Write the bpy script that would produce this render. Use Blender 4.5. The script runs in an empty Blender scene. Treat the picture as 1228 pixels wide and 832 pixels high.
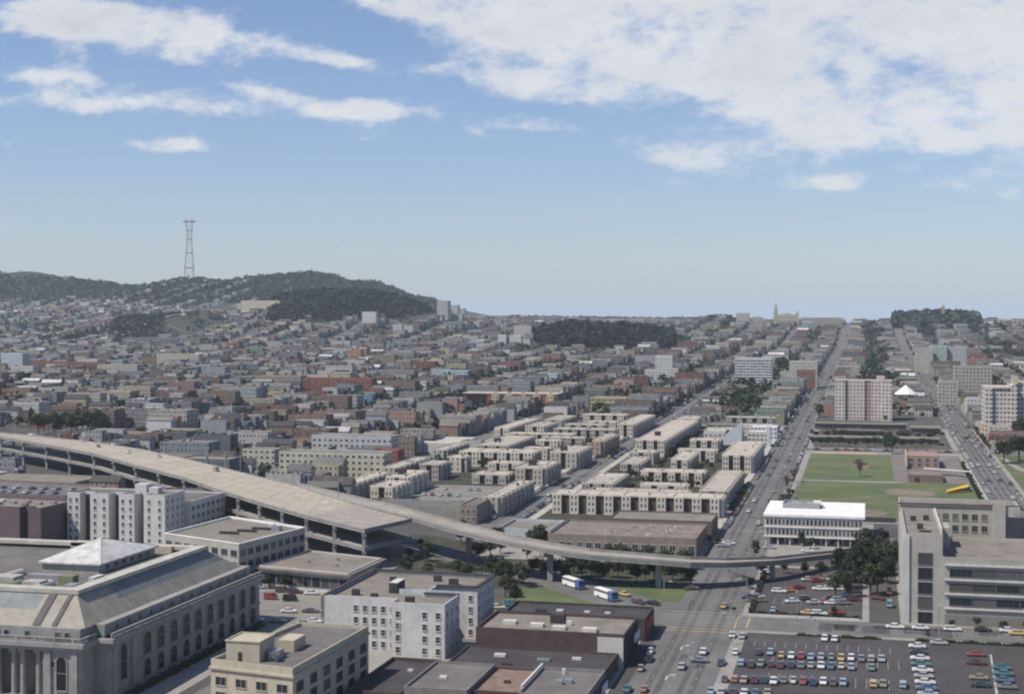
import bpy, math, random
from mathutils import Vector, Matrix, noise
random.seed(7)
R_ = math.radians
scene = bpy.context.scene
COL = scene.collection
# ------------------------------------------------------------------ camera model of the photograph (used to survey positions)
F = 1750.; CH = 97.; SL = 0.0154
PSI = math.atan((1040 - 614) / F); PIT = math.atan((416 - 380) / F)
cP, sP, cT, sT = math.cos(PSI), math.sin(PSI), math.cos(PIT), math.sin(PIT)
def ray(px, py):
    x = (px - 614) / F; y = -(py - 416) / F; z = 1.
    yy = y * cT - z * sT; zz = z * cT + y * sT
    return x * cP - zz * sP, x * sP + zz * cP, yy
def R(px, py, h=0.):
    X, Y, Z = ray(px, py); t = (CH - h) / (SL * Y - Z)
    return X * t, Y * t
def PJ(X, Y, Z):
    Z = Z - CH; r = X * cP + Y * sP; f = -X * sP + Y * cP
    z = f * cT - Z * sT; y = Z * cT + f * sT
    if z < 1: return (-9999, -9999)
    return 614 + F * r / z, 416 - F * y / z
def dirpos(px, d):
    a = (px - 614) / F
    return (a * cP - sP) * d, (a * sP + cP) * d
# ------------------------------------------------------------------ terrain
def sstep(a, b, t):
    t = max(0., min(1., (t - a) / (b - a))); return t * t * (3 - 2 * t)
def base_z(x, y):
    b = SL * min(y, 2500.)
    b += 37.5 * sstep(2500, 3500, y)
    return b * (1 - sstep(5300, 7000, y)) - 25 * sstep(5300, 7000, y)
HILLS = []
def hill(px, d, ytop, sx, sd):
    X, Y = dirpos(px, d)
    HILLS.append((X, Y, CH + (380 - ytop) / F * d - base_z(X, Y), sx, sd))
for a in [(-70,4800,338,160,420),(18,4800,334,75,380),(55,4900,332,85,420),(110,4900,340,110,380),(168,4900,346,110,360),
          (235,4500,338,150,380),(290,4500,346,90,360),(338,4700,340,75,380),(383,4800,331,105,420),(440,4800,341,95,420),
          (490,4800,359,90,400),(535,5000,372,110,400),(590,5400,382,150,380),
          (345,3150,360,60,200),(385,3150,354,80,240),(435,3150,354,80,240),(480,3150,369,55,200),(515,3150,381,45,160),
          (165,3050,381,60,180),(215,3050,377,60,180),(690,2550,396,80,150),(755,2550,399,85,150),(640,2500,410,60,120),(1085,3450,384,60,170),(1120,3450,382,70,170),(1150,3450,383,60,170),(862,3650,383,45,160),
          (120,4100,372,350,420),(300,3900,376,250,420),(560,4200,384,260,420),(-150,4100,370,350,500)]:
    hill(*a)
def zg(x, y):
    b = base_z(x, y)
    if y < 2000: return SL * y
    s = 0.
    for X, Y, H, sx, sd in HILLS:
        dx = x - X; dy = y - Y
        # ridge axes follow the bearing of the hill
        q = (dx / sx) ** 2 * .5 + (dy / sd) ** 2 * .5
        if q < 9: s += (H * math.exp(-q)) ** 4
    if s > 0: b += s ** .25
    return b
def hit(px, py):
    X, Y, Z = ray(px, py); t = 300.
    while t < 9000:
        if CH + Z * t <= zg(X * t, Y * t): break
        t += 6.
    return X * t, Y * t
# ------------------------------------------------------------------ materials
MATS = {}
def nt(name):
    m = bpy.data.materials.new(name); m.use_nodes = True; n = m.node_tree
    p = n.nodes['Principled BSDF']; return m, n, p
def N(n, t, **k):
    x = n.nodes.new(t)
    for a, b in k.items():
        setattr(x, a, b)
    return x
def math_(n, op, a, b=None, c=None):
    x = n.nodes.new('ShaderNodeMath'); x.operation = op
    for i, v in enumerate((a, b, c)):
        if v is None: continue
        if hasattr(v, 'is_output'): n.links.new(v, x.inputs[i])
        else: x.inputs[i].default_value = v
    return x.outputs[0]
def mixc(n, fac, a, b, blend='MIX'):
    x = n.nodes.new('ShaderNodeMix'); x.data_type = 'RGBA'; x.blend_type = blend
    for sock, v in ((x.inputs[0], fac), (x.inputs[6], a), (x.inputs[7], b)):
        if hasattr(v, 'is_output'): n.links.new(v, sock)
        elif isinstance(v, tuple): sock.default_value = (*v[:3], 1)
        else: sock.default_value = v
    return x.outputs[2]
def noisef(n, scale, detail=4, rough=.6, coord='Object', vec=None):
    t = n.nodes.new('ShaderNodeTexNoise'); t.inputs['Scale'].default_value = scale; t.inputs['Detail'].default_value = detail
    t.inputs['Roughness'].default_value = rough
    if vec is None:
        tc = n.nodes.new('ShaderNodeTexCoord'); vec = tc.outputs[coord]
    n.links.new(vec, t.inputs['Vector']); return t.outputs['Fac']
def ramp(n, v, lo, hi, a=0., b=1.):
    x = n.nodes.new('ShaderNodeMapRange'); n.links.new(v, x.inputs[0])
    for i, q in zip((1, 2, 3, 4), (lo, hi, a, b)): x.inputs[i].default_value = q
    return x.outputs[0]
def mat(name, c, rough=.85, var=.18, scale=.35, metal=0., src=None, spec=.3, dirt=.22):
    """worn paint / concrete / tar: base colour with blotches and fine grain"""
    if name in MATS: return MATS[name]
    m, n, p = nt(name)
    if src == 'obj':
        oi = N(n, 'ShaderNodeObjectInfo'); col = oi.outputs['Color']
    elif src == 'attr':
        at = N(n, 'ShaderNodeAttribute', attribute_name='col'); col = at.outputs['Color']
    else:
        col = tuple(c)
    f1 = ramp(n, noisef(n, scale, 5), .3, .7, 1 - var, 1 + var)
    f2 = ramp(n, noisef(n, scale * 9, 3), .3, .75, 1 - var * .5, 1 + var * .5)
    f = math_(n, 'MULTIPLY', f1, f2)
    x = N(n, 'ShaderNodeVectorMath', operation='SCALE')
    if isinstance(col, tuple): x.inputs[0].default_value = col
    else: n.links.new(col, x.inputs[0])
    n.links.new(f, x.inputs['Scale'])
    st = ramp(n, noisef(n, scale * 2.3, 6, .7), .52, .72, 0, dirt)
    if any(k in name for k in ('stucco', 'concrete', 'brick', 'granite', 'wall')):
        tc = n.nodes.new('ShaderNodeTexCoord'); mp = n.nodes.new('ShaderNodeMapping'); mp.inputs['Scale'].default_value = (1, 1, .07); n.links.new(tc.outputs['Object'], mp.inputs[0])
        st = math_(n, 'ADD', st, ramp(n, noisef(n, 1.3, 4, .6, vec=mp.outputs[0]), .5, .75, 0, .22))
    out = mixc(n, st, x.outputs[0], (.09, .08, .07))
    n.links.new(out, p.inputs['Base Color'])
    p.inputs['Roughness'].default_value = rough; p.inputs['Metallic'].default_value = metal
    p.inputs['Specular IOR Level'].default_value = spec
    MATS[name] = m; return m
def plain(name, c, rough=.4, metal=0., src=None, spec=.5, coat=0.):
    if name in MATS: return MATS[name]
    m, n, p = nt(name)
    if src == 'obj':
        oi = N(n, 'ShaderNodeObjectInfo'); n.links.new(oi.outputs['Color'], p.inputs['Base Color'])
    else: p.inputs['Base Color'].default_value = (*c, 1)
    p.inputs['Roughness'].default_value = rough; p.inputs['Metallic'].default_value = metal
    p.inputs['Specular IOR Level'].default_value = spec
    if coat: p.inputs['Coat Weight'].default_value = coat
    MATS[name] = m; return m
def facade(name, src, cw=2.6, ch=3.1, wx=(.3, .7), wz=(.3, .76), glass=(.045, .05, .06), trim=1.25, c=(.5,.5,.5)):
    """wall whose rows of small windows follow the metre UVs of the wall"""
    if name in MATS: return MATS[name]
    m, n, p = nt(name)
    if src == 'obj': col = N(n, 'ShaderNodeObjectInfo').outputs['Color']
    elif src == 'attr': col = N(n, 'ShaderNodeAttribute', attribute_name='col').outputs['Color']
    else:
        rg = N(n, 'ShaderNodeRGB'); rg.outputs[0].default_value = (*c, 1); col = rg.outputs[0]
    uv = N(n, 'ShaderNodeUVMap'); sp = N(n, 'ShaderNodeSeparateXYZ'); n.links.new(uv.outputs[0], sp.inputs[0])
    u = math_(n, 'DIVIDE', sp.outputs[0], cw); v = math_(n, 'DIVIDE', sp.outputs[1], ch)
    fu = math_(n, 'FRACT', u); fv = math_(n, 'FRACT', v)
    def box(e):
        a = math_(n, 'GREATER_THAN', fu, wx[0] - e); b = math_(n, 'LESS_THAN', fu, wx[1] + e)
        c_ = math_(n, 'GREATER_THAN', fv, wz[0] - e); d = math_(n, 'LESS_THAN', fv, wz[1] + e)
        q = math_(n, 'MULTIPLY', math_(n, 'MULTIPLY', a, b), math_(n, 'MULTIPLY', c_, d))
        return math_(n, 'MULTIPLY', q, math_(n, 'GREATER_THAN', v, 0.))
    win = box(0.); tr = box(.045)
    fl = N(n, 'ShaderNodeCombineXYZ'); n.links.new(math_(n, 'FLOOR', u), fl.inputs[0]); n.links.new(math_(n, 'FLOOR', v), fl.inputs[1])
    wn = N(n, 'ShaderNodeTexWhiteNoise'); n.links.new(fl.outputs[0], wn.inputs['Vector'])
    cur = ramp(n, wn.outputs['Value'], .45, 1., 0., .55)
    gl = mixc(n, cur, glass, (.3, .29, .27))
    f1 = ramp(n, noisef(n, .25, 5), .3, .7, .84, 1.14)
    x = N(n, 'ShaderNodeVectorMath', operation='SCALE'); n.links.new(col, x.inputs[0]); n.links.new(f1, x.inputs['Scale'])
    t_ = N(n, 'ShaderNodeVectorMath', operation='SCALE'); n.links.new(col, t_.inputs[0]); t_.inputs['Scale'].default_value = trim
    a = mixc(n, tr, x.outputs[0], t_.outputs[0]); b = mixc(n, win, a, gl)
    n.links.new(b, p.inputs['Base Color'])
    n.links.new(ramp(n, win, 0, 1, .9, .25), p.inputs['Roughness'])
    p.inputs['Specular IOR Level'].default_value = .35
    MATS[name] = m; return m
def leafmat(name, c, var=.35):
    if name in MATS: return MATS[name]
    m, n, p = nt(name)
    at = N(n, 'ShaderNodeAttribute', attribute_name='col'); oi = N(n, 'ShaderNodeObjectInfo')
    k = ramp(n, oi.outputs['Random'], 0, 1, .75, 1.3)
    x = N(n, 'ShaderNodeVectorMath', operation='SCALE'); n.links.new(at.outputs['Color'], x.inputs[0]); n.links.new(k, x.inputs['Scale'])
    out = mixc(n, 1., x.outputs[0], tuple(c), 'MULTIPLY')
    n.links.new(out, p.inputs['Base Color']); p.inputs['Roughness'].default_value = .8; p.inputs['Specular IOR Level'].default_value = .2
    MATS[name] = m; return m
# ------------------------------------------------------------------ mesh builder
class M:
    def __init__(s): s.v = []; s.f = []; s.m = []; s.uv = []; s.c = []; s.col = (1, 1, 1)
    def face(s, pts, mi=0, uv=None, col=None):
        b = len(s.v); s.v += pts; s.f.append(tuple(range(b, b + len(pts)))); s.m.append(mi)
        s.uv.append(uv or [(0, -5)] * len(pts)); s.c.append(col or s.col)
    def wall(s, p0, p1, z0, z1, mi=0, col=None, u0=0.):
        L = math.hypot(p1[0] - p0[0], p1[1] - p0[1]); hh = z1 - max(z0, 0)
        s.face([(p0[0], p0[1], z0), (p1[0], p1[1], z0), (p1[0], p1[1], z1), (p0[0], p0[1], z1)], mi,
               [(u0, z0), (u0 + L, z0), (u0 + L, z1), (u0, z1)], col)
    def prism(s, poly, z0, z1, mi=0, top=None, col=None, tcol=None, bottom=False):
        n = len(poly); 
        for i in range(n): s.wall(poly[i], poly[(i + 1) % n], z0, z1, mi, col)
        s.face([(x, y, z1) for x, y in poly], mi if top is None else top, None, tcol or col)
        if bottom: s.face([(x, y, z0) for x, y in reversed(poly)], mi, None, col)
    def box(s, x0, x1, y0, y1, z0, z1, mi=0, top=None, col=None, tcol=None, bottom=True):
        s.prism([(x0, y0), (x1, y0), (x1, y1), (x0, y1)], z0, z1, mi, top, col, tcol, bottom)
    def build(s, name, mats, parent=None, loc=None, link=True, smooth=False):
        if not isinstance(mats, (list, tuple)): mats = [mats]
        me = bpy.data.meshes.new(name)
        off = (0, 0, 0)
        if parent is not None and loc is None: off = (parent.location.x, parent.location.y, 0)
        elif loc is not None and loc != 'local': off = loc
        me.from_pydata([(x - off[0], y - off[1], z - off[2]) for x, y, z in s.v], [], s.f)
        for q in mats: me.materials.append(q)
        me.polygons.foreach_set('material_index', s.m)
        uvl = me.uv_layers.new(name='UVMap'); flat = [c for f in s.uv for p in f for c in p]; uvl.data.foreach_set('uv', flat)
        ca = me.color_attributes.new('col', 'FLOAT_COLOR', 'CORNER'); cc = []
        for f, c in zip(s.f, s.c): cc += [c[0], c[1], c[2], 1.] * len(f)
        ca.data.foreach_set('color', cc)
        if smooth: me.polygons.foreach_set('use_smooth', [True] * len(s.f))
        me.update()
        if not link: return me
        o = bpy.data.objects.new(name, me); COL.objects.link(o)
        if parent is not None: o.parent = parent
        elif loc is not None and loc != 'local': o.location = loc
        return o
def tag(o, label=None, cat=None, group=None, kind=None):
    if label: o['label'] = label
    if cat: o['category'] = cat
    if group: o['group'] = group
    if kind: o['kind'] = kind
    return o
def thing(name, label, cat, loc, rz=0., group=None):
    o = bpy.data.objects.new(name, None); COL.objects.link(o); o.empty_display_size = .5
    o.location = loc; o.rotation_euler = (0, 0, rz); return tag(o, label, cat, group)
def inst(name, me, parent, loc=(0, 0, 0), rz=0., sc=None, color=None):
    o = bpy.data.objects.new(name, me); COL.objects.link(o); o.location = loc; o.rotation_euler = (0, 0, rz)
    if parent is not None: o.parent = parent
    if sc: o.scale = sc if isinstance(sc, tuple) else (sc, sc, sc)
    if color: o.color = (*color, 1)
    return o
def inset(poly, d):
    n = len(poly); out = []
    for i in range(n):
        a = Vector(poly[i - 1]); b = Vector(poly[i]); c = Vector(poly[(i + 1) % n])
        e0 = (b - a).normalized(); e1 = (c - b).normalized()
        n0 = Vector((-e0.y, e0.x)); n1 = Vector((-e1.y, e1.x)); k = 1 + n0.dot(n1)
        q = b + (n0 + n1) * (d / max(k, .2)); out.append((q.x, q.y))
    return out
def rect(x0, x1, y0, y1): return [(x0, y0), (x1, y0), (x1, y1), (x0, y1)]
WINM = {}
def window_mesh(w, h, kind='sash', fr='frame_white'):
    k = (round(w, 2), round(h, 2), kind, fr)
    if k in WINM: return WINM[k]
    m = M(); t = .12
    def arc(w, h, n=8):
        r = w / 2; return [(-r, 0), (r, 0)] + [(r * math.cos(a * math.pi / n), h - r + r * math.sin(a * math.pi / n)) for a in range(n + 1)]
    if kind == 'arch':
        pts = arc(w, h); m.face([(x, -.02, z) for x, z in pts], 1)
        o = arc(w + .5, h + .28)
        o = [(x, z - (.03 if i < 2 else 0)) for i, (x, z) in enumerate(o)]
        for i in range(1, len(pts)):
            j = (i + 1) % len(pts)
            if i == len(pts) - 1: j = 0
            a, b, c, d = pts[i], pts[j], o[j], o[i]
            m.face([(a[0], -.22, a[1]), (b[0], -.22, b[1]), (c[0], -.22, c[1]), (d[0], -.22, d[1])], 0)
            m.face([(a[0], -.02, a[1]), (b[0], -.02, b[1]), (b[0], -.22, b[1]), (a[0], -.22, a[1])], 0)
            m.face([(d[0], -.22, d[1]), (c[0], -.22, c[1]), (c[0], .0, c[1]), (d[0], .0, d[1])], 0)
        m.box(-w / 2, w / 2, -.08, -.03, h * .5, h * .5 + .14, 0)
        m.box(-w / 2 - .2, w / 2 + .2, -.3, 0, -.2, 0, 0)
    else:
        m.face([(-w / 2, -.02, 0), (w / 2, -.02, 0), (w / 2, -.02, h), (-w / 2, -.02, h)], 1)
        m.box(-w / 2 - t, -w / 2, -.14, 0, -t, h + t, 0); m.box(w / 2, w / 2 + t, -.14, 0, -t, h + t, 0)
        m.box(-w / 2, w / 2, -.14, 0, h, h + t, 0); m.box(-w / 2 - .16, w / 2 + .16, -.2, 0, -t - .08, 0, 0)
        if kind == 'sash': m.box(-w / 2, w / 2, -.06, -.03, h * .5 - .04, h * .5 + .04, 0)
        if kind in ('pair', 'strip'):
            n = 2 if kind == 'pair' else max(2, int(w / 1.4))
            for i in range(1, n):
                x = -w / 2 + w * i / n; m.box(x - .05, x + .05, -.08, -.03, 0, h, 0)
    me = m.build('window', [MATS[fr], MATS['dark_pane' if kind == 'arch' else 'pane']], link=False, loc='local')
    WINM[k] = me; return me
WCNT = {}
def windows(root, p0, p1, zs, n, w, h, kind='sash', fr='frame_white', pad=.0, skip=(), name='window'):
    """n windows evenly along wall p0 -> p1 (outward side on the right), one row for each sill height in zs"""
    dx, dy = p1[0] - p0[0], p1[1] - p0[1]; L = math.hypot(dx, dy); ang = math.atan2(dy, dx); me = window_mesh(w, h, kind, fr)
    for z in zs:
        for i in range(n):
            if i in skip: continue
            t = (pad + (L - 2 * pad) * (i + .5) / n) / L
            x = p0[0] + dx * t - root.location.x; y = p0[1] + dy * t - root.location.y
            WCNT[root.name] = WCNT.get(root.name, 0) + 1
            inst(name, me, root, (x, y, z), ang)
def shell(root, poly, h, wall, roof, par=.8, th=.35, z0=-3., coping=None, wallname='wall'):
    m = M(); ins = inset(poly, th); n = len(poly)
    for i in range(n):
        j = (i + 1) % n
        m.wall(poly[i], poly[j], z0, h + par, 0)
        if not coping:
            a, b, c, d = poly[i], poly[j], ins[j], ins[i]; z = h + par
            m.face([(a[0], a[1], z), (b[0], b[1], z), (c[0], c[1], z), (d[0], d[1], z)], 0)
            m.face([(c[0], c[1], h), (d[0], d[1], h), (d[0], d[1], z), (c[0], c[1], z)], 0)
    w = m.build(wallname, wall, root)
    if coping:
        out = inset(poly, -.12); c_ = M(); ins2 = inset(poly, th + .1)
        for i in range(n):
            j = (i + 1) % n; z1 = h + par + .18; z_ = h + par
            a, b, c, d = out[i], out[j], ins2[j], ins2[i]
            c_.face([(a[0], a[1], z1), (b[0], b[1], z1), (c[0], c[1], z1), (d[0], d[1], z1)], 0)
            c_.wall(a, b, z_ - .15, z1); c_.wall(c, d, h, z1)
        c_.build('parapet', coping, root)
    r = M(); r.face([(x, y, h) for x, y in (ins)], 0); r.build('roof', roof, root)
    return w
def building(name, label, poly, h, wall, roof, par=.8, cat='building', coping=None, group=None, th=.35, yref=None):
    x = sum(p[0] for p in poly) / len(poly); y = sum(p[1] for p in poly) / len(poly)
    root = thing(name, label, cat, (x, y, zg(x, yref if yref else y)), group=group)
    shell(root, poly, h, wall, roof, par, th, coping=coping)
    return root
ON_ROOF = {'roof_plant', 'roof_vent', 'skylight', 'stair_head', 'chimney', 'roof_hatch', 'roof_screen'}
def boxpart(root, name, mt, x0, x1, y0, y1, z0, z1, top=None):
    m = M(); m.box(x0, x1, y0, y1, z0, z1, 0, 1 if top else None)
    o = m.build(name, [mt, top] if top else mt, root)
    if name in ON_ROOF:
        rf = [c for c in root.children if c.name.split('.')[0] in ('roof', 'roof_slab')]
        if rf: o.parent = rf[0]
    return o
RESERVED = []
def reserve(x0, x1, y0, y1): RESERVED.append((x0, x1, y0, y1))
HAZE_D = 4.6e-5; SKY_S = .1; EXPO = .06
CLOUD_HI = (9., 8.9, 8.8); CLOUD_LO = (6., 6.2, 6.6)
glass = plain('glass', (.035, .042, .05), .12, spec=.6)
m_, n_, p_ = nt('pane'); oi_ = N(n_, 'ShaderNodeObjectInfo')
n_.links.new(mixc(n_, ramp(n_, oi_.outputs['Random'], .55, 1., 0, .6), (.022, .026, .032), (.2, .19, .17)), p_.inputs['Base Color']); p_.inputs['Roughness'].default_value = .3; p_.inputs['Specular IOR Level'].default_value = .3; MATS['pane'] = m_
plain('dark_pane', (.014, .016, .02), .35, spec=.25)
dark = mat('recess', (.045, .04, .04), .8, .2)
frame_white = mat('frame_white', (.5, .5, .47), .7, .1); mat('frame_dark', (.1, .1, .1), .6, .1); mat('frame_stone', (.27, .27, .25), .8, .12); mat('frame_tan', (.36, .33, .27), .8, .1)
stone = mat('granite', (.27, .26, .245), .85, .16, .25)
slate = mat('mansard_slate', (.27, .25, .205), .7, .2, .3)
copper = mat('mansard_panel', (.16, .18, .175), .6, .2, .4)
white_roof = mat('white_roofing', (.72, .71, .68), .7, .1, .2, dirt=.3)
white_wall = mat('white_stucco', (.52, .51, .49), .85, .1, .3, dirt=.25)
pale_wall = mat('pale_concrete', (.5, .49, .46), .85, .1, .3)
cream_wall = mat('cream_stucco', (.43, .385, .29), .85, .1, .25)
grey_conc = mat('grey_concrete', (.37, .352, .31), .85, .14, .2)
tan_roof = mat('gravel_roof', (.2, .178, .148), .95, .22, .12, dirt=.35)
grey_roof = mat('grey_gravel_roof', (.14, .13, .122), .95, .25, .12, dirt=.4)
dark_roof = mat('tar_roof', (.055, .05, .052), .9, .3, .15, dirt=.1)
brown_brick = mat('brown_brick', (.08, .056, .055), .9, .2, .4)
purple_brick = mat('plum_brick', (.12, .085, .095), .9, .15, .3)
red_brick = mat('red_brick', (.24, .085, .06), .9, .2, .4)
deck_top = mat('pale_deck_concrete', (.4, .352, .28), .9, .14, .08, dirt=.4)
deck_side = mat('deck_side_concrete', (.27, .262, .245), .9, .18, .2, dirt=.4)
asphalt = mat('street_asphalt', (.135, .132, .126), .92, .2, .05, dirt=.4)
tyre_band = mat('tyre_darkened_asphalt', (.095, .093, .09), .9, .25, .1, dirt=.4)
garden = mat('garden_ground', (.05, .05, .034), .95, .4, .12, dirt=.2)
lot_asphalt = mat('lot_asphalt', (.066, .061, .06), .92, .25, .06, dirt=.1)
pave = mat('pavement', (.26, .245, .22), .9, .16, .12, dirt=.35)
lane_paint = mat('lane_paint', (.42, .41, .39), .7, .15, 1., dirt=.5)
yellow_paint = mat('yellow_paint', (.55, .38, .13), .7, .15, 1., dirt=.3)
dirt = mat('bare_dirt', (.185, .155, .11), .95, .25, .05)
estate_pave = mat('pale_pavement', (.38, .355, .31), .9, .16, .12, dirt=.35)
grass_m = mat('lawn', (.095, .12, .05), .95, .25, .05, dirt=.15)
def worn(m, col, scale, lo, hi):
    n = m.node_tree; p = n.nodes['Principled BSDF']; src = p.inputs['Base Color'].links[0].from_socket
    f = ramp(n, noisef(n, scale, 6, .65), lo, hi, 0, .8); n.links.new(mixc(n, f, src, col), p.inputs['Base Color'])
worn(grass_m, (.15, .135, .07), .045, .5, .68)
metal = mat('grey_metal', (.3, .31, .32), .5, .1, metal=.3); chrome = plain('chrome', (.55, .55, .55), .2, .9)
tyre = plain('tyre', (.02, .02, .02), .8); bark = mat('bark', (.1, .075, .055), .95, .2, 2.)
car_paint = plain('car_paint', (0, 0, 0), .28, src='obj', coat=.5)
leaf = leafmat('leaves', (1, 1, 1))
f_attr = facade('house_front', 'attr'); f_obj = facade('row_front', 'obj')
paint_obj = mat('house_paint', (0, 0, 0), .85, .1, .3, src='obj'); roof_attr = mat('roof_mix', (0, 0, 0), .95, .2, .15, src='attr', dirt=.2)
# ------------------------------------------------------------------ ground, sea, sky
def make_ground():
    xs = [-7000 + 100 * i for i in range(28)] + [-4200 + 60 * i for i in range(90)] + [1200 + 100 * i for i in range(29)]
    ys = [-400, 0, 200, 400, 600, 800, 1000, 1500, 2000] + [2060 + 60 * i for i in range(90)] + [7500, 8500]
    vs = []; cols = []
    for y in ys:
        for x in xs:
            z = zg(x, y) if y >= 0 else SL * y
            if y > 7400: z = -60
            vs.append((x, y, z))
    n = len(xs); fs = [(j * n + i, j * n + i + 1, (j + 1) * n + i + 1, (j + 1) * n + i) for j in range(len(ys) - 1) for i in range(n - 1)]
    me = bpy.data.meshes.new('ground'); me.from_pydata(vs, [], fs)
    ca = me.color_attributes.new('col', 'FLOAT_COLOR', 'POINT'); cc = []
    for x, y, z in vs:
        h = z - base_z(x, y) if y >= 2000 else 0
        k = sstep(22, 70, h) if y > 3700 or h > 30 else 0
        u = (.075, .073, .068); g = (.05, .062, .03)
        cc += [u[i] * (1 - k) + g[i] * k for i in range(3)] + [1]
    ca.data.foreach_set('color', cc)
    me.materials.append(mat('ground_mix', (0, 0, 0), .95, .25, .012, src='attr', dirt=.2))
    o = bpy.data.objects.new('ground', me); COL.objects.link(o); tag(o, kind='structure'); return o
make_ground()
m = M(); m.face([(-60000, 6300, -24), (60000, 6300, -24), (60000, 62000, -24), (-60000, 62000, -24)])
tag(m.build('ocean', mat('ocean_water', (.06, .085, .11), .25, .1, .002)), kind='structure')
def sheet(m, x0, x1, y0, y1, dz, step=None, mi=0):
    """a sheet lying dz above the terrain"""
    n = 1 if (y1 <= 2000 or not step) else max(1, int((y1 - y0) / step))
    for i in range(n):
        a = y0 + (y1 - y0) * i / n; b = y0 + (y1 - y0) * (i + 1) / n
        m.face([(x0, a, zg(x0, a) + dz), (x1, a, zg(x1, a) + dz), (x1, b, zg(x1, b) + dz), (x0, b, zg(x0, b) + dz)], mi)
def psheet(m, poly, dz, mi=0): m.face([(x, y, SL * y + dz) for x, y in poly], mi)
# street grid
SX = [64 + 104 * k for k in range(1, 5)] + [64, -47, -151, -255] + [-255 - 104 * k for k in range(1, 34)]
SXs = sorted(SX)
SY = [272, 433, 590, 760, 928, 1090] + [1090 + 160 * k for k in range(1, 15)]
road = M()
def hw(x): return 10.5 if x == -47 else (8.5 if x in (64, -151) else 7.)
for x in SXs:
    w = hw(x)
    if x < -2400: ya, yb = 2400, 4200
    elif x < -800: ya, yb = -x * 1.15, 4200
    elif x < -255: ya, yb = 800, 3900
    else: ya, yb = 250, 3900
    if x in (-151,): yb = 3900
    sheet(road, x - w, x + w, ya, min(yb, 2000), .05)
    if ya < 2000: sheet(road, x - w, x + w, 2000, yb, .5, 40)
    else: pass
tag(road.build('avenues', asphalt), kind='structure')
road = M()
for y in SY:
    w = 8.5 if y == 433 else 7.
    xl, xr = (-0.72 * y - 60, .12 * y + 120)
    segs = [(xl, xr)]
    if y == 433: segs = [(-150, 140)]
    if y == 590: segs = [(-141, -58), (-36, -2), (55, 140)]; segs = [(-62, 130)]
    if y == 760: segs = [(-360, -263)]
    if y == 928: segs = [(-420, -158), (-36, 160)]
    if y == 1090: segs = [(-500, 200)]
    for a, b in segs:
        n = max(1, int((b - a) / 60)) if y > 2000 else 1
        for i in range(n):
            p = a + (b - a) * i / n; q = a + (b - a) * (i + 1) / n; dz = .052 if y < 2000 else .5
            road.face([(p, y - w, zg(p, y - w) + dz), (q, y - w, zg(q, y - w) + dz), (q, y + w, zg(q, y + w) + dz), (p, y + w, zg(p, y + w) + dz)])
tag(road.build('cross_streets', asphalt), kind='structure')
# lots of raised pavement with kerbs (near blocks)
def pad(name, poly, mt, h=.13, x=None):
    m = M(); n = len(poly)
    for i in range(n):
        a, b = poly[i], poly[(i + 1) % n]
        m.face([(a[0], a[1], SL * a[1] - .3), (b[0], b[1], SL * b[1] - .3), (b[0], b[1], SL * b[1] + h), (a[0], a[1], SL * a[1] + h)])
    m.face([(x_, y_, SL * y_ + h) for x_, y_ in poly])
    o = m.build(name, mt); tag(o, kind='structure'); return o
pad('pavement', rect(-140, -61, 240, 423), pave)
pad('pavement', rect(-300, -163, 240, 423), pave)
pad('pavement', [(-300, 443), (-163, 443), (-163, 540), (-300, 560)], pave)
pad('pavement', rect(-36.5, 54, 330, 424), pave)
pad('pavement', rect(-36.5, 1., 442, 528), pave)
pad('pavement', rect(10, 54, 441, 530), pave)
pad('pavement', rect(-36.5, 3, 545, 632), pave)
pad('pavement', rect(-141, -58.5, 520, 583), pave)
pad('pavement', rect(-142.5, -58.5, 598, 1082), estate_pave)
pad('pavement', rect(-247, -160, 610, 921), estate_pave)
pad('pavement', rect(-247, -160, 936, 1082), estate_pave)
pad('pavement', rect(-36.5, 55.5, 634, 920), pave)
pad('pavement', rect(-36.5, 55.5, 936, 1082), pave)
pad('pavement', rect(72.5, 160, 598, 920), pave)
pad('pavement', rect(72.5, 160, 936, 1082), pave)
# the wedge of streets by the ramp: curved connector road and lawns
def psh(name, poly, mt, dz, kind='structure'):
    m = M(); psheet(m, poly, dz); o = m.build(name, mt); tag(o, kind=kind); return o
conn = [R(*p) for p in [(560,668),(600,668),(660,683),(720,700),(790,718),(835,728),(835,745),(780,738),(700,716),(640,700),(575,680)]]
psh('road', [R(*p) for p in [(480,640),(560,665),(620,676),(700,694),(790,716),(842,726),(842,748),(775,738),(700,722),(640,700),(560,684),(470,655)]], asphalt, .058)
psh('lawn', [R(*p) for p in [(632,699),(690,716),(720,726),(640,735),(600,722)]], grass_m, .07)
psh('lawn', [R(*p) for p in [(735,700),(830,700),(815,722),(792,722),(740,706)]], grass_m, .07)
psh('lawn', [R(*p) for p in [(600,655),(830,672),(830,700),(735,700),(690,690),(610,668)]], mat('dark_dirt_lawn', (.05,.055,.03), .95, .3, .05), .066)  # dirt lawn by the ramp, darker than the other lawns
psh('ground_planting', [R(*p) for p in [(455,655),(500,640),(655,662),(655,700),(600,706),(470,692)]], garden, .0565)
# parking lots
psh('parking_lot', rect(-33, 53, 334, 421), lot_asphalt, .14)
psh('parking_lot', rect(-34, -1, 445.5, 524), lot_asphalt, .14)
psh('parking_lot', [R(*p) for p in [(300,712),(385,700),(385,780),(300,780)]], mat('old_lot', (.2,.19,.17), .9, .2, .08), .14)
psh('parking_lot', rect(-214, -177, 640, 716), mat('old_lot', (.2,.19,.17)), .14)
psh('parking_lot', [R(*p) for p in [(0,650),(82,652),(60,690),(0,700)]], asphalt, .14)
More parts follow.
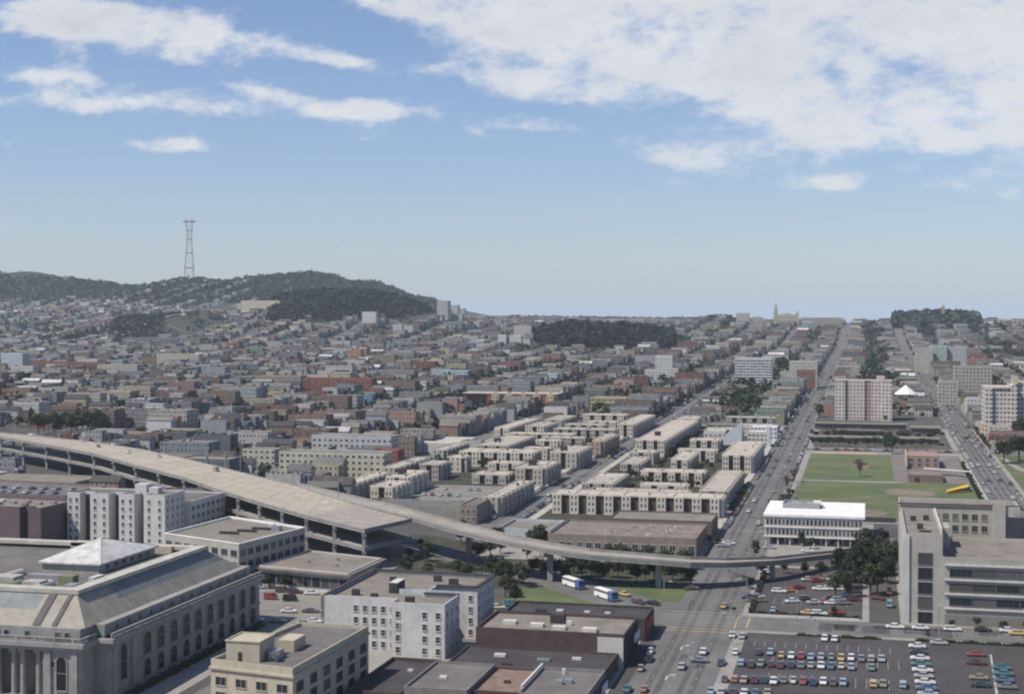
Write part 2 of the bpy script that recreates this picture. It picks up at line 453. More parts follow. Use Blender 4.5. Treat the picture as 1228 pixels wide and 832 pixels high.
# tyre-darkened lanes and repair patches
tb = M()
for x0, ya, yb, offs in ((-47, 250, 1900, (-5.6, -2.8, 2.8, 5.6)), (-151, 600, 1900, (-3.2, 3.2)), (64, 600, 1900, (-4.5, -1.6, 1.6, 4.5))):
    for o_ in offs: psheet(tb, rect(x0 + o_ - .75, x0 + o_ + .75, ya, yb), .062)
tag(tb.build('road_wear', tyre_band), kind='structure')
tb = M(); rr = random.Random(5)
for i in range(60):
    x = rr.choice([-47, -47, -151, 64]) + rr.uniform(-7, 5); y = rr.uniform(300, 1000)
    if y < 600 and x < -100 or y < 600 and x > 20: continue
    psheet(tb, rect(x, x + rr.uniform(.8, 2.6), y, y + rr.uniform(2, 12)), .0635)
for i in range(14): x = rr.uniform(-34, 50); psheet(tb, rect(x, x + rr.uniform(2, 9), 426 + rr.uniform(0, 10), 427.5 + rr.uniform(10, 11)), .0585)
tag(tb.build('road_patches', mat('tar_patch', (.07, .068, .068), .85, .2, .2)), kind='structure')
for q_ in (rect(-139, -62, 606, 1078), rect(-243, -164, 616, 917), rect(-243, -164, 940, 1078), rect(76, 158, 940, 1078)): psh('ground_planting', q_, garden, .1335)  # planted courts; their dark colour also stands for shade between the blocks
psh('school_yard', rect(-33, 52, 940, 1078), mat('yard_asphalt', (.09, .08, .07), .9, .3, .08), .1335)
# lane lines, crossings and arrows
mk = M()
for x in (-52.6, -47, -41.6):
    y = 300
    while y < 2000:
        if not any(abs(y - c) < 13 for c in SY): psheet(mk, rect(x - .06, x + .06, y, y + 2.4), .066)
        y += 9.5
for x in (-151.,):
    y = 598
    while y < 1400:
        psheet(mk, rect(x - .1, x + .1, y, y + 3), .066); y += 8
for x in (61, 67):
    y = 600
    while y < 1500:
        psheet(mk, rect(x - .1, x + .1, y, y + 3), .066); y += 8
for y in (429.5, 433, 436.5):
    x = -36
    while x < 140: psheet(mk, rect(x, x + 3, y - .08, y + .08), .066); x += 7
for y in (427.5, 431, 434.5, 438): psheet(mk, rect(-60, -38, y - .1, y + .1), .066)
def arrow(x, y, s=1.):
    for p in ([(-.18, 0), (.18, 0), (.18, 3.), (-.18, 3.)], [(-.18, 3), (.18, 3), (.9, 3.6), (.7, 3.9)], [(.3, 4.3), (1.35, 4.6), (1.2, 3.2)]):
        psheet(mk, [(x + a * s, y + b * s) for a, b in p], .066)
for p in ((816, 779), (798, 815)): arrow(*R(*p), 1.35)
for x0, x1, y in ((-60, -36, 441), (-60, -36, 445), (-60, -36, 580), (-60, -36, 601)): psheet(mk, rect(x0, x1, y - .15, y + .15), .066)
# stall lines of the lots
for yy in (372, 352, 392):
    x = -24
    while x < 10: psheet(mk, rect(x - .05, x + .05, yy - 5, yy + 5), .15); x += 2.7
for i in range(14): psheet(mk, rect(-30 + i * 2.8, -29.9 + i * 2.8, 405, 411), .15)
for i in range(10): psheet(mk, rect(-31 + i * 2.8, -30.9 + i * 2.8, 462, 472), .15)
psheet(mk, [R(*p) for p in ((1187, 785), (1189, 785), (1197, 832), (1194, 832))], .15)
tag(mk.build('road_markings', lane_paint), kind='structure')
mk = M()
for y in (423.5, 419.8): psheet(mk, rect(-59, -37, y - .18, y + .18), .066)
for x in (-37.2, -33.8): psheet(mk, rect(x - .15, x + .15, 425, 441), .07)
tag(mk.build('crosswalk_lines', yellow_paint), kind='structure')
# ------------------------------------------------------------------ playing field and park
psh('playing_field', rect(-33, 53, 640, 905), grass_m, .137)
def ell(cx, cy, a, b, n=20, j=.12): return [(cx + a * math.cos(t * 6.2832 / n) * (1 + random.uniform(-j, j)), cy + b * math.sin(t * 6.2832 / n) * (1 + random.uniform(-j, j))) for t in range(n)]
psh('infield', ell(20, 735, 12, 15, 26, .2), dirt, .142)
psh('infield', ell(-3, 850, 4.5, 20, 22, .25), dirt, .142)
psh('infield', ell(3, 662, 6, 12, 20, .22), dirt, .142)
psh('path', rect(-32, 18, 771, 776), pave, .146)
psh('path', rect(-32, 6, 906, 916), mat('pink_path', (.38, .27, .2), .9, .15, .1), .146)
psh('playground_court', [(14, 775), (52, 775), (52, 905), (14, 905)], mat('court', (.17, .15, .14), .9, .2, .08), .146)
psh('park_lawn', rect(75, 158, 602, 918), grass_m, .137)
pth = [(76, 905), (79, 905), (84, 850), (96, 800), (104, 760), (120, 745), (120, 740), (100, 752), (92, 795), (80, 845)]
psh('path', pth, pave, .146)
# ------------------------------------------------------------------ the arcaded stone hall (lower left)
def hall():
    x0, x1, y0, y1 = -262., -176., 309., 404.
    root = thing('stone_hall', 'grey stone civic hall with arched windows, slate mansard and white glass pyramid on the roof', 'hall', (-215, 350, zg(0, 350)))
    poly = [(x0, 309), (-206, 309), (-206, 314), (-190, 314), (-190, 309), (-182, 309), (-182, 314), (-176.5, 314), (-176.5, 327), (-176, 327), (-176, 404), (x0, 404)]
    poly = [(x0, 309), (-206, 309), (-206, 314), (-190, 314), (-190, 309), (-180, 309), (-180, 316), (-176, 316), (-176, 404), (x0, 404)]
    m = M(); m.prism(poly, -3, 14.6); m.build('wall', stone, root)
    # rusticated base band, string course, cornice, attic and balustrade
    base = [(x0, 308.4), (-179.4, 308.4), (-179.4, 315.4), (-175.4, 315.4), (-175.4, 404.6), (x0, 404.6)]
    m = M(); m.prism(base, -3, 1.1); m.build('plinth', stone, root)
    m = M(); m.prism([(-176, 331), (-175.6, 331), (-175.6, 404), (-176, 404)], 6.2, 6.7); m.build('string_course', stone, root)
    for nm, e, za, zb in (('cornice', 1.3, 13.6, 14.6), ('cornice', .5, 12.6, 13.6)):
        c = [(x0, 309 - e), (-180 + e, 309 - e), (-180 + e, 316 - e), (-176 + e, 316 - e), (-176 + e, 404 + e), (x0, 404 + e)]
        m = M(); m.prism(c, za, zb, bottom=True); m.build(nm, stone, root)
    att = [(x0, 310.5), (-181, 310.5), (-181, 317), (-178.2, 317), (-178.2, 402.5), (x0, 402.5)]
    m = M(); m.prism(att, 14.6, 17.6); m.build('attic', stone, root)
    # small attic windows
    for y in range(14): windows(root, (-178.2, 322 + y * 5.8), (-178.2, 324 + y * 5.8), [15.4], 1, 1.1, 1.2, 'plain', 'frame_stone')
    for x in (-203, -200.6, -195, -187, -184.4, -228, -222, -214, -208.5): windows(root, (x - 1, 310.5), (x + 1, 310.5), [15.4], 1, 1.1, 1.2, 'plain', 'frame_stone')
    # balustrade in front of the attic
    for (a, b) in (((x0, 308.6), (-179.6, 308.6)), ((-179.6, 308.6), (-179.6, 315.6)), ((-175.6, 315.6), (-175.6, 404.4))):
        m = M(); L = math.hypot(b[0] - a[0], b[1] - a[1]); ux, uy = (b[0] - a[0]) / L, (b[1] - a[1]) / L
        def seg(s0, s1, z0, z1, t):
            p = [(a[0] + ux * s0 + uy * -t, a[1] + uy * s0 + ux * t), (a[0] + ux * s0 + uy * t, a[1] + uy * s0 - ux * t),
                 (a[0] + ux * s1 + uy * t, a[1] + uy * s1 - ux * t), (a[0] + ux * s1 - uy * t, a[1] + uy * s1 + ux * t)]
            m.prism([p[0], p[1], p[2], p[3]], z0, z1, bottom=True)
        seg(0, L, 15.6, 15.85, .25); seg(0, L, 14.6, 14.75, .25)
        s = 0
        while s < L - 1:
            seg(s, s + .7, 14.75, 15.6, .22); 
            q = s + 1.0
            while q < s + 4.6 and q < L - .2: seg(q, q + .22, 14.75, 15.6, .1); q += .5
            s += 5
        m.build('balustrade', stone, root)
    # mansard roof: outline 17.6 -> 24
    lo = [(x0, 312), (-182, 312), (-182, 319), (-180, 319), (-180, 401), (x0, 401)]
    lo = [(x0, 312), (-180.5, 312), (-180.5, 401), (x0, 401)]
    hi = [(x0, 321), (-188, 321), (-188, 390), (x0, 390)]
    m = M()
    def quad(a, b, c, d, za, zb, mi=0): m.face([(a[0], a[1], za), (b[0], b[1], za), (c[0], c[1], zb), (d[0], d[1], zb)], mi)
    def lerp(a, b, t): return (a[0] + (b[0] - a[0]) * t, a[1] + (b[1] - a[1]) * t)
    quad((-196, 312), lo[1], hi[1], (-196, 321), 17.6, 24.4); quad((x0, 312), (-196, 312), (-196, 316), (x0, 316), 17.6, 20.6); quad((x0, 316), (-196, 316), (-196, 321), (x0, 321), 20.6, 24.4, 1); quad(lo[2], lo[3], hi[3], hi[2], 17.6, 24.4)
    # north slope split in a corner pavilion, a metal upper band and a pale lower band
    for s0, s1, mi in ((0, .22, 0), (.22, 1, 2)):
        a, b = lerp(lo[1], lo[2], s0), lerp(lo[1], lo[2], s1); c, d = lerp(hi[1], hi[2], s1), lerp(hi[1], hi[2], s0)
        if mi == 0: quad(a, b, c, d, 17.6, 24.4, 0)
        else:
            am, bm = lerp(a, d, .42), lerp(b, c, .42)
            quad(a, b, bm, am, 17.6, 20.45, 0); quad(am, bm, c, d, 20.45, 24.4, 1)
    m.build('mansard_roof', [slate, copper], root)
    for xa, xb in ((-194.6, -192.6), (-189.4, -188.2)):
        q_ = M(); q_.prism([(xa, 312.2), (xb, 312.2), (xb, 321.2), (xa, 321.2)], 17.6, 18); q_.face([(xa, 311.85, 17.8), (xb, 311.85, 17.8), (xb, 320.8, 24.6), (xa, 320.8, 24.6)]); q_.build('roof_slot', mat('slot_dark', (.1, .095, .09)), root)
    # roof seams and ridge curb
    m = M()
    for k in range(26):
        t = .24 + .76 * k / 26; a = lerp(lo[1], lo[2], t); d = lerp(hi[1], hi[2], t)
        m.face([(a[0] + .12, a[1], 17.65), (a[0] + .12, a[1] + .2, 17.65), (d[0] + .12, d[1] + .2, 24.5), (d[0] + .12, d[1], 24.5)])
    m.build('roof_seam', mat('seam', (.22, .21, .17)), root)
    m = M()
    for a, b, c, d in ((x0, -186.9, 319.9, 323.5), (-190.5, -186.9, 323.5, 391.5), (x0, -190.5, 388, 391.5)): m.box(a, b, c, d, 23.9, 24.9)
    m.build('ridge_curb', mat('pale_curb', (.42, .4, .34), .8), root)
    r = M(); r.face([(x, y, 23) for x, y in rect(x0, -190.5, 323.5, 388)]); r.build('roof', grey_roof, root)
    # front: pilasters and recessed loggia with columns
    m = M(); m.box(-206, -190, 314.2, 314.4, 1.1, 12.4); m.build('loggia_back', dark, root)
    def column(x, y, r=.75, z0=1.1, z1=12.4):
        m = M(); n = 12
        pts = [(r * math.cos(6.2832 * i / n), r * math.sin(6.2832 * i / n)) for i in range(n)]
        for i in range(n):
            a, b = pts[i], pts[(i + 1) % n]
            m.face([(a[0], a[1], z0 + .5), (b[0], b[1], z0 + .5), (b[0] * .86, b[1] * .86, z1 - .8), (a[0] * .86, a[1] * .86, z1 - .8)])
        m.box(-r * 1.2, r * 1.2, -r * 1.2, r * 1.2, z0, z0 + .5); m.box(-r * 1.25, r * 1.25, -r * 1.25, r * 1.25, z1 - .8, z1)
        return m.build('column', stone, link=False, loc='local')
    cm = column(0, 0)
    for x in (-205, -202.6, -198.4, -196, -191.8): inst('column', cm, root, (x + 215, 310.4 - 350, 0))
    for x in (-188.5, -181.5): boxpart(root, 'pilaster', stone, x - .8, x + .8, 308.5, 309, 1.1, 12.5)
    for x in (-185,): windows(root, (x - 2, 309), (x + 2, 309), [3.2], 1, 2.6, 8, 'arch', 'frame_stone'); 
    windows(root, (-187.6, 309), (-187.2, 309), [8.6], 1, .9, 1.4, 'plain', 'frame_stone')
    # north pavilion window, then the arcade
    windows(root, (-176, 320), (-176, 324), [3.4], 1, 3.2, 8.6, 'arch', 'frame_stone')
    for y in (317.6, 326.6): boxpart(root, 'pilaster', stone, -176, -175.5, y - .8, y + .8, 1.1, 12.5)
    windows(root, (-176, 330.5), (-176, 402.5), [7.1], 10, 3.7, 5.6, 'arch', 'frame_stone')
    windows(root, (-176, 330.5), (-176, 402.5), [1.4], 10, 3.5, 4.5, 'arch', 'frame_stone')
    # roof-top: pyramid skylight on its own low box, ducts, dormers
    px0, px1, py0, py1 = -217., -198.5, 351., 384.
    m = M(); m.box(px0 + .8, px1 - .8, py0 + .8, py1 - .8, 23, 25.4); ly = m.build('lantern_wall', grey_conc, root)
    windows(root, (px1 - .8, py0 + 3), (px1 - .8, py1 - 3), [23.8], 6, 1.6, .9, 'plain', 'frame_stone')
    m = M(); cx, cy = (px0 + px1) / 2, (py0 + py1) / 2
    cor = [(px0, py0), (px1, py0), (px1, py1), (px0, py1)]; zc, zt = 25.7, 30.
    for i in range(4):
        a, b = cor[i], cor[(i + 1) % 4]
        for k in range(8):
            p = (a[0] + (b[0] - a[0]) * k / 8, a[1] + (b[1] - a[1]) * k / 8); q = (a[0] + (b[0] - a[0]) * (k + 1) / 8, a[1] + (b[1] - a[1]) * (k + 1) / 8)
            m.face([(p[0], p[1], zc), (q[0], q[1], zc), (cx, cy, zt)])
    m.prism(rect(px0, px1, py0, py1), 25.3, 25.68)
    m.build('pyramid_skylight', mat('pyramid_glazing', (.5, .49, .46), .6, .25, .35, dirt=.3), root)
    m = M()
    for i in range(4):
        a = cor[i]; m.face([(a[0] - .2, a[1] - .2, zc + .05), (a[0] + .2, a[1] + .2, zc + .05), (cx + .2, cy + .2, zt + .1), (cx - .2, cy - .2, zt + .1)])
    m.build('skylight_rib', pale_wall, root)
    rnd = random.Random(3)
    for (x, y, w, d, h, mt) in ((-215, 333, 7, 5, 2.2, grey_conc), (-205, 330, 5, 4, 1.8, grey_conc), (-199, 336, 4, 3, 2.4, mat('green_duct', (.17,.19,.11))), (-221, 330, 4, 6, 2.5, grey_conc),
                                (-208, 340, 9, 3, 1.6, metal), (-195, 331, 3, 4, 1.2, metal), (-228, 342, 4, 9, 2.2, grey_conc), (-194, 341, 1.6, 5, 1.5, white_wall), (-226, 390, 6, 4, 2, cream_wall), (-215, 388, 12, 2.5, 2.2, mat('green_duct', (.17,.19,.11))), (-200, 388, 8, 2.2, 2, cream_wall)):
        boxpart(root, 'roof_plant', mt, x - w / 2, x + w / 2, y - d / 2, y + d / 2, 22.5, 23 + h)
    def barrel(x, y, L, r, mt):
        m = M(); n = 8
        p = [(r * math.cos(math.pi * i / n), r * math.sin(math.pi * i / n)) for i in range(n + 1)]
        for i in range(n): m.face([(x + p[i][0], y, 23 + p[i][1]), (x + p[i][0], y + L, 23 + p[i][1]), (x + p[i + 1][0], y + L, 23 + p[i + 1][1]), (x + p[i + 1][0], y, 23 + p[i + 1][1])])
        m.face([(x + a, y, 23 + b) for a, b in p]); m.build('barrel_skylight', mt, root)
    barrel(-203, 327, 7, 1.5, pale_wall); barrel(-210, 326, 6, 1.7, mat('green_duct', (.17,.19,.11))); barrel(-219, 338, 8, 1.6, grey_conc)
hall()
# ------------------------------------------------------------------ office block and low building behind it
r = building('office_block', 'three-storey grey office block with pale flat roof and white roof edge behind the stone hall', [(-237, 463), (-202, 447), (-195, 488), (-233, 508)], 14, grey_conc, tan_roof, .5, coping=white_roof)
for z in (2., 6.2, 10.2):
    windows(r, (-202, 447), (-195, 488), [z], 9, 2.9, 2., 'pair', 'frame_stone'); windows(r, (-237, 463), (-202, 447), [z], 8, 2.9, 2., 'pair', 'frame_stone')
for a, b in ((-216, 470), (-212, 476), (-209, 482)): boxpart(r, 'roof_vent', dark, a - 3.5, a + 3.5, b - .6, b + .6, 14, 14.9)
boxpart(r, 'roof_plant', metal, -205, -202, 481, 484, 14, 15.6); boxpart(r, 'roof_plant', white_wall, -208, -206.5, 486, 489, 14, 15.4)
r = building('low_building', 'low flat tan-roofed building with deep shaded ground floor under the elevated road', [(-197, 452), (-163, 445), (-162, 476), (-193, 486)], 6.4, pale_wall, tan_roof, .6)
m = M(); m.prism(inset([(-197, 452), (-163, 445), (-162, 476), (-193, 486)], -1.4), 6., 6.6, bottom=True); m.build('roof_overhang', tan_roof, r)
for p0, p1, n in (((-197, 452), (-163, 445), 10), ((-163, 445), (-162, 476), 8)): windows(r, p0, p1, [1.6], n, 2.9, 3, 'pair', 'frame_dark')
for x, y in ((-184, 463), (-176, 470), (-172, 458)): boxpart(r, 'roof_vent', metal, x - .6, x + .6, y - .6, y + .6, 6.4, 7.5)
# ------------------------------------------------------------------ white stucco apartment house (E-shaped)
P_ = [(-145, 377), (-124, 377), (-124, 372), (-109, 372), (-109, 386), (-119, 386), (-119, 391), (-119, 398), (-107, 398), (-107, 417), (-145, 419)]
r = building('apartment_house', 'white four-storey stucco apartment house with notched plan and black tarred roof edges', P_, 13.6, white_wall, tan_roof, .9)
for i, zs in enumerate((.9, 4.1, 7.3, 10.5)):
    z = zs
    windows(r, P_[0], P_[1], [z], 8, 1.15, 1.6, 'sash', skip=(0, 1, 2)); windows(r, P_[2], P_[3], [z], 4, 1.15, 1.6, 'sash', skip=(1,))
    windows(r, P_[3], P_[4], [z], 3, 1., 1.5); windows(r, P_[5], P_[7], [z], 3, 1., 1.5); windows(r, P_[8], P_[9], [z], 5, 1., 1.5); windows(r, P_[7], P_[8], [z], 3, 1., 1.5)
for i in (0, 2, 4, 7, 8, 9):
    a, b = P_[i], P_[(i + 1) % len(P_)]; dx, dy = b[0] - a[0], b[1] - a[1]; L = math.hypot(dx, dy); nx, ny = dy / L, -dx / L
    if i in (0, 2): continue
    m = M(); m.prism([(a[0] + nx * .5, a[1] + ny * .5), (b[0] + nx * .5, b[1] + ny * .5), (b[0] - nx * .7, b[1] - ny * .7), (a[0] - nx * .7, a[1] - ny * .7)], 14.3, 14.75, bottom=True); m.build('roof_edge', dark_roof, r)
m = M(); m.box(-145.3, -144.2, 377, 419, 14.4, 14.8); m.build('roof_edge', dark_roof, r)
boxpart(r, 'stair_head', dark_roof, -130, -127.5, 388, 395, 13.6, 16.6, white_wall)
for x, y, s in ((-138, 383, 1.), (-131, 378.5, .9), (-120, 376, 1.2), (-122, 409, 1.1), (-116, 405, 1.3), (-134, 404, .9)):
    boxpart(r, 'chimney', dark, x - s, x + s, y - .7, y + .7, 13.6, 15.3)
m = M(); m.box(-127, -113, 388.2, 388.7, 13.6, 14.9); m.build('roof_screen', mat('pale_blue_paint', (.42, .46, .47)), r)
for z in (.6, 3.8, 7., 10.2): boxpart(r, 'balcony', mat('iron', (.05, .05, .05)), -118.9, -116, 387, 390.4, z, z + .15)
# ------------------------------------------------------------------ cream corner block in front
P_ = [(-141, 297), (-120, 293), (-118.5, 338), (-136.5, 338)]
r = building('corner_block', 'cream five-storey block with paired dark windows and rooftop tanks beside the stone hall', P_, 15.6, cream_wall, grey_roof, .9)
for z in (1., 4.3, 7.6, 10.9):
    windows(r, P_[0], P_[1], [z], 4, 2.6, 1.8, 'pair', 'frame_tan'); windows(r, P_[1], P_[2], [z], 6, 3.3, 1.9, 'strip', 'frame_dark')
m = M(); m.prism([(-141.3, 296.6), (-119.7, 292.5), (-118.1, 338.2), (-136.5, 338.2)], 14.4, 14.9, bottom=True); m.build('string_course', cream_wall, r)
m = M(); m.box(-138.5, -130.5, 299.5, 308, 15.6, 20.); ph = m.build('stair_head', cream_wall, r)
m = M(); m.box(-138.7, -130.3, 299.3, 299.6, 20, 20.3); m.box(-138.7, -130.3, 307.9, 308.2, 20, 20.3); m.box(-138.7, -138.4, 299.6, 307.9, 20, 20.3); m.box(-130.6, -130.3, 299.6, 307.9, 20, 20.3); m.build('parapet', cream_wall, r)
boxpart(r, 'door', dark, -135.6, -134.7, 299.4, 299.5, 15.7, 17.7)
boxpart(r, 'roof_plant', metal, -129.6, -127.4, 302, 306, 15.6, 17.6); boxpart(r, 'roof_plant', cream_wall, -131, -127, 311, 318, 15.6, 18.2)
m = M(); n = 12
for i in range(n):
    a0, a1 = 6.2832 * i / n, 6.2832 * (i + 1) / n
    for y0_, y1_ in ((300.4, 301.8),):
        m.face([(-127.5 + .8 * math.cos(a0), y0_, 17.4 + .8 * math.sin(a0)), (-127.5 + .8 * math.cos(a1), y0_, 17.4 + .8 * math.sin(a1)), (-127.5 + .8 * math.cos(a1), y1_, 17.4 + .8 * math.sin(a1)), (-127.5 + .8 * math.cos(a0), y1_, 17.4 + .8 * math.sin(a0))])
m.face([(-127.5 + .8 * math.cos(6.2832 * i / n), 300.4, 17.4 + .8 * math.sin(6.2832 * i / n)) for i in range(n)])
m.build('water_tank', chrome, r)
# ------------------------------------------------------------------ dark commercial row along the street
def shop(label, x0, x1, y0, y1, h, wall, roof, par=.7, units=(), name='shop_building', **k):
    r = building(name, label, rect(x0, x1, y0, y1), h, wall, roof, par, **k)
    for (x, y, w, d, hh, mt) in units:
        u = boxpart(r, 'skylight' if mt is pale_wall or mt is white_wall else 'roof_plant', mt, x - w / 2, x + w / 2, y - d / 2, y + d / 2, h, h + hh)
    return r
r = shop('purple-black tar-roofed shop building with red end wall nearest the road crossing', -101, -60, 404, 421.5, 5.6, dark_roof, dark_roof, units=((-86, 412, 2, 1.6, .5, pale_wall), (-78, 412, 1.6, 1.4, .4, pale_wall), (-72, 412, 1.6, 1.4, .4, pale_wall), (-91, 409, 3, 1.4, 1, dark)))
boxpart(r, 'shop_front', mat('red_paint', (.3, .04, .035), .6), -60, -59.6, 404.5, 419, .2, 5.2)
windows(r, (-59.6, 406), (-59.6, 418), [.8], 4, 2, 2, 'plain', 'frame_dark')
r = shop('dark brick warehouse with tan gravel roof, four skylights and a black roof box', -101, -61, 374, 397, 7.8, brown_brick, tan_roof, .8,
         units=((-94, 384, 3.6, 2.4, .9, pale_wall), (-86, 382, 3.6, 2.4, .9, pale_wall), (-79.5, 380, 3.6, 2.2, .9, white_wall), (-71, 379, 3.8, 2.6, 1., pale_wall), (-81.5, 388, 4, 2.6, 2.4, dark), (-78, 386, 1.5, 1.1, 1.1, white_wall)))
boxpart(r, 'painted_panel', pale_wall, -68, -61.2, 373.6, 374, 0, 7.6)
for k in range(7): boxpart(r, 'pilaster', brown_brick, -61, -60.7, 375 + k * 3.4, 375.7 + k * 3.4, 0, 7.4)
windows(r, (-61, 374), (-61, 397), [1., 4.6], 7, 1.8, 2.2, 'pair', 'frame_dark')
boxpart(r, 'shop_sign', mat('white_sign', (.6, .6, .6)), -60.6, -60.3, 388, 396, 3.4, 5.6)
r = shop('low black-roofed shed between the brick warehouse and the tan shops, three small skylights', -103, -62.5, 352, 373.6, 3.6, brown_brick, dark_roof, .5, units=((-92, 365, 3, 1.6, .7, white_wall), (-80, 363, 3.4, 1.8, .5, mat('green_glass', (.18,.24,.22), .3)), (-72, 366, 2.4, 1., .6, white_wall), (-88, 356, 3, .5, .6, dark)))
windows(r, (-62.5, 353), (-62.5, 373), [.6], 5, 2.4, 2.2, 'strip', 'frame_dark')
r = shop('grey gravel-roofed shop beside the reddish patched roof, one small white skylight', -103, -88, 318, 344, 6.6, mat('grey_brick', (.2, .18, .17)), grey_roof, .6, units=((-97, 330, 1.8, 1.2, .5, white_wall),))
r = shop('reddish patched shop roof between two tan roofs', -88, -76, 322, 345, 5.8, brown_brick, mat('rusty_roof', (.2, .14, .11), .95, .3), .5, units=((-82, 332, 1.5, 1, .6, dark),))
boxpart(r, 'side_wall', white_wall, -76.6, -76.1, 323, 344.9, 5, 7.8)
r = shop('grey-roofed shop with twin roof fans at the street corner', -76, -60.5, 318, 343, 6.8, mat('grey_brick', (.2, .18, .17)), grey_roof, .7, units=((-69, 330, 1.6, 1.4, 1., metal), (-67, 331.5, 1.6, 1.4, 1., metal), (-70, 340, .8, .8, 1.2, white_wall)))
windows(r, (-60.5, 319), (-60.5, 343), [1., 4.], 7, 1.8, 1.9, 'pair', 'frame_dark')
boxpart(r, 'shop_sign', mat('white_sign', (.6, .6, .6)), -60.2, -59.9, 336, 343, 3.4, 5.2)
r = shop('dark plank-roofed garage between the cream block and the tan shops', -117, -104, 318, 352, 4.6, brown_brick, dark_roof, .9, units=((-109, 342, 1.4, .8, .5, white_wall),))
r = shop('small tan-roofed garage beside the cream block', -117, -104, 294, 317.5, 4.4, brown_brick, tan_roof, .5)
r = shop('low brown-roofed shop at the bottom edge beside the street', -103, -61, 296, 317.6, 5., brown_brick, dark_roof, .5)
reserve(-330, -57, 240, 436)
# ------------------------------------------------------------------ white hotel, plum brick block, garage (left)
P_ = [(-306, 516), (-300.5, 516), (-300.5, 520), (-296, 520), (-296, 516), (-288, 516), (-288, 521), (-283.6, 521), (-283.6, 516), (-277, 516), (-277, 522), (-273, 522), (-273, 516), (-264, 516), (-264, 533), (-306, 533)]
r = building('hotel', 'tall white six-storey hotel with dark vertical light wells', P_, 19.4, white_wall, grey_roof, .6)
for a, b, n in ((0, 1, 2), (4, 5, 2), (8, 9, 2), (12, 13, 2), (13, 14, 4)): windows(r, P_[a], P_[b], [1.4, 4.4, 7.4, 10.4, 13.4, 16.4], n, .9, 1.5, 'plain')
for a in (2, 6, 10): boxpart(r, 'light_well', dark, P_[a - 1][0] + .4, P_[a][0] + 3.6, P_[a][1] - .15, P_[a][1] + .3, 0, 19)
boxpart(r, 'stair_head', white_wall, -281, -276, 524, 529, 19.4, 23); boxpart(r, 'stair_head', white_wall, -275, -271, 524, 528, 19.4, 21.8)
r = building('apartment_house', 'lower white wing with rows of paired windows joined behind the tall white hotel', rect(-298, -262, 533.5, 566), 14.4, white_wall, grey_roof, .6)
windows(r, (-262, 534), (-262, 566), [1., 4.4, 7.8, 11.2], 7, 2.2, 1.6, 'pair')
r = building('warehouse', 'dull brown flat-roofed block just behind the white hotel wing', rect(-300, -262, 567, 592), 12, mat('dull_brown', (.16, .13, .12)), grey_roof, .6)
windows(r, (-262, 567), (-262, 592), [1., 4.4, 7.8], 6, 1.8, 1.6, 'pair', 'frame_dark')
P_ = [(-350, 500), (-320, 500), (-320, 505), (-313, 505), (-313, 500), (-307.5, 500), (-307.5, 530), (-350, 530)]
r = building('brick_block', 'windowless plum-coloured brick block left of the white hotel', [(-352, 506), (-317, 500), (-317, 504), (-313, 504), (-313, 499.5), (-307.5, 499.5), (-307.5, 524), (-352, 530)], 15.4, purple_brick, tan_roof, .6)
for i in range(9): boxpart(r, 'roof_plant', random.choice([white_wall, metal, tan_roof]), -344 + i * 3.8, -342 + i * 3.8, 508 + (i % 3) * 4, 510 + (i % 3) * 4, 15.4, 16.4)
PG = [(-425, 572), (-340, 572), (-340, 610), (-425, 625)]
garage = building('parking_garage', 'brown parking garage with cars crowded on its roof deck left of the elevated road', PG, 9, mat('garage_brown', (.2, .15, .14)), grey_roof, 1.)
windows(garage, PG[0], PG[1], [5., 1.4], 13, 2.6, 1.8, 'plain', 'frame_dark'); windows(garage, PG[1], PG[2], [5., 1.4], 6, 2.6, 1.8, 'plain', 'frame_dark')
r = building('brick_block', 'low dark brick building in front of the rooftop parking garage', rect(-425, -345, 540, 566), 8.4, brown_brick, tan_roof, .6)
for i in range(6): boxpart(r, 'roof_plant', random.choice([white_wall, metal, dark]), -410 + i * 10, -407 + i * 10, 548 + (i % 2) * 6, 550 + (i % 2) * 6, 8.4, 9.8)
r = building('warehouse', 'long tan-roofed shed between the parking garage and the elevated road', rect(-440, -375, 640, 668), 6, mat('pale_plank', (.3, .28, .24)), tan_roof, .5)
r = building('warehouse', 'small blue-white shed at the far left under the elevated road', rect(-470, -432, 640, 672), 6.5, white_wall, mat('blue_grey_roof', (.3, .33, .36)), .5)
windows(r, (-470, 640), (-432, 640), [1.5, 4], 9, 1.6, 1.2, 'plain')
r = building('warehouse', 'grey gravel-roofed hall at the left edge behind the brick block', rect(-480, -430, 575, 630), 7, brown_brick, tan_roof, .5)
r = building('tower_block', 'pale green-white turret at the left picture edge behind the stone hall', rect(-278, -262.5, 405, 418), 13.2, mat('pale_green_wall', (.4, .44, .42)), white_roof, .6)
reserve(-480, -255, 440, 600); reserve(-470, -370, 600, 680); reserve(-258, -157, 440, 600)
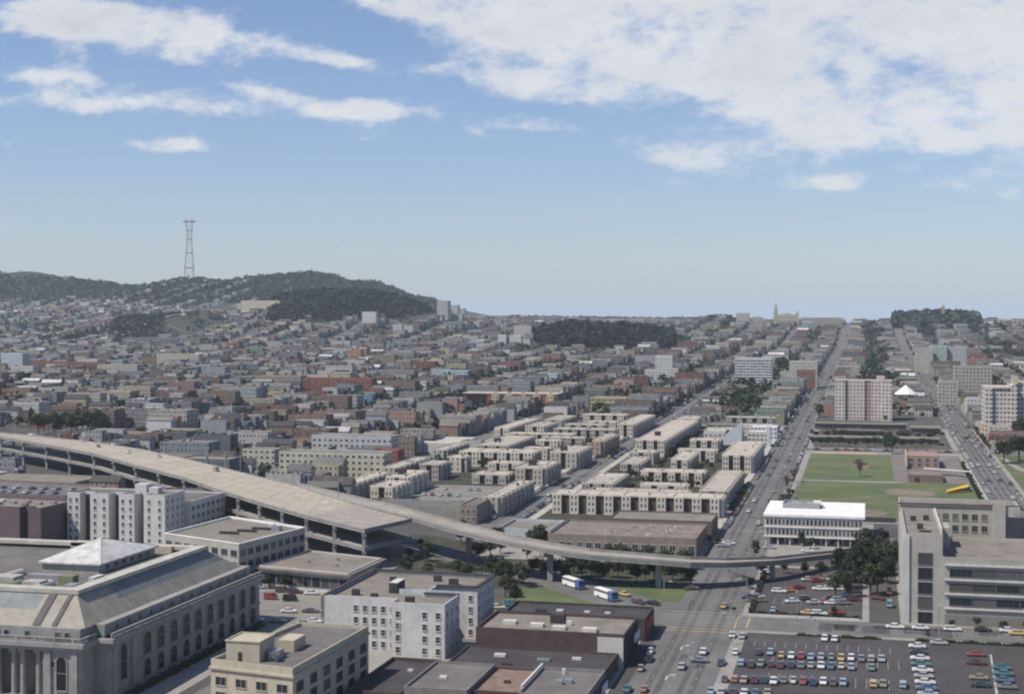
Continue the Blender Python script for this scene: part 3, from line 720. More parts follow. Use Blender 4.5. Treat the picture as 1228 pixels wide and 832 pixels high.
# ------------------------------------------------------------------ white-roofed office by the avenue
P_ = rect(-38.3, -1., 571, 613)
r = thing('office_building', 'white three-storey office with brilliant white flat roof and rows of narrow dark windows', 'office building', (-20, 592, zg(0, 580)))
m = M(); m.prism(rect(-36.5, -2.8, 573, 611), -3, 3.2); m.build('ground_floor', grey_conc, r)
m = M(); m.prism(P_, 3.2, 11., bottom=True); m.build('wall', white_wall, r)
m = M(); m.prism(inset(P_, -.5), 11., 11.9, bottom=True); m.build('roof', white_roof, r)
windows(r, (-38.3, 571), (-1, 571), [4.1, 7.9], 24, .95, 2.2, 'plain', 'frame_white', .4); windows(r, (-36.5, 573), (-2.8, 573), [.4], 12, 2.2, 2.5, 'plain', 'frame_white', .4)
for z in (3.15, 6.9): boxpart(r, 'spandrel', white_roof, -38.6, -.7, 570.6, 570.98, z, z + .55)
for i in range(9): boxpart(r, 'column', white_wall, -38 + i * 4.55, -37.5 + i * 4.55, 571.2, 571.7, -1, 3.2)
boxpart(r, 'roof_screen', metal, -32.5, -18, 590, 590.4, 11.9, 13.8); boxpart(r, 'roof_screen', metal, -32.5, -32, 590.4, 603, 11.9, 13.8); boxpart(r, 'roof_screen', metal, -18.4, -18, 590.4, 603, 11.9, 13.8); boxpart(r, 'roof_screen', metal, -32.5, -18, 602.6, 603, 11.9, 13.8)
for x, y in ((-30, 593), (-26, 594), (-22, 597), (-28, 599)): boxpart(r, 'roof_plant', grey_conc, x - 1.3, x + 1.3, y - 1, y + 1, 11.9, 13.6)
boxpart(r, 'stair_head', white_roof, -20.5, -17.5, 592, 596, 13.8, 14.6)
# ------------------------------------------------------------------ big concrete building, right
yr = 445
r = thing('concrete_building', 'large grey concrete office building with ribbon windows and tall rear wing on the right', 'office building', (30, 470, zg(30, yr)))
def sub(poly, h, z0, wallm, roofm, par=.9, cop=None): shell(r, poly, h, wallm, roofm, par, .4, z0, cop)
SWP = rect(11.2, 21.8, 444, 505); FWP = rect(21.8, 85, 443, 482); RWP = [(10.8, 505), (40.5, 505), (40.5, 503), (49, 503), (49, 522), (10.8, 522)]
sub(SWP, 25.4, -3, grey_conc, tan_roof); sub(FWP, 19.2, -3, grey_conc, tan_roof)
sub(RWP, 27, -3, grey_conc, tan_roof, .8); sub(rect(22, 85, 482.2, 502), 17, -3, grey_conc, tan_roof, .6)
m = M(); m.box(40.7, 44.4, 502.3, 503, 3, 29.2); m.build('stair_tower', grey_conc, r)
boxpart(r, 'dark_panel', mat('dark_cladding', (.04, .045, .06), .5), 44.6, 50.5, 502.2, 503.1, 3, 24.5)
# strip window bay in the south wing, ribbons in the front wing
for z in (.2, 4.7, 9., 13.3, 17.6): windows(r, (14.6, 444), (19.2, 444), [z], 1, 3.9, 3.2, 'strip', 'frame_dark')
for z in (6.1, 10.3, 14.5):
    windows(r, (23.6, 443), (63, 443), [z], 6, 6.2, 2., 'strip', 'frame_dark')
for z in (4.9, 9.1, 13.3, 17.6): boxpart(r, 'ledge', pale_wall, 22.3, 84, 442.4, 443, z, z + .45)
for z in (4., 8.3, 12.6, 16.9, 21.2): windows(r, (11.2, 503), (11.2, 447), [z], 9, 3.8, 2., 'pair', 'frame_white')
for k in range(10): boxpart(r, 'pier', pale_wall, 10.7, 11.2, 446 + k * 6.2, 447.2 + k * 6.2, 0, 25)
boxpart(r, 'end_pier', pale_wall, 10.6, 12.4, 443.5, 444.4, 0, 26)
for z in (19., 22.8): windows(r, (10.8, 505), (40.5, 505), [z], 9, 1.7, 2., 'pair', 'frame_tan', 1., skip=())
boxpart(r, 'cornice', dark_roof, 10.4, 49.2, 504.4, 504.7, 27.6, 28.1)
boxpart(r, 'stair_head', grey_conc, 22.2, 25, 466, 478, 19.2, 25.4)
boxpart(r, 'wing_wall', pale_wall, 21.6, 22.1, 452, 500, 24, 27.2)
for x, y in ((14.5, 480), (18.5, 482), (16, 462)): boxpart(r, 'roof_plant', dark, x - .9, x + .9, y - .7, y + .7, 25.4, 27)
boxpart(r, 'roof_hatch', dark, 15.5, 19, 455, 456.4, 25.4, 25.9); boxpart(r, 'entrance_band', mat('shop_base', (.2, .19, .17)), 22.4, 84, 442.6, 443.02, 0, 3.4)
reserve(-36.5, 54, 300, 905)
# ------------------------------------------------------------------ warehouses beyond the ramp
r = shop('wide low warehouse with grey-brown roof scattered with pale debris, beyond the ramp', -117, -61, 538, 577, 6, mat('brown_wall', (.22, .18, .15)), mat('mottled_roof', (.2, .165, .14), .95, .3, .2, dirt=.4), .7, name='warehouse',
         units=((-80, 545, 1.2, 1.2, .8, white_wall),) )
windows(r, (-117, 538), (-61, 538), [1.6], 16, 2.1, 2.2, 'strip', 'frame_white')
for k in range(26): boxpart(r, 'roof_vent', random.choice([pale_wall, pale_wall, tan_roof]), *(lambda x, y: (x - .28, x + .28, y - .28, y + .28))(random.uniform(-100, -66), random.uniform(548, 572)), 6, 6.6)
r = shop('long flat warehouse with curved grey roof directly before the tan housing row', -101, -59.5, 579, 604, 6.4, mat('dark_brown_wall', (.13, .11, .1)), tan_roof, .6, name='warehouse')
r = shop('white-walled garage with tan roof beside the ramp at the avenue left of the warehouses', -140, -119, 552, 579, 5, mat('pale_blue_wall', (.42, .46, .5)), tan_roof, .9, name='garage')
windows(r, (-140, 552), (-119, 552), [1.6], 6, 1.6, 1.6, 'plain')
r = shop('long grey-walled storage building between the ramp and the tan housing left of the avenue', -212, -168, 602, 622, 5.6, mat('sage_wall', (.26, .26, .23)), grey_roof, .5, name='warehouse')
r = shop('brown-fronted two-storey house at the corner beside the ramp and the avenue', -168, -160.5, 596, 622, 7.5, mat('brown_front', (.26, .2, .15)), grey_roof, .5, name='corner_house')
windows(r, (-168, 596), (-160.5, 596), [1.2, 4.4], 3, 1.2, 1.6); windows(r, (-160.5, 596), (-160.5, 622), [1.2, 4.4], 7, 1.2, 1.6)
# ------------------------------------------------------------------ elevated road with its ramp and lower deck
def elevated():
    root = thing('elevated_road', 'double-decked concrete elevated road with a single curving ramp swinging down to the right', 'elevated road', (-172, 500, zg(-172, 500)))
    Z0 = root.location.z
    def Z(p, h): return SL * p[1] + h - Z0
    near = [(-700, 815), (-600, 806), (-545, 789), (-499, 767), (-448, 732), (-398, 696), (-350, 652), (-304, 612), (-270, 576), (-237, 544), (-205, 514.5), (-172.5, 488), (-163.5, 515)]
    far = [(-700, 825), (-600, 819), (-549, 803), (-500, 784), (-432, 752), (-380, 718), (-335, 680), (-300, 648), (-272, 622), (-244, 597), (-219, 571), (-199, 548), (-199, 548)]
    H = [14.] * len(near)
    def deck(nm, near, far, H, mt, dz=0., th=.95):
        m = M()
        for i in range(len(near) - 1):
            a, b, c, d = near[i], near[i + 1], far[i + 1], far[i]; ha, hb = H[i] + dz, H[i + 1] + dz
            top = [(a[0], a[1], Z(a, ha)), (b[0], b[1], Z(b, hb)), (c[0], c[1], Z(c, hb)), (d[0], d[1], Z(d, ha))]
            if c == d: top = top[:3]
            m.face(top, 0); m.face([(x, y, z - th) for x, y, z in reversed(top)], 1)
            m.face([(a[0], a[1], Z(a, ha - th)), (b[0], b[1], Z(b, hb - th)), (b[0], b[1], Z(b, hb)), (a[0], a[1], Z(a, ha))], 1)
            if c != d: m.face([(c[0], c[1], Z(c, hb - th)), (d[0], d[1], Z(d, ha - th)), (d[0], d[1], Z(d, ha)), (c[0], c[1], Z(c, hb))], 1)
        return m.build(nm, [mt, deck_side], root)
    def rail(nm, line, H, side, h=.6, t=.3, dz=0.):
        m = M()
        for i in range(len(line) - 1):
            a, b = line[i], line[i + 1]; dx, dy = b[0] - a[0], b[1] - a[1]; L = math.hypot(dx, dy) or 1; nx, ny = -dy / L * side * t, dx / L * side * t
            q = [(a[0], a[1]), (b[0], b[1]), (b[0] + nx, b[1] + ny), (a[0] + nx, a[1] + ny)]
            if side < 0: q = [q[1], q[0], q[3], q[2]]; ha, hb = H[i + 1] + dz, H[i] + dz
            else: ha, hb = H[i] + dz, H[i + 1] + dz
            hs = [ha, hb, hb, ha]
            for k in range(4):
                p, p2 = q[k], q[(k + 1) % 4]; m.face([(p[0], p[1], Z(p, hs[k] - .3)), (p2[0], p2[1], Z(p2, hs[(k + 1) % 4] - .3)), (p2[0], p2[1], Z(p2, hs[(k + 1) % 4] + h)), (p[0], p[1], Z(p, hs[k] + h))])
            m.face([(p[0], p[1], Z(p, hs[k] + h)) for k, p in enumerate(q)])
        return m.build(nm, deck_side, root)
    deck('upper_deck', near, far, H, deck_top)
    rail('parapet', near, H, 1); rail('parapet', far[:-1], H, -1)
    lo_n = [(x, y) for x, y in near[2:]]; lo_f = far[2:]
    deck('lower_deck', lo_n, lo_f, [7.4] * len(lo_n), mat('deck_low', (.3, .28, .25)), 0, .8); rail('parapet', lo_n, [7.4] * len(lo_n), 1, .5)
    # darker concrete surface of the unfinished stub
    m = M(); m.face([(x, y, Z((x, y), 14.02)) for x, y in ((-172.8, 489.5), (-164.2, 514.5), (-198, 546), (-205, 518))]); m.build('stub_surface', mat('stub_concrete', (.3, .27, .23), .95, .2, .2, dirt=.4), root)
    m = M()
    def jn(a, b, w=.35):
        dx, dy = b[0] - a[0], b[1] - a[1]; L = math.hypot(dx, dy); nx, ny = -dy / L * w / 2, dx / L * w / 2
        m.face([(x, y, Z((x, y), 14.015)) for x, y in ((a[0] + nx, a[1] + ny), (b[0] + nx, b[1] + ny), (b[0] - nx, b[1] - ny), (a[0] - nx, a[1] - ny))][::-1])
    for i in range(1, 11):
        jn(near[i], far[i], .25)
    for k in (.25, .5, .75):
        for i in range(0, 10):
            jn(tuple(near[i][j] * (1 - k) + far[i][j] * k for j in (0, 1)), tuple(near[i + 1][j] * (1 - k) + far[i + 1][j] * k for j in (0, 1)), .22)
    m.build('lane_joint', mat('joint', (.2, .18, .15)), root)
    m = M()
    for k in (.12, .19, .31, .38, .56, .63, .81, .88):
        for i in range(0, 11):
            a = tuple(near[i][j] * (1 - k) + far[i][j] * k for j in (0, 1)); b = tuple(near[i + 1][j] * (1 - k) + far[i + 1][j] * k for j in (0, 1))
            dx, dy = b[0] - a[0], b[1] - a[1]; L = math.hypot(dx, dy); nx, ny = -dy / L * .45, dx / L * .45
            m.face([(x, y, Z((x, y), 14.01)) for x, y in ((a[0] + nx, a[1] + ny), (a[0] - nx, a[1] - ny), (b[0] - nx, b[1] - ny), (b[0] + nx, b[1] + ny))])
    m.build('tyre_track', mat('tyre_track', (.33, .295, .24), .9, .2, .1, dirt=.4), root)
    m = M(); rr = random.Random(8)
    for i in range(0, 11):
        n_ = 4
        for q in range(n_):
            t = q / n_; a = tuple(near[i][j] * (1 - t) + near[i + 1][j] * t for j in (0, 1)); b = tuple(far[i][j] * (1 - t) + far[i + 1][j] * t for j in (0, 1))
            m.face([(x, y, Z((x, y), 14.018)) for x, y in ((a[0], a[1]), (a[0] + .25, a[1] - .25), (b[0] + .25, b[1] - .25), (b[0], b[1]))])
    m.build('expansion_joint', mat('joint', (.2, .18, .15)), root)
    for i in range(1, 11):
        for k in (.0, .5):
            b = tuple(far[i][j] * (1 - k) + far[i + 1][j] * k for j in (0, 1)); g = Z(b, 14.8)
            m = M(); m.box(b[0] - .12, b[0] + .12, b[1] - .12, b[1] + .12, g, g + 7.5); m.box(b[0] - .1, b[0] + 2.2, b[1] - .08, b[1] + .08, g + 7.3, g + 7.5); m.build('light_pole', metal, root)
    # the ramp
    hs = [14.02, 14.03, 13.9, 13., 12.3, 11.4, 10.4, 9.3, 8.6, 7.6, 6.6, 4.6, 2.4, .2]
    pn = [(368, 588), (424, 605), (495, 622), (550, 638), (611, 652), (660, 661), (709, 668), (790, 674), (828, 677), (870, 677.5), (926, 675), (1005, 666), (1040, 660), (1062, 655)]
    pf = [(350, 577.5), (418, 592), (480, 606), (539, 622), (611, 640), (660, 650), (709, 658), (790, 665), (828, 668), (870, 669.5), (926, 668.5), (1005, 660), (1040, 655), (1062, 650)]
    rn = [R(*p, h) for p, h in zip(pn, hs)]; rf = [R(*p, h) for p, h in zip(pf, hs)]
    rf = [(a[0] * .25 + b[0] * .75, a[1] * .25 + b[1] * .75) for a, b in zip(rn, rf)]
    deck('ramp', rn, rf, hs, mat('ramp_top', (.3, .275, .235), .9, .15, .1, dirt=.4), 0, .9); rail('parapet', rn, hs, 1, .9, .3); rail('parapet', rf, hs, -1, .9, .3)
    # columns
    def col(x, y, z1, w=.75, zb=0.):
        m = M(); m.box(x - w, x + w, y - w, y + w, zb - 1, z1); return m
    def place(x, y, h, w=.75): 
        g = SL * y - Z0; m = M(); m.box(x - w, x + w, y - w, y + w, g - 1, g + h); m.build('column', deck_side, root)
    for i in range(1, 12):
        for k in ((0, .5) if i < 11 else (0,)):
            a = tuple(near[i][j] * (1 - k) + near[i + 1][j] * k for j in (0, 1)); b = tuple(far[i][j] * (1 - k) + far[i + 1][j] * k for j in (0, 1))
            dx, dy = b[0] - a[0], b[1] - a[1]; L = math.hypot(dx, dy); ux, uy = dx / L, dy / L
            place(a[0] + ux * 1.2, a[1] + uy * 1.2, 12.7, .6); place(b[0] - ux * 1.2, b[1] - uy * 1.2, 12.7, .6)
            for zt in (12.1, 6.): 
                m = M(); nx, ny = -uy * .7, ux * .7; g = SL * a[1] - Z0
                m.prism([(a[0] - nx, a[1] - ny), (a[0] + nx, a[1] + ny), (b[0] + nx, b[1] + ny), (b[0] - nx, b[1] - ny)][::-1], g + zt - .5, g + zt + .6, bottom=True); m.build('cross_beam', deck_side, root)
    for i in (3, 5, 7, 10, 11):
        c = ((rn[i][0] + rf[i][0]) / 2, (rn[i][1] + rf[i][1]) / 2)
        if i == 3: c = (-142.8, 519)
        place(c[0], c[1], hs[i] - .9, .9)
elevated()
# ------------------------------------------------------------------ tan flat-roofed housing rows
tan_wall = mat('tan_stucco', (.56, .51, .43), .9, .1, .25); tan_wall2 = mat('greyed_stucco', (.4, .37, .32), .9, .1, .25); pink_wall = mat('pinkish_stucco', (.36, .27, .22), .9, .1, .25)
tan_roof2 = mat('pale_gravel_roof', (.43, .39, .33), .95, .15, .12, dirt=.3)
BAYM = {}
def bay_mesh(w, d, h, key, wm):
    k = (w, d, h, key)
    if k not in BAYM:
        m = M(); m.box(-w / 2, w / 2, -d, 0, -2, h, 0, 2)
        for z in (1.1, 3.8, 6.5):
            if z + 1.4 > h: continue
            for x in (-w * .22, w * .22): m.face([(x - .35, -d - .02, z), (x + .35, -d - .02, z), (x + .35, -d - .02, z + 1.5), (x - .35, -d - .02, z + 1.5)], 1)
        BAYM[k] = m.build('bay', [wm, glass, tan_roof2], link=False, loc='local')
    return BAYM[k]
def housing(label, x0, x1, y0, y1, h, wm=None, ends=None, pent=(), key='t', group=None):
    wm = wm or tan_wall
    r = thing('housing_block', label, 'housing block', ((x0 + x1) / 2, (y0 + y1) / 2, zg(0, (y0 + y1) / 2)))
    if group: r['group'] = group
    m = M(); m.prism(rect(x0 + 1.6, x1 - 1.6, y0 + 1.6, y1 - 1.6), -3, h - .3); m.build('wall', mat('shaded_recess_wall', (.07, .06, .055), .9, .2), r)  # dark brown core wall; the shade of the recesses is put into its colour
    m = M(); m.prism(rect(x0 + .9, x1 - .9, y0 + .9, y1 - .9), h - .3, h, bottom=True)
    m.build('roof', tan_roof2, r)
    m = M()
    for a, b, c, d in ((x0 + 1, x1 - 1, y0 + 1, y0 + 1.4), (x0 + 1, x1 - 1, y1 - 1.4, y1 - 1), (x0 + 1, x0 + 1.4, y0 + 1.4, y1 - 1.4), (x1 - 1.4, x1 - 1, y0 + 1.4, y1 - 1.4)): m.box(a, b, c, d, h, h + .45)
    L = y1 - y0
    if L > 20:
        for k in range(1, int(L / 10)): m.box(x0 + 1.4, x1 - 1.4, y0 + k * 10 - .15, y0 + k * 10 + .15, h, h + .4)
    L2 = x1 - x0
    if L2 > 26:
        for k in range(1, int(L2 / 11)): m.box(x0 + k * 11 - .15, x0 + k * 11 + .15, y0 + 1.4, y1 - 1.4, h, h + .4)
    m.build('parapet', wm, r)
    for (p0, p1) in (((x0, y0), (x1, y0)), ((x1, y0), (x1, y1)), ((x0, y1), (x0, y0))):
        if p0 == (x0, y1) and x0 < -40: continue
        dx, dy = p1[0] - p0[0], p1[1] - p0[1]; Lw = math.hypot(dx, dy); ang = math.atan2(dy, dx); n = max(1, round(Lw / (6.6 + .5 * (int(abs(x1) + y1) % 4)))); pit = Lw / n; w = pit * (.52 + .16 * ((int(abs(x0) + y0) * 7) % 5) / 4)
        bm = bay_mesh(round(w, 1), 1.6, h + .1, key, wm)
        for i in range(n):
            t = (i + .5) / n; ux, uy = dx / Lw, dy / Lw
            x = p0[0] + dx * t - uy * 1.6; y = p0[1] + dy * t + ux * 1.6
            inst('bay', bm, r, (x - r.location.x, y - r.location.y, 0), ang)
    hr = random.Random(int(x0 * 7 + y0 * 13)); kk = min(7, int((x1 - x0) * (y1 - y0) / 55))
    for q in range(kk):
        a_, b_ = hr.uniform(x0 + 2.5, x1 - 3.5), hr.uniform(y0 + 2.5, y1 - 3.5); s_ = hr.uniform(.35, .8)
        boxpart(r, 'roof_vent', hr.choice([metal, dark, pale_wall, tan_wall2]), a_, a_ + s_ * 1.5, b_, b_ + s_, h, h + hr.uniform(.4, 1.3))
    for (px_, py_) in pent: boxpart(r, 'stair_head', dark, px_ - 1.8, px_ + 1.8, py_ - 1.6, py_ + 1.6, h, h + 2.8)
    reserve(x0 - 2, x1 + 2, y0 - 2, y1 + 2)
    return r
housing('long tan housing row facing the warehouses, with dark recesses between white piers', -137.5, -60, 633, 650, 8.4)
housing('second tan housing row, its roof showing right behind the long white-piered row', -126, -78, 662, 674, 6.6, tan_wall2)
housing('tan housing wing running up the avenue from the right end of the white-piered row', -74, -60, 654, 745, 8.2, tan_wall2)
housing('low grey housing block behind the left end of the long white-piered row', -134, -117, 688, 735, 6.2, tan_wall2)
housing('courtyard housing row with pale piers and dark round trees in front', -113, -79, 735, 750, 7., tan_wall)
housing('small low housing block beside the left avenue in front of the large tan block', -129.5, -117, 772, 812, 6.2, tan_wall2)
housing('small tan housing block at the centre of the tree-filled courtyard', -104.5, -93, 789, 836, 7., tan_wall)
housing('square tan housing block with ribbed roof between courtyard and right-hand avenue', -77.5, -59.5, 796, 885, 9., tan_wall)
housing('largest tan housing block with red-brown roof patches right of the left avenue', -135.5, -116, 866, 1040, 8.6, tan_wall, pent=((-126, 900),))
housing('tan housing row behind the tiny courtyard gardens, farthest from the left avenue', -108, -84, 846, 858, 6.5, tan_wall)
housing('brown-fronted tan housing row along the left side of the left avenue, nearest the ramp', -165, -155, 617, 684, 8., tan_wall2)
housing('grey-tan housing block with black roof box, second along the left avenue', -175, -157, 718, 757, 9., tan_wall2, pent=((-168, 735),))
housing('grey-tan housing block with black roof box, third along the left avenue', -173, -155, 794, 836, 9., tan_wall2, pent=((-166, 806),))
housing('pink-brown housing block at the far end of the row beside the left avenue', -163, -152, 856, 915, 9., pink_wall, key='p', pent=((-160, 850),))
housing('stepped tan housing row left of the parking court, nearest block of the staircase', -227, -213, 646, 672, 7.5, tan_wall)
housing('stepped tan housing row, second block with black roof box left of the parking court', -229, -215, 675, 708, 8.3, tan_wall, pent=((-224, 690),))
housing('stepped tan housing row, third block of the staircase left of the parking court', -229.5, -216, 731, 752, 8.2, tan_wall2)
housing('stepped tan housing row, farthest block of the staircase left of the parking court', -225, -213, 768, 782, 8., tan_wall)
housing('long tan housing row with white piers behind the parking court', -226, -181, 796, 817, 8.2, tan_wall)
housing('low tan building at the back edge of the parking court', -199, -178, 724, 742, 4.6, tan_wall2)
housing('tan housing block with light roof behind the long white-piered parking court row', -224.5, -203, 828, 900, 8.2, tan_wall2, pent=((-216, 850),))
housing('farthest long tan housing row with piers before the grey side street', -225, -181, 908, 921, 8., tan_wall)
housing('grey housing row past the side street, left of the left avenue', -203, -160, 945, 960, 8., tan_wall2)
housing('tan housing wing beside the left avenue past the side street', -166, -153, 980, 1082, 8., tan_wall)
housing('pale housing row farthest back before the yellow building', -206, -172, 1062, 1078, 8., tan_wall)
housing('narrow tan housing row in the middle of the block past the side street', -205, -175, 990, 1004, 7., tan_wall2)
housing('cluster of small pale courtyard houses beside the grey sloped roof', -108, -88, 905, 920, 6.5, tan_wall)
r = shop('wide low warehouse with tan roof left of the staircase of tan housing', -273, -244, 858, 908, 5.5, pale_wall, tan_roof2, .5, name='warehouse')
for i, a in enumerate([(-106, -82, 688, 699), (-134, -117, 828, 846), (-244, -233, 640, 700), (-244, -233, 712, 770), (-244, -233, 800, 850), (-200, -180, 762, 772), (-198, -181, 838, 850), (-198, -181, 868, 880), (-198, -170, 930 - 42, 930 - 32), (-134, -118, 1050, 1076), (-106, -84, 985, 997), (-84, -62, 1008, 1020), (-244, -232, 948, 1040), (-226, -210, 960, 1000), (-226, -210, 1020, 1070), (-195, -172, 1024, 1036), (-100, -64, 1060, 1074)]):
    housing(['low tan housing row hidden behind the second row in the tree court', 'short tan block right of the left avenue, just before the largest tan block', 'tan row on the far street side behind the nearest staircase block', 'tan row on the far street side behind the second staircase block', 'tan row on the far street side behind the farthest staircase block', 'low tan row closing the back of the parking court', 'small tan court row right of the light-roofed housing block, near one', 'small tan court row right of the light-roofed housing block, far one', 'tan row just before the grey side street left of the left avenue', 'short tan block beyond the largest tan block', 'small tan row behind the chapel courtyard', 'low tan row along the wide avenue beyond the white slabs', 'tan row along the far left street past the side street', 'tan block in the court past the side street, near one', 'tan block in the court past the side street, far one', 'low tan row in the court past the side street', 'tan row at the far cross street beside the wide avenue'][i], *a, random.choice([6.4, 7.2, 8.]), random.choice([tan_wall, tan_wall2]))
# pyramid-roofed grey hall and the white apartment slab beside it
r = thing('chapel', 'grey chapel with steep slanting roof rising in the courtyard among tan housing', 'chapel', (-80, 925, zg(0, 925)))
m = M(); m.prism(rect(-92, -76, 915, 935), -2, 3); m.build('wall', grey_conc, r)
m = M(); a, b, c, d, t = (-93, 914, 3), (-75.5, 914, 3), (-75.5, 936, 3), (-93, 936, 3), (-76.5, 930, 17)
for f_ in ((a, b, t), (b, c, t), (c, d, t), (d, a, t)): m.face(list(f_))
m.build('roof', mat('slate_blue_roof', (.21, .23, .25), .6, .1), r)
def fbuild(name, label, cat, x0, x1, y0, y1, h, col, roofm=None, cw=3., ch=3., wx=(.25, .75), wz=(.3, .75), par=.6, z=None, base=-4, key=None, group=None):
    """building whose many small windows sit in its wall surface"""
    r = thing(name, label, cat, ((x0 + x1) / 2, (y0 + y1) / 2, zg((x0 + x1) / 2, y0) if z is None else z), group=group)
    fm = facade('front_%s' % (key or label[:24]), None, cw, ch, wx, wz, c=col)
    m = M(); P = rect(x0, x1, y0, y1); ins = inset(P, .4)
    for i in range(4):
        j = (i + 1) % 4; m.wall(P[i], P[j], base, h - .4, 0)
    m.build('wall', fm, r)
    m = M(); cm = mat('cap_%s' % (key or label[:24]), tuple(min(.8, c * 1.08) for c in col))
    for i in range(4):
        j = (i + 1) % 4; a, b, c, d = P[i], P[j], ins[j], ins[i]; z1 = h + par
        m.wall(a, b, h - .4, z1); m.face([(a[0], a[1], z1), (b[0], b[1], z1), (c[0], c[1], z1), (d[0], d[1], z1)]); m.face([(c[0], c[1], h), (d[0], d[1], h), (d[0], d[1], z1), (c[0], c[1], z1)])
    m.build('parapet', cm, r)
    m = M(); m.face([(x, y, h) for x, y in ins]); m.build('roof', roofm or grey_roof, r)
    reserve(x0 - 3, x1 + 3, y0 - 3, y1 + 3)
    return r
def fb_px(name, label, cat, xa, xb, yb, yt, depth, col, **k):
    """survey a far building from where its foot and eaves stand in the photograph"""
    X, Y = hit((xa + xb) / 2, yb); d = -X * sP + Y * cP
    w = (xb - xa) / F * d / cP; x0 = X - w / 2
    h = (yb - yt) / F * d
    return fbuild(name, label, cat, x0, x0 + w, Y, Y + depth, h, col, **k)
r = fbuild('apartment_slab', 'white four-storey apartment slab with reddish balconies beside the chapel', 'apartment slab', -74, -60, 940, 952, 9, (.5, .48, .46), white_roof, 2.6, 2.8, (.2, .8))
boxpart(r, 'stair_tower', white_wall, -62, -59.4, 938, 944, 0, 13)
fbuild('apartment_slab', 'white slab with blue-grey roof farther up the avenue behind the chapel', 'apartment slab', -76, -58, 985, 1000, 8, (.52, .53, .54), white_roof, 2.6, 2.8)
fbuild('row_building', 'small white building tucked between courtyard trees and the chapel', 'house', -104, -90, 960, 975, 7, (.5, .48, .44), tan_roof2)
fbuild('row_building', 'low grey building with flat roof along the road past the tan housing', 'house', -110, -60, 1030, 1050, 5, (.2, .19, .18), tan_roof)
# pink tower and other towers
pink = thing('apartment_tower', 'pale pinkish eleven-storey apartment tower with red-striped front beyond the playing field', 'apartment tower', (-2, 1160, zg(0, 1150)))
for a, b, yy, wm in ((-24, -16.2, 1150, (.5, .46, .43)), (-16.2, -13.2, 1151.2, (.3, .2, .18)), (-13.2, -1.5, 1150.5, (.48, .43, .4)), (-1.5, 3., 1151.4, (.32, .22, .2)), (3., 11, 1150.5, (.48, .43, .4)), (11, 18.6, 1146, (.54, .48, .45))):
    fm = facade('pink%d' % int(a * 10), None, 2.6, 2.75, (.25, .75), (.3, .78), c=wm)
    m = M(); m.prism(rect(a, b, yy, 1166), -3, 30.2); m.build('wall', fm, pink)
m = M(); m.prism([(-24.2, 1149.8), (-16.2, 1149.8), (-16.2, 1151), (11, 1151), (11, 1145.8), (18.8, 1145.8), (18.8, 1166.2), (-24.2, 1166.2)], 30.25, 30.9, bottom=True); m.build('roof', mat('pinkish_roof', (.45, .38, .34)), pink); boxpart(pink, 'stair_head', mat('pink_cap', (.5, .4, .37)), 7, 13, 1152, 1160, 30.9, 34); reserve(-30, 24, 1130, 1180)
tw = thing('apartment_tower', 'white ten-storey apartment tower with stair head at the right picture edge', 'apartment tower', (98, 1040, zg(98, 1035)))
for a, b, yy, hh in ((77.5, 82, 1030, 33.5), (82, 94, 1032, 33), (94, 98, 1030, 35), (98, 118, 1036, 36)):
    m = M(); m.prism(rect(a, b, yy, 1062), -3, hh); m.build('wall', facade('tower_white', None, 2.4, 3., (.2, .8), (.3, .78), c=(.5, .46, .42)), tw)
m = M(); m.prism(rect(77.3, 98, 1031, 1062.2), 33, 33.9); m.prism(rect(98, 118.2, 1035.8, 1062.2), 36, 36.8); m.build('roof', tan_roof2, tw); boxpart(tw, 'stair_head', cream_wall, 95, 99, 1034, 1042, 36, 41)
boxpart(tw, 'dark_base', mat('dark_grey_base', (.1, .11, .12)), 84, 96, 1031.4, 1031.99, 0, 5); reserve(70, 125, 1010, 1070)  # dark grey box across the foot of the tower front
fbuild('row_building', 'small cream block at the foot of the white tower by the right-hand street', 'house', 76.5, 89, 985, 1000, 11, (.42, .39, .33), tan_roof, key='cb')
fbuild('row_building', 'peach-coloured house beside the cream block under the white tower', 'house', 76, 84, 1040, 1052, 8, (.5, .36, .25), tan_roof, key='pb')
fb_px('apartment_slab', 'wide grey apartment slab with white balcony bands right of the left avenue end', 'apartment slab', 882, 925, 462, 430, 18, (.48, .48, .47), cw=4, ch=3, wx=(.04, .96), wz=(.35, .85))
fb_px('apartment_building', 'pale block with brick-red front wing beside the avenue below the hilltop church', 'apartment building', 947, 979, 466, 434, 22, (.42, .41, .35))
fb_px('apartment_building', 'dark red brick wing in front of the pale block beside the avenue', 'apartment building', 956, 977, 468, 445, 10, (.2, .1, .09))
fb_px('apartment_tower', 'tan ten-storey tower left of the white tower at right', 'apartment tower', 1146, 1188, 486, 440, 24, (.33, .3, .27))
fb_px('apartment_tower', 'lower tan tower in front of the ten-storey tan tower', 'apartment tower', 1126, 1148, 488, 458, 20, (.35, .33, .29))
fb_px('apartment_tower', 'pale yellow-grey slab, first of the cluster above the right-hand street', 'apartment tower', 1098, 1118, 447, 418, 20, (.4, .4, .33))
fb_px('apartment_tower', 'pale green slab in the middle of the cluster above the right-hand street', 'apartment tower', 1116, 1135, 446, 415, 20, (.36, .42, .38))
fb_px('apartment_tower', 'pale grey slab, last of the cluster above the right-hand street', 'apartment tower', 1133, 1158, 446, 417, 20, (.4, .41, .4))
r = fb_px('pavilion', 'dark round hall with peaked white tent roof behind the pink tower', 'hall', 1073, 1100, 486, 474, 24, (.2, .2, .2))
x, y = r.location.x, r.location.y
m = M(); n = 10
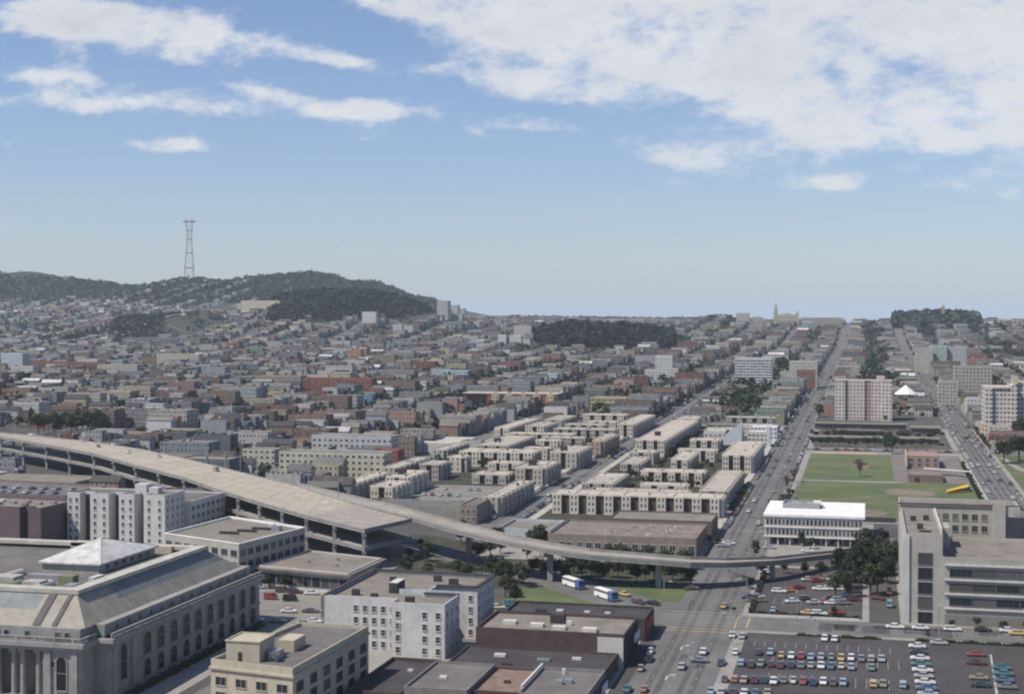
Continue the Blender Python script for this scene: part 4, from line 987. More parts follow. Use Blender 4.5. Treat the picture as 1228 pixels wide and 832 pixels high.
for i in range(n):
    a0, a1 = 6.2832 * i / n, 6.2832 * (i + 1) / n; m.face([(x + 10 * math.cos(a0), y + 10 * math.sin(a0), 9), (x + 10 * math.cos(a1), y + 10 * math.sin(a1), 9), (x, y, 17)])
m.build('tent_roof', white_roof, r)
for a in (('white stepped apartment block on the slope below the dark wooded square', 786, 806, 458, 427, 16, (.5, .5, .48)), ('lower white wing in front of the stepped white apartment block', 773, 788, 458, 444, 14, (.45, .45, .43)),
          ('white block at the right side of the stepped apartment block', 801, 813, 459, 442, 14, (.48, .46, .43)), ('pale slab pair left of the wooded square, left one', 597, 607, 416, 402, 12, (.52, .52, .5)), ('pale slab pair left of the wooded square, right one', 611, 625, 417, 403, 12, (.52, .52, .5)),
          ('cream block rising behind the pale slab pair', 616, 637, 408, 391, 12, (.45, .43, .37)), ('white tower standing before the wooded hill', 434, 451, 391, 375, 14, (.55, .56, .58)),
          ('big cream school block on the hillside left of the wooded hill', 288, 336, 372, 361, 20, (.55, .49, .38)), ('pale blocks stepping down beside the big cream hillside school', 284, 297, 376, 364, 14, (.45, .42, .33)),
          ('pair of pale slabs right of the white hillside tower', 471, 482, 401, 390, 12, (.48, .48, .47)), ('second of the pale slabs right of the white hillside tower', 484, 495, 402, 391, 12, (.48, .48, .47)),
          ('white slab at the left picture edge above the dark trees', 0, 28, 447, 424, 16, (.45, .49, .52)), ('aqua-walled hall with white roof in the middle of the city', 521, 561, 458, 445, 20, (.33, .44, .45)),
          ('white-roofed pale building right of the aqua hall', 640, 668, 462, 449, 14, (.45, .47, .5)), ('long cream apartment row under the hills, left half', 186, 240, 441, 425, 14, (.42, .39, .31)),
          ('long cream apartment row left of the dark tree clump', 115, 166, 453, 438, 14, (.38, .36, .29)), ('tan office row in the middle of the left-hand city', 305, 362, 470, 451, 16, (.27, .22, .18)),
          ('long grey school on the slope below the brown hillock', 148, 234, 414, 405, 16, (.16, .17, .19))):
    fb_px('apartment_building', a[0], 'apartment building', *a[1:7], key=a[0][:30])
# red schools
def red_school(label, xa, xb, yb, yt, depth=16, stripes=True):
    r = fb_px('brick_school', label, 'school', xa, xb, yb, yt, depth, (.2, .085, .065), cw=4, ch=3.6, key='rs' + label[:9], roofm=mat('pink_roof', (.3, .2, .17)))
    return r
red_school('long red brick school with red roof bands in the middle left of the city', 362, 447, 474, 454)
red_school('low red-roofed annexe in front of the long red brick school', 362, 394, 483, 470, 12)
red_school('long red-brown apartment row far left under the hills', 28, 130, 446, 435, 14)
r = thing('brick_school', 'red brick school with cream gabled bays left of the yellow building', 'school', (-295, 1235, zg(-295, 1230)))
for a, b in ((-342, -320), (-320, -258)):
    fm = facade('school_red', None, 4, 3.6, c=(.24, .1, .075)); m = M(); m.prism(rect(a, b, 1228 if a < -330 else 1224, 1246), -4, 11.5); m.build('wall', fm, r)
m = M(); m.prism(rect(-342.4, -257.6, 1223.6, 1246.4), 11.5, 12.2); m.build('roof', tan_roof2, r)
for i in range(5):
    xx = -316 + i * 12.2; m = M(); m.prism(rect(xx, xx + 6.5, 1222.5, 1224), -1, 10.6); m.face([(xx, 1222.5, 10.6), (xx + 6.5, 1222.5, 10.6), (xx + 3.25, 1222.5, 13.6)]); m.face([(xx, 1222.5, 10.6), (xx + 3.25, 1222.5, 13.6), (xx + 3.25, 1228, 13.6), (xx, 1228, 10.6)]); m.face([(xx + 3.25, 1222.5, 13.6), (xx + 6.5, 1222.5, 10.6), (xx + 6.5, 1228, 10.6), (xx + 3.25, 1228, 13.6)])
    m.build('gabled_bay', facade('bay_cream', None, 3.2, 3.4, c=(.45, .38, .26)), r)
reserve(-346, -254, 1215, 1250)
fbuild('yellow_building', 'blunt mustard-yellow three-storey building beside the left avenue', 'building', -226, -184, 1205, 1225, 10.5, (.36, .33, .19), mat('olive_roof', (.24, .23, .17)), 5, 3.5, (.1, .9), (.35, .7), key='yb')
# low school buildings beyond the playing field
def low_school(label, x0, x1, y0, y1, h, roofm=tan_roof):
    r = thing('school_building', label, 'school building', ((x0 + x1) / 2, (y0 + y1) / 2, zg(0, y0)))
    m = M(); m.prism(rect(x0 + 1, x1 - 1, y0 + 1, y1 - 1), -3, h - .7); m.build('wall', facade('low_dark', None, 3.2, 3., (.1, .9), (.25, .85), c=(.14, .12, .11)), r)
    m = M(); m.prism(rect(x0, x1, y0, y1), h - .7, h, bottom=True); m.build('roof', roofm, r); reserve(x0 - 3, x1 + 3, y0 - 3, y1 + 3)
low_school('long low school with tan overhanging roof just beyond the playing field', -36, 46, 966, 980, 4.6)
low_school('second long low school with pale roof line behind the first', -37, 28, 1064, 1076, 5., tan_roof)
low_school('short school wing right of the dark tree beyond the playing field', 29, 50, 1040, 1060, 5., tan_roof)
low_school('dark school wing between the two long low schools', -20, 10, 1010, 1024, 5., mat('brown_roof', (.14, .11, .1)))
reserve(-38, 57, 920, 1185); reserve(-250, -153, 930, 1085); reserve(-142, -57, 880, 1085)
# clubhouse with chimneys, yellow slide ramp, fences
r = building('clubhouse', 'brown clubhouse with pale end wall and pinkish roof on the playing field', rect(22, 39, 838, 872), 6.4, mat('club_wall', (.26, .2, .16)), mat('pink_roof', (.3, .2, .17)), .5)
boxpart(r, 'end_wall', cream_wall, 21.4, 22, 837, 873, -1, 7.4)
for z in (1.2, 3.9): windows(r, (22, 838), (39, 838), [z], 4, 1.6, 1.5, 'pair', 'frame_tan')
r = building('shed', 'low dark brown shed in front of the clubhouse', rect(21, 38, 776, 800), 3.6, mat('shed_wall', (.18, .13, .11)), mat('shed_roof', (.2, .16, .14)), .3)
boxpart(r, 'door', dark, 24, 26.5, 775.9, 776, 0, 2.6)
r = thing('yellow_ramp', 'bright yellow sloping play ramp beside the playing field fence', 'play ramp', (45, 742, zg(0, 742)))
m = M(); m.prism([(38, 734), (49, 744), (48.5, 752), (38, 740)], 0, 1.2); m.face([(38, 733.8, 1.21), (49, 743.8, 3.), (48.4, 752.4, 3.), (37.8, 740.4, 1.21)]); m.build('ramp', mat('yellow_cover', (.55, .36, .03), .6, .1), r)
m = M(); m.prism([(49, 743.8), (49.4, 744), (48.8, 752.6), (48.4, 752.4)], 0, 3.); m.build('support', metal, r)
r = thing('canopy', 'pale flat canopy roof running to the street fence by the clubhouse', 'canopy', (44, 800, zg(0, 800)))
m = M(); m.prism([(30, 812), (54, 800), (54, 804), (30, 817)], 3.2, 3.5, bottom=True); m.build('roof', pale_wall, r)
for x, y in ((31, 814), (38, 810), (46, 806), (53, 802)): boxpart(r, 'post', metal, x - .1, x + .1, y - .1, y + .1, 0, 3.2)
def fence(label, p0, p1, h, mt, solid=False):
    r = thing('fence', label, 'fence', (p0[0], p0[1], zg(0, p0[1]))); L = math.hypot(p1[0] - p0[0], p1[1] - p0[1]); n = max(2, int(L / 6)); m = M()
    ux, uy = (p1[0] - p0[0]) / L, (p1[1] - p0[1]) / L
    def zz(s): return SL * (p0[1] + uy * s) - r.location.z
    def bar(s0, s1, a, b, t=.05):
        q = [(s0, a), (s1, a), (s1, b), (s0, b)]
        for sd in (-1, 1):
            m.face([(p0[0] + ux * s - uy * t * sd, p0[1] + uy * s + ux * t * sd, z + zz(s)) for s, z in q])
        m.face([(p0[0] + ux * s - uy * t * sd, p0[1] + uy * s + ux * t * sd, b + zz(s)) for s, sd in ((s0, -1), (s1, -1), (s1, 1), (s0, 1))])
    if solid: bar(0, L, -.5, h, .15)
    else:
        bar(0, L, h - .08, h); bar(0, L, .3, .38); bar(0, L, h * .5, h * .5 + .05)
        s = 0
        while s < L: bar(s, s + .05, .3, h, .02); s += .8
    m.build('panel' if solid else 'rails', mt, r)
    for i in range(n + 1):
        s = L * i / n; x, y = p0[0] + ux * s, p0[1] + uy * s; boxpart(r, 'post', mt, x - .1, x + .1, y - .1, y + .1, zz(s) - .5, zz(s) + h + .1)
fence('dark wire fence crossing the playing field', (-33, 770), (-12, 770), 2.6, metal)
fence('pale concrete wall between playing field and right-hand street', (54.2, 600), (54.2, 860), 2.4, pale_wall, True)
fence('dark fence along the near edge of the playing field', (-2, 637), (12, 637), 2.2, mat('iron', (.05, .05, .05)), True)
fence('dark fence between white-roofed office lot and avenue side lawn', (-34, 690), (-34, 760), 1.6, metal)
fence('low white wall along the small parking lot front', (-34.5, 443.6), (-2, 443.6), .7, white_wall, True)
fence('low dark board along the near edge of the small parking lot hedge', (-34.5, 446), (-35, 520), .9, mat('iron', (.05, .05, .05)), True)
# lamp posts
def lamp_post():
    pm = M(); pm.box(-.11, .11, -.11, .11, 0, 9); am = M(); am.box(-.06, 2.2, -.05, .05, 8.8, 8.95); hm = M(); hm.box(1.6, 2.5, -.16, .16, 8.7, 8.95)
    return [('pole', pm.build('pole', metal, link=False, loc='local')), ('arm', am.build('arm', metal, link=False, loc='local')), ('lamp_head', hm.build('lamp_head', pale_wall, link=False, loc='local'))]
LP = lamp_post()
for i, (x, y, rz, lb) in enumerate([(-35.9, 405, math.pi, 'grey lamp post at the near parking lot corner beside the wide avenue'), (-35.8, 455, math.pi, 'grey lamp post at the crossing by the small parking lot'), (-60.4, 446, 0, 'grey lamp post at the crossing corner by the lawn wedge'), (-35.8, 548, math.pi, 'grey lamp post just beyond the ramp on the avenue right side'),
        (-58.2, 612, 0, 'grey lamp post on the avenue beside the white-piered housing'), (-35.8, 640, math.pi, 'grey lamp post on the avenue behind the white-roofed office'), (54.4, 700, 0, 'grey lamp post by the yellow play ramp on the right-hand street'), (-1.5, 650, 0, 'tall dark pole at the near edge of the playing field'),
        (20, 426, 1.57, 'grey lamp post on the cross street before the concrete building'), (43, 426, 1.57, 'grey lamp post right of the first one before the concrete building'), (-20, 440.5, -1.57, 'grey lamp post beside the low white lot wall')]):
    r = thing('lamp_post', lb, 'lamp post', (x, y, zg(0, y) + .1), rz, 'grey street lamp posts')
    for nm, me in LP: inst(nm, me, r)
# ------------------------------------------------------------------ landmarks on the skyline
def skyline():
    # lattice mast on the hill
    X, Y = dirpos(228, 5300); z0 = zg(X, Y); z0 = CH + (380 - 337) / F * 5300 - 40
    r = thing('lattice_mast', 'giant three-legged red and white television mast standing on the left hill', 'television mast', (X, Y, z0))
    red = mat('mast_red', (.25, .13, .12), .6, .05); wht = mat('mast_white', (.42, .4, .4), .6, .05)
    s = 5300 / F; levels = [(344, 6.6), (321, 6.4), (303, 4.6), (287, 3.2), (276.5, 3.6), (266, 5.)]
    ht = lambda y: CH + (380 - y) * s - z0
    pts = []
    for y, w in levels: pts.append([(w * s * math.cos(a) / 1.0, w * s * math.sin(a), ht(y)) for a in (math.pi, -.35, .35 + 1.0)])
    def strut(m, a, b, t):
        a, b = Vector(a), Vector(b); d = (b - a).normalized(); u = d.cross(Vector((0, 0, 1)) if abs(d.z) < .9 else Vector((1, 0, 0))).normalized() * t; v = d.cross(u).normalized() * t
        q = [u, v, -u, -v]
        for i in range(4): m.face([tuple(a + q[i]), tuple(a + q[(i + 1) % 4]), tuple(b + q[(i + 1) % 4]), tuple(b + q[i])])
    for leg in range(3):
        m = M()
        for i in range(len(pts) - 1):
            strut(m, pts[i][leg], pts[i + 1][leg], 1.5)
        o = m.build('leg', wht if leg == 1 else red, loc='local'); o.parent = r
    for i in (1, 2, 3, 4, 5):
        m = M()
        for k in range(3): strut(m, pts[i][k], pts[i][(k + 1) % 3], 2.)
        o = m.build('platform', red, loc='local'); o.parent = r
    m = M()
    for i in range(5):
        for k in range(3): strut(m, pts[i][k], pts[i + 1][(k + 1) % 3], .7)
    o = m.build('bracing', wht, loc='local'); o.parent = r
    m = M(); t = ht(266); m.box(-8 * s, 8 * s, -3, 3, t - 2, t + 3); o = m.build('crossbar', red, loc='local'); o.parent = r
    for k in range(3):
        m = M(); p = pts[-1][k]; strut(m, (p[0] * .9, p[1] * .9, t), (p[0] * .9, p[1] * .9, t + 13), 1.3); o = m.build('antenna', wht, loc='local'); o.parent = r
    # hilltop church
    X, Y = hit(945, 391); d = -X * sP + Y * cP; s = d / F; z = zg(X, Y); ch = (.4, .36, .29)
    r = thing('church', 'pale yellow twin-towered church standing on the far skyline right of centre', 'church', (X, Y, z)); fm = facade('church_wall', None, 5, 8, (.35, .65), (.2, .8), c=ch)
    def bx(nm, xa, xb, yt, dep, yb=394, dy=0, mt=fm):
        m = M(); m.prism(rect(X + (xa - 945) * s, X + (xb - 945) * s, Y + dy, Y + dy + dep), -12, (391 - yt) * s); return m.build(nm, mt, r)
    def spire(nm, xc, w, yb, yt, dy=0, n=8, mt=None):
        m = M(); cx, cy = X + (xc - 945) * s, Y + dy + w * s
        for i in range(n):
            a0, a1 = 6.2832 * i / n, 6.2832 * (i + 1) / n; rr = w * s
            m.face([(cx + rr * math.cos(a0), cy + rr * math.sin(a0), (391 - yb) * s), (cx + rr * math.cos(a1), cy + rr * math.sin(a1), (391 - yb) * s), (cx, cy, (391 - yt) * s)])
        m.build(nm, mt or mat('church_cap', (.36, .33, .27)), r)
    bx('nave', 933, 954, 377.5, 40); bx('tower', 928, 932.6, 371.5, 9); bx('tower', 929, 931.8, 366.5, 6, dy=1); spire('spire', 930.4, 1.3, 366.5, 361.5, 1)
    bx('tower', 954.2, 957.6, 375, 8); spire('spire', 955.9, 1.6, 375, 371.5)
    m = M(); m.face([(X + (933 - 945) * s, Y, 13.5 * s), (X + (954 - 945) * s, Y, 13.5 * s), (X + (943.5 - 945) * s, Y, 15.6 * s)]); m.build('gable', fm, r)
    for a in (('flat-topped long college building right of the hilltop church', 962, 1008, 393, 381, 30, (.3, .29, .25)), ('square pale block left of the hilltop church on the skyline', 883, 898, 390, 375.5, 20, (.4, .39, .36)),
              ('small stepped pale block between square block and hilltop church', 903, 914, 391, 380, 18, (.36, .35, .3)), ('tall pale hospital slab at the foot of the wooded ridge', 524, 537, 382, 361, 25, (.42, .41, .38)),
              ('second hospital slab stepping down beside the wooded ridge', 537, 549, 382, 366, 25, (.4, .39, .37)), ('third lower hospital slab beside the wooded ridge', 549, 557, 382, 370, 20, (.38, .37, .35))):
        fb_px('skyline_building', a[0], 'building', *a[1:7], key=a[0][:30])
    X, Y = hit(1131, 386); d = -X * sP + Y * cP; s = d / F
    r = thing('college', 'college building with a small pointed tower on the wooded knoll at far right', 'college', (X, Y, zg(X, Y))); fm = facade('college_wall', None, 5, 5, c=(.34, .28, .23))
    Zt = zg(X, Y); K = lambda y: CH + (380 - y) * s - Zt
    m = M(); m.prism(rect(X - 18 * s, X + 41 * s, Y, Y + 20), -20, K(375.5)); m.build('wall', fm, r)
    m = M(); m.prism(rect(X - 1.6 * s, X + 1.6 * s, Y - 2, Y + 8), 0, K(367.5)); m.build('tower', fm, r)
    m = M(); n = 6
    for i in range(n):
        a0, a1 = 6.2832 * i / n, 6.2832 * (i + 1) / n; m.face([(X + 1.8 * s * math.cos(a0), Y + 3 + 1.8 * s * math.sin(a0), K(367.5)), (X + 1.8 * s * math.cos(a1), Y + 3 + 1.8 * s * math.sin(a1), K(367.5)), (X, Y + 3, K(363.5))])
    m.build('spire', mat('church_cap', (.36, .33, .27)), r)
skyline()
reserve(-142, -57, 440, 606); reserve(-216, -153, 596, 750); reserve(-142, -57, 606, 760); reserve(-232, -153, 640, 925); reserve(-130, -57, 735, 890)
reserve(72, 165, 590, 925)
# ------------------------------------------------------------------ trees
def crown_mesh(seed, n, leaf_s, shape=(1, 1, 1), clumps=11, tone=(.05, .062, .03), spread=.36):
    rnd = random.Random(seed); m = M(); cs = []
    for i in range(clumps):
        while True:
            v = Vector((rnd.uniform(-1, 1), rnd.uniform(-1, 1), rnd.uniform(-1, 1)))
            if v.length < 1: break
        v = v * .72; cs.append((v, rnd.uniform(.7, 1.35), rnd.uniform(.75, 1.2)))
    for i in range(n):
        c, t, rs = rnd.choice(cs); d = Vector((rnd.gauss(0, 1), rnd.gauss(0, 1), rnd.gauss(0, 1))).normalized() * spread * rs * rnd.uniform(.6, 1.)
        p = c + d; u = Vector((rnd.gauss(0, 1), rnd.gauss(0, 1), rnd.gauss(0, 1))).normalized(); w = u.cross(d + Vector((.01, 0, 0))).normalized()
        s = leaf_s * rnd.uniform(.6, 1.3); u = u * s; w = w * s * .7; k = t * rnd.choice((.6, .9, 1., 1.3, 2.)); hue = rnd.uniform(.85, 1.2)  # some leaves get a brighter colour as painted sunlit highlights
        q = [p - u, p - w, p + u, p + w]
        m.face([(a.x * shape[0], a.y * shape[1], a.z * shape[2]) for a in q], 0, None, (tone[0] * k * hue, tone[1] * k, tone[2] * k))
    return m
def tree_meshes(name, seeds, n, ls, shape, tone, clumps=11, trunk_h=.9, tr=.07):
    out = []
    for s in seeds:
        cm = crown_mesh(s, n, ls, shape, clumps, tone)
        cm.v = [(x, y, z + trunk_h + shape[2] * .75) for x, y, z in cm.v]
        c = cm.build('crown', leaf, link=False, loc='local')
        t = M(); k = 7; rnd = random.Random(s)
        def limb(a, b, r0, r1):
            a, b = Vector(a), Vector(b); d = (b - a).normalized(); u = d.orthogonal().normalized(); v = d.cross(u)
            for i in range(k):
                p, q = 6.2832 * i / k, 6.2832 * (i + 1) / k
                t.face([tuple(a + (u * math.cos(p) + v * math.sin(p)) * r0), tuple(a + (u * math.cos(q) + v * math.sin(q)) * r0), tuple(b + (u * math.cos(q) + v * math.sin(q)) * r1), tuple(b + (u * math.cos(p) + v * math.sin(p)) * r1)])
        limb((0, 0, -.1), (0, 0, trunk_h), tr, tr * .75)
        for i in range(4):
            an = i * 1.57 + rnd.uniform(0, 1); limb((0, 0, trunk_h * .85), (math.cos(an) * shape[0] * .45, math.sin(an) * shape[1] * .45, trunk_h + shape[2] * .9), tr * .6, tr * .2)
        out.append((c, t.build('trunk', bark, link=False, loc='local')))
    return out
# unit trees about 3 units tall before scaling
T_BIG = tree_meshes('tree', (1, 2, 3), 1500, .085, (1, 1, .9), (.036, .045, .024), 14, .8, .07)
T_EUC = tree_meshes('tree', (11, 12), 1500, .085, (.85, .85, 1.2), (.034, .043, .03), 16, .7, .06)
T_MID = tree_meshes('tree', (4, 5, 6), 420, .14, (1, 1, .9), (.036, .046, .024), 10, .6, .06)
T_RED = tree_meshes('tree', (21,), 900, .06, (1, 1, .95), (.1, .06, .045), 12, .9, .06)
TREES = 0; TREE_LOG = []
def put_tree(x, y, h, kind, label=None, group=None, dz=.1, name='tree'):
    global TREES
    ms = {'big': T_BIG, 'euc': T_EUC, 'mid': T_MID, 'red': T_RED}[kind]; c, t = random.choice(ms)
    tot = {'big': .8 + .9 * 1.85, 'euc': .7 + 1.2 * 1.85, 'mid': .6 + .9 * 1.85, 'red': .9 + .95 * 1.85}[kind]
    s = h / tot; r = thing(name, label, 'tree', (x, y, zg(x, y) + dz), random.uniform(0, 6.28), group)
    w = random.uniform(.9, 1.15); r.scale = (s * w, s * w, s)
    inst('trunk', t, r); inst('crown', c, r); TREES += 1
    TREE_LOG.append(r); return r
GT = []
def tp(px, py, h, kind, label, **k):
    X, Y = R(px, py); return put_tree(X, Y, h, kind, label, **k)
for i, (px, py, h, k) in enumerate([(606, 716, 8, 'big'), (618, 724, 7, 'big'), (628, 704, 8, 'big'), (612, 700, 8, 'euc'), (600, 698, 9, 'big'), (640, 690, 7, 'big')]):
    tp(px, py, h, k, ['dark bushy tree close behind the white notched apartment house', 'lowest dark tree at the left tip of the lawn wedge', 'dark tree at the upper left edge of the lawn wedge', 'tallest dark tree between apartment house and curving ramp', 'dark tree half hidden by the apartment house corner', 'round dark tree under the ramp left of the two long buses'][i])
for i in range(17):
    px = 655 + i * 10.8; py = 694 + 4 * math.sin(i * 1.3) - (5 if i % 2 else 0) + (px - 655) * .03
    X, Y = R(px, py); put_tree(X, Y, random.uniform(6.5, 8.5), 'big', 'dark tree %s in the belt below the curving ramp' % ('%s from the left' % ['first', 'second', 'third', 'fourth', 'fifth', 'sixth', 'seventh', 'eighth', 'ninth', 'tenth', 'eleventh', 'twelfth', 'thirteenth', 'fourteenth', 'fifteenth', 'sixteenth', 'last'][i]), 'trees in the belt below the ramp')
for i, (px, py) in enumerate([(318, 706), (330, 703), (342, 708), (354, 705), (366, 708), (378, 704), (392, 707), (404, 706), (413, 700)]):
    tp(px, py, random.uniform(4.8, 6.5), 'big', '%s dark tree from the left in front of the low tan-roofed building' % ['first', 'second', 'third', 'fourth', 'fifth', 'sixth', 'seventh', 'eighth', 'last'][i], group='trees before the low building')
for i, (px, py, h, k) in enumerate([(1008, 700, 14, 'euc'), (1018, 706, 12, 'euc'), (1030, 700, 15, 'euc'), (1042, 698, 13, 'euc'), (1050, 690, 12, 'big'), (1060, 684, 13, 'euc'), (1036, 684, 12, 'big'), (1024, 690, 11, 'big'), (1052, 712, 10, 'big'), (1012, 688, 10, 'big')]):
    tp(px, py, h, k, ['leftmost tall eucalyptus of the clump right of the white-roofed office', 'lower eucalyptus at the near left edge of the dark clump', 'tallest eucalyptus in the dark clump beside the small parking lot', 'eucalyptus just right of the tallest one in the clump', 'round tree inside the dark clump near the concrete building', 'rightmost eucalyptus of the clump by the narrow side street', 'bushy tree at the back of the dark clump', 'bushy tree in the centre of the dark clump', 'lowest tree of the clump at the side street kerb', 'bushy tree of the clump at the end of the ramp'][i])
for (px, py, h, k, l) in [(905, 668, 7.5, 'euc', 'narrow dark tree on the avenue kerb left of the white-roofed office'), (912, 690, 5, 'big', 'dark tree under the ramp at the small parking lot corner'), (940, 688, 5, 'big', 'dark tree under the ramp behind the parking lot, second from the avenue'), (965, 690, 5, 'big', 'dark tree under the ramp behind the parking lot, third from the avenue'), (985, 692, 6, 'big', 'dark tree under the ramp behind the parking lot, fourth from the avenue'),
        (898, 706, 5.5, 'mid', 'small green tree on the corner before the small parking lot'), (960, 655, 6.5, 'euc', 'thin dark tree standing before the white office front'), (972, 658, 5, 'mid', 'low tree before the white office near its middle'), (1000, 655, 5.5, 'big', 'dark tree before the right end of the white office'),
        (944, 590, 9.5, 'red', 'reddish-brown tree on the kerb between avenue and playing field'), (953, 578, 8.5, 'red', 'smaller reddish tree behind the reddish kerb tree'), (938, 604, 5, 'mid', 'low green tree at the foot of the reddish kerb tree'), (1031, 572, 11, 'red', 'bare reddish-grey tree standing alone on the playing field'),
        (1070, 545, 15, 'big', 'big dark round tree beyond the playing field by the school roofs'), (1064, 540, 12, 'euc', 'dark tree just left of the big round tree by the school'), (983, 500, 11, 'big', 'dark tree left of the pink tower foot'), (992, 497, 9, 'big', 'second dark tree left of the pink tower foot'), (1062, 506, 6, 'big', 'dark tree at the right foot of the pink tower'),
        (1121, 525, 6, 'big', 'dark tree at the right end of the long low school'), (1204, 556, 17, 'big', 'largest dark tree in the park at the right edge'), (1222, 554, 19, 'big', 'dark park tree cut by the right picture edge'), (1214, 524, 17, 'euc', 'tall dark tree before the white tower at right'), (1226, 532, 18, 'big', 'dark tree under the white tower at the right picture edge'),
        (1158, 530, 4, 'mid', 'small tree on the near corner of the park'), (1090, 566, 4.5, 'big', 'small dark tree before the clubhouse wall'), (1000, 738, 3.2, 'big', 'round dark shrub in the corner of the small parking lot'),
        (880, 735, 2.2, 'mid', 'tiny tree on the crossing corner by the small parking lot'), (860, 655, 5, 'big', 'dark tree at the avenue corner beside the warehouses'), (852, 652, 4, 'big', 'second dark tree at the avenue corner beside the warehouses'), (765, 660, 4.5, 'big', 'dark tree left of the pair on the warehouse front'), (777, 661, 4.5, 'big', 'dark tree at the middle of the warehouse front'), (790, 662, 5, 'big', 'dark tree right of the middle of the warehouse front'), (803, 662, 4.2, 'big', 'last dark tree on the warehouse front'),
        (116, 588, 7, 'big', 'dark tree between the garage and the elevated road'), (126, 592, 8, 'euc', 'tall dark tree beside the elevated road left of the white hotel'), (138, 590, 8, 'big', 'dark tree behind the white hotel left corner'), (148, 594, 7, 'big', 'dark tree behind the white hotel roofline'), (46, 592, 4, 'big', 'small dark tree behind the garage roof')]:
    tp(px, py, h, k, l)
ga_, gb_ = R(40, 521), R(130, 524); reserve(min(ga_[0], gb_[0]) - 10, max(ga_[0], gb_[0]) + 10, min(ga_[1], gb_[1]) - 90, max(ga_[1], gb_[1]) + 40)
for i in range(13):
    px = 46 + i * 6.6; X, Y = R(px, 521 - (i % 3) * 3); put_tree(X, Y, random.uniform(13, 19), 'big', '%s dark tree from the left in the grove behind the elevated road' % ['first', 'second', 'third', 'fourth', 'fifth', 'sixth', 'seventh', 'eighth', 'ninth', 'tenth', 'eleventh', 'twelfth', 'last'][i], 'grove behind the elevated road')
O_ = ['first', 'second', 'third', 'fourth', 'fifth', 'sixth', 'seventh', 'eighth', 'ninth', 'tenth', 'eleventh', 'twelfth', 'thirteenth', 'fourteenth', 'fifteenth', 'sixteenth', 'seventeenth', 'eighteenth', 'nineteenth', 'twentieth']
def row_trees(pts, h, kind, phrase, group):
    for i, (x, y) in enumerate(pts): put_tree(x, y, random.uniform(h * .8, h * 1.2), kind, '%s %s' % (O_[i] if i < 20 else 'far', phrase), group)
row_trees([(-110 + 3.9 * i, 731.5) for i in range(9)], 5, 'mid', 'round tree from the left before the piers of the courtyard row', 'courtyard trees')
row_trees([(-111, 765), (-107, 778), (-90, 790), (-88, 802), (-84, 812), (-88, 826), (-110, 800), (-112, 826), (-90, 760), (-97, 768), (-83, 775), (-87, 885), (-96, 880), (-102, 872), (-88, 870)], 5, 'mid', 'tree from the near side in the green courtyard around the small block', 'courtyard trees')
row_trees([(-76 + 1.2 * i, 622 - i) for i in range(2)] + [(-57.7, 650 + 9 * i) for i in range(11)], 4.2, 'mid', 'street tree along the right side of the tan housing wing', 'street trees by the housing wing')
row_trees([(-212 + 3.6 * i, 792) for i in range(9)], 5.5, 'mid', 'dark tree from the left before the white piers behind the parking court', 'parking court trees')
row_trees([(-200 + 6 * i, 850 + (i % 3) * 16) for i in range(6)], 6, 'mid', 'tree from the left in the green court right of the staircase housing', 'green court trees')
row_trees([(-223 + 3 * i, 634 + i) for i in range(5)], 5, 'mid', 'reddish-dark tree from the left between ramp and staircase housing', 'trees by the staircase housing')
row_trees([(-77 - 3.6 * i, 752.5) for i in range(8)] + [(-129 + 3. * i, 752 + i) for i in range(5)] + [(-113, 700), (-110, 690), (-113, 712), (-106, 682), (-98, 684), (-88, 682)], 5.5, 'mid', 'dark tree from the right in the dense courtyard planting behind the second row', 'courtyard trees')
row_trees([(-114, 850 + 9 * i) for i in range(14)], 5, 'mid', 'dark tree from the near end right of the largest tan block', 'trees by the largest block')
row_trees([(-179 + 4 * i, 774) for i in range(5)] + [(-180, 760 - 8 * i) for i in range(5)], 5.5, 'mid', 'dark tree round the back of the parking court', 'parking court edge trees')
row_trees([(-34 + 5.6 * i + random.uniform(-1, 1), 953 + random.uniform(-4, 5)) for i in range(14)], 7, 'mid', 'dark tree from the left before the long low school', 'trees before the long low school')
row_trees([(-33 + 6. * i + random.uniform(-1, 1), 992 + random.uniform(-4, 8)) for i in range(13)], 7, 'mid', 'dark tree from the left between the two low schools', 'trees between the low schools')
row_trees([(-106, 1000 + 12 * i) for i in range(5)], 6, 'mid', 'tree up the block behind the largest tan block', 'back court trees')
row_trees([(-150 + 0.2 * i, 1125 + 16 * i) if False else (-161.5, 1100 + 17 * i) for i in range(16)], 7, 'mid', 'dark tree from the near end lining the far left avenue', 'dark trees lining the left avenue')
row_trees([(-36.2, 1200 + 28 * i) for i in range(8)], 7, 'mid', 'tree, counted from the near end, on the right kerb of the far wide avenue', 'trees on the far avenue')
row_trees([(73.5, 940 + 14 * i) for i in range(10)], 5, 'mid', 'tree, counted from the park, on the right kerb of the right-hand street', 'trees on the right-hand street')
row_trees([(52.5, 650 + 12 * i) for i in range(18)], 3, 'mid', 'shrub, counted from the near end, inside the wall of the right-hand street', 'shrubs along the wall')
row_trees([(-35, 660 + 11 * i) for i in range(5)], 5, 'mid', 'dark tree, counted from the near end, on the avenue edge of the playing field', 'trees at the field edge')
row_trees([(84, 700), (92, 740), (100, 660), (88, 800), (104, 820), (110, 780)], 7, 'mid', 'park tree, counted from the near side, at the right picture edge', 'park trees')
row_trees([(24 + 7 * i, 439.6) for i in range(6)], 3.4, 'mid', 'small dark street tree from the left before the concrete building front', 'street trees before the concrete building')
rq = random.Random(77); k_ = 0
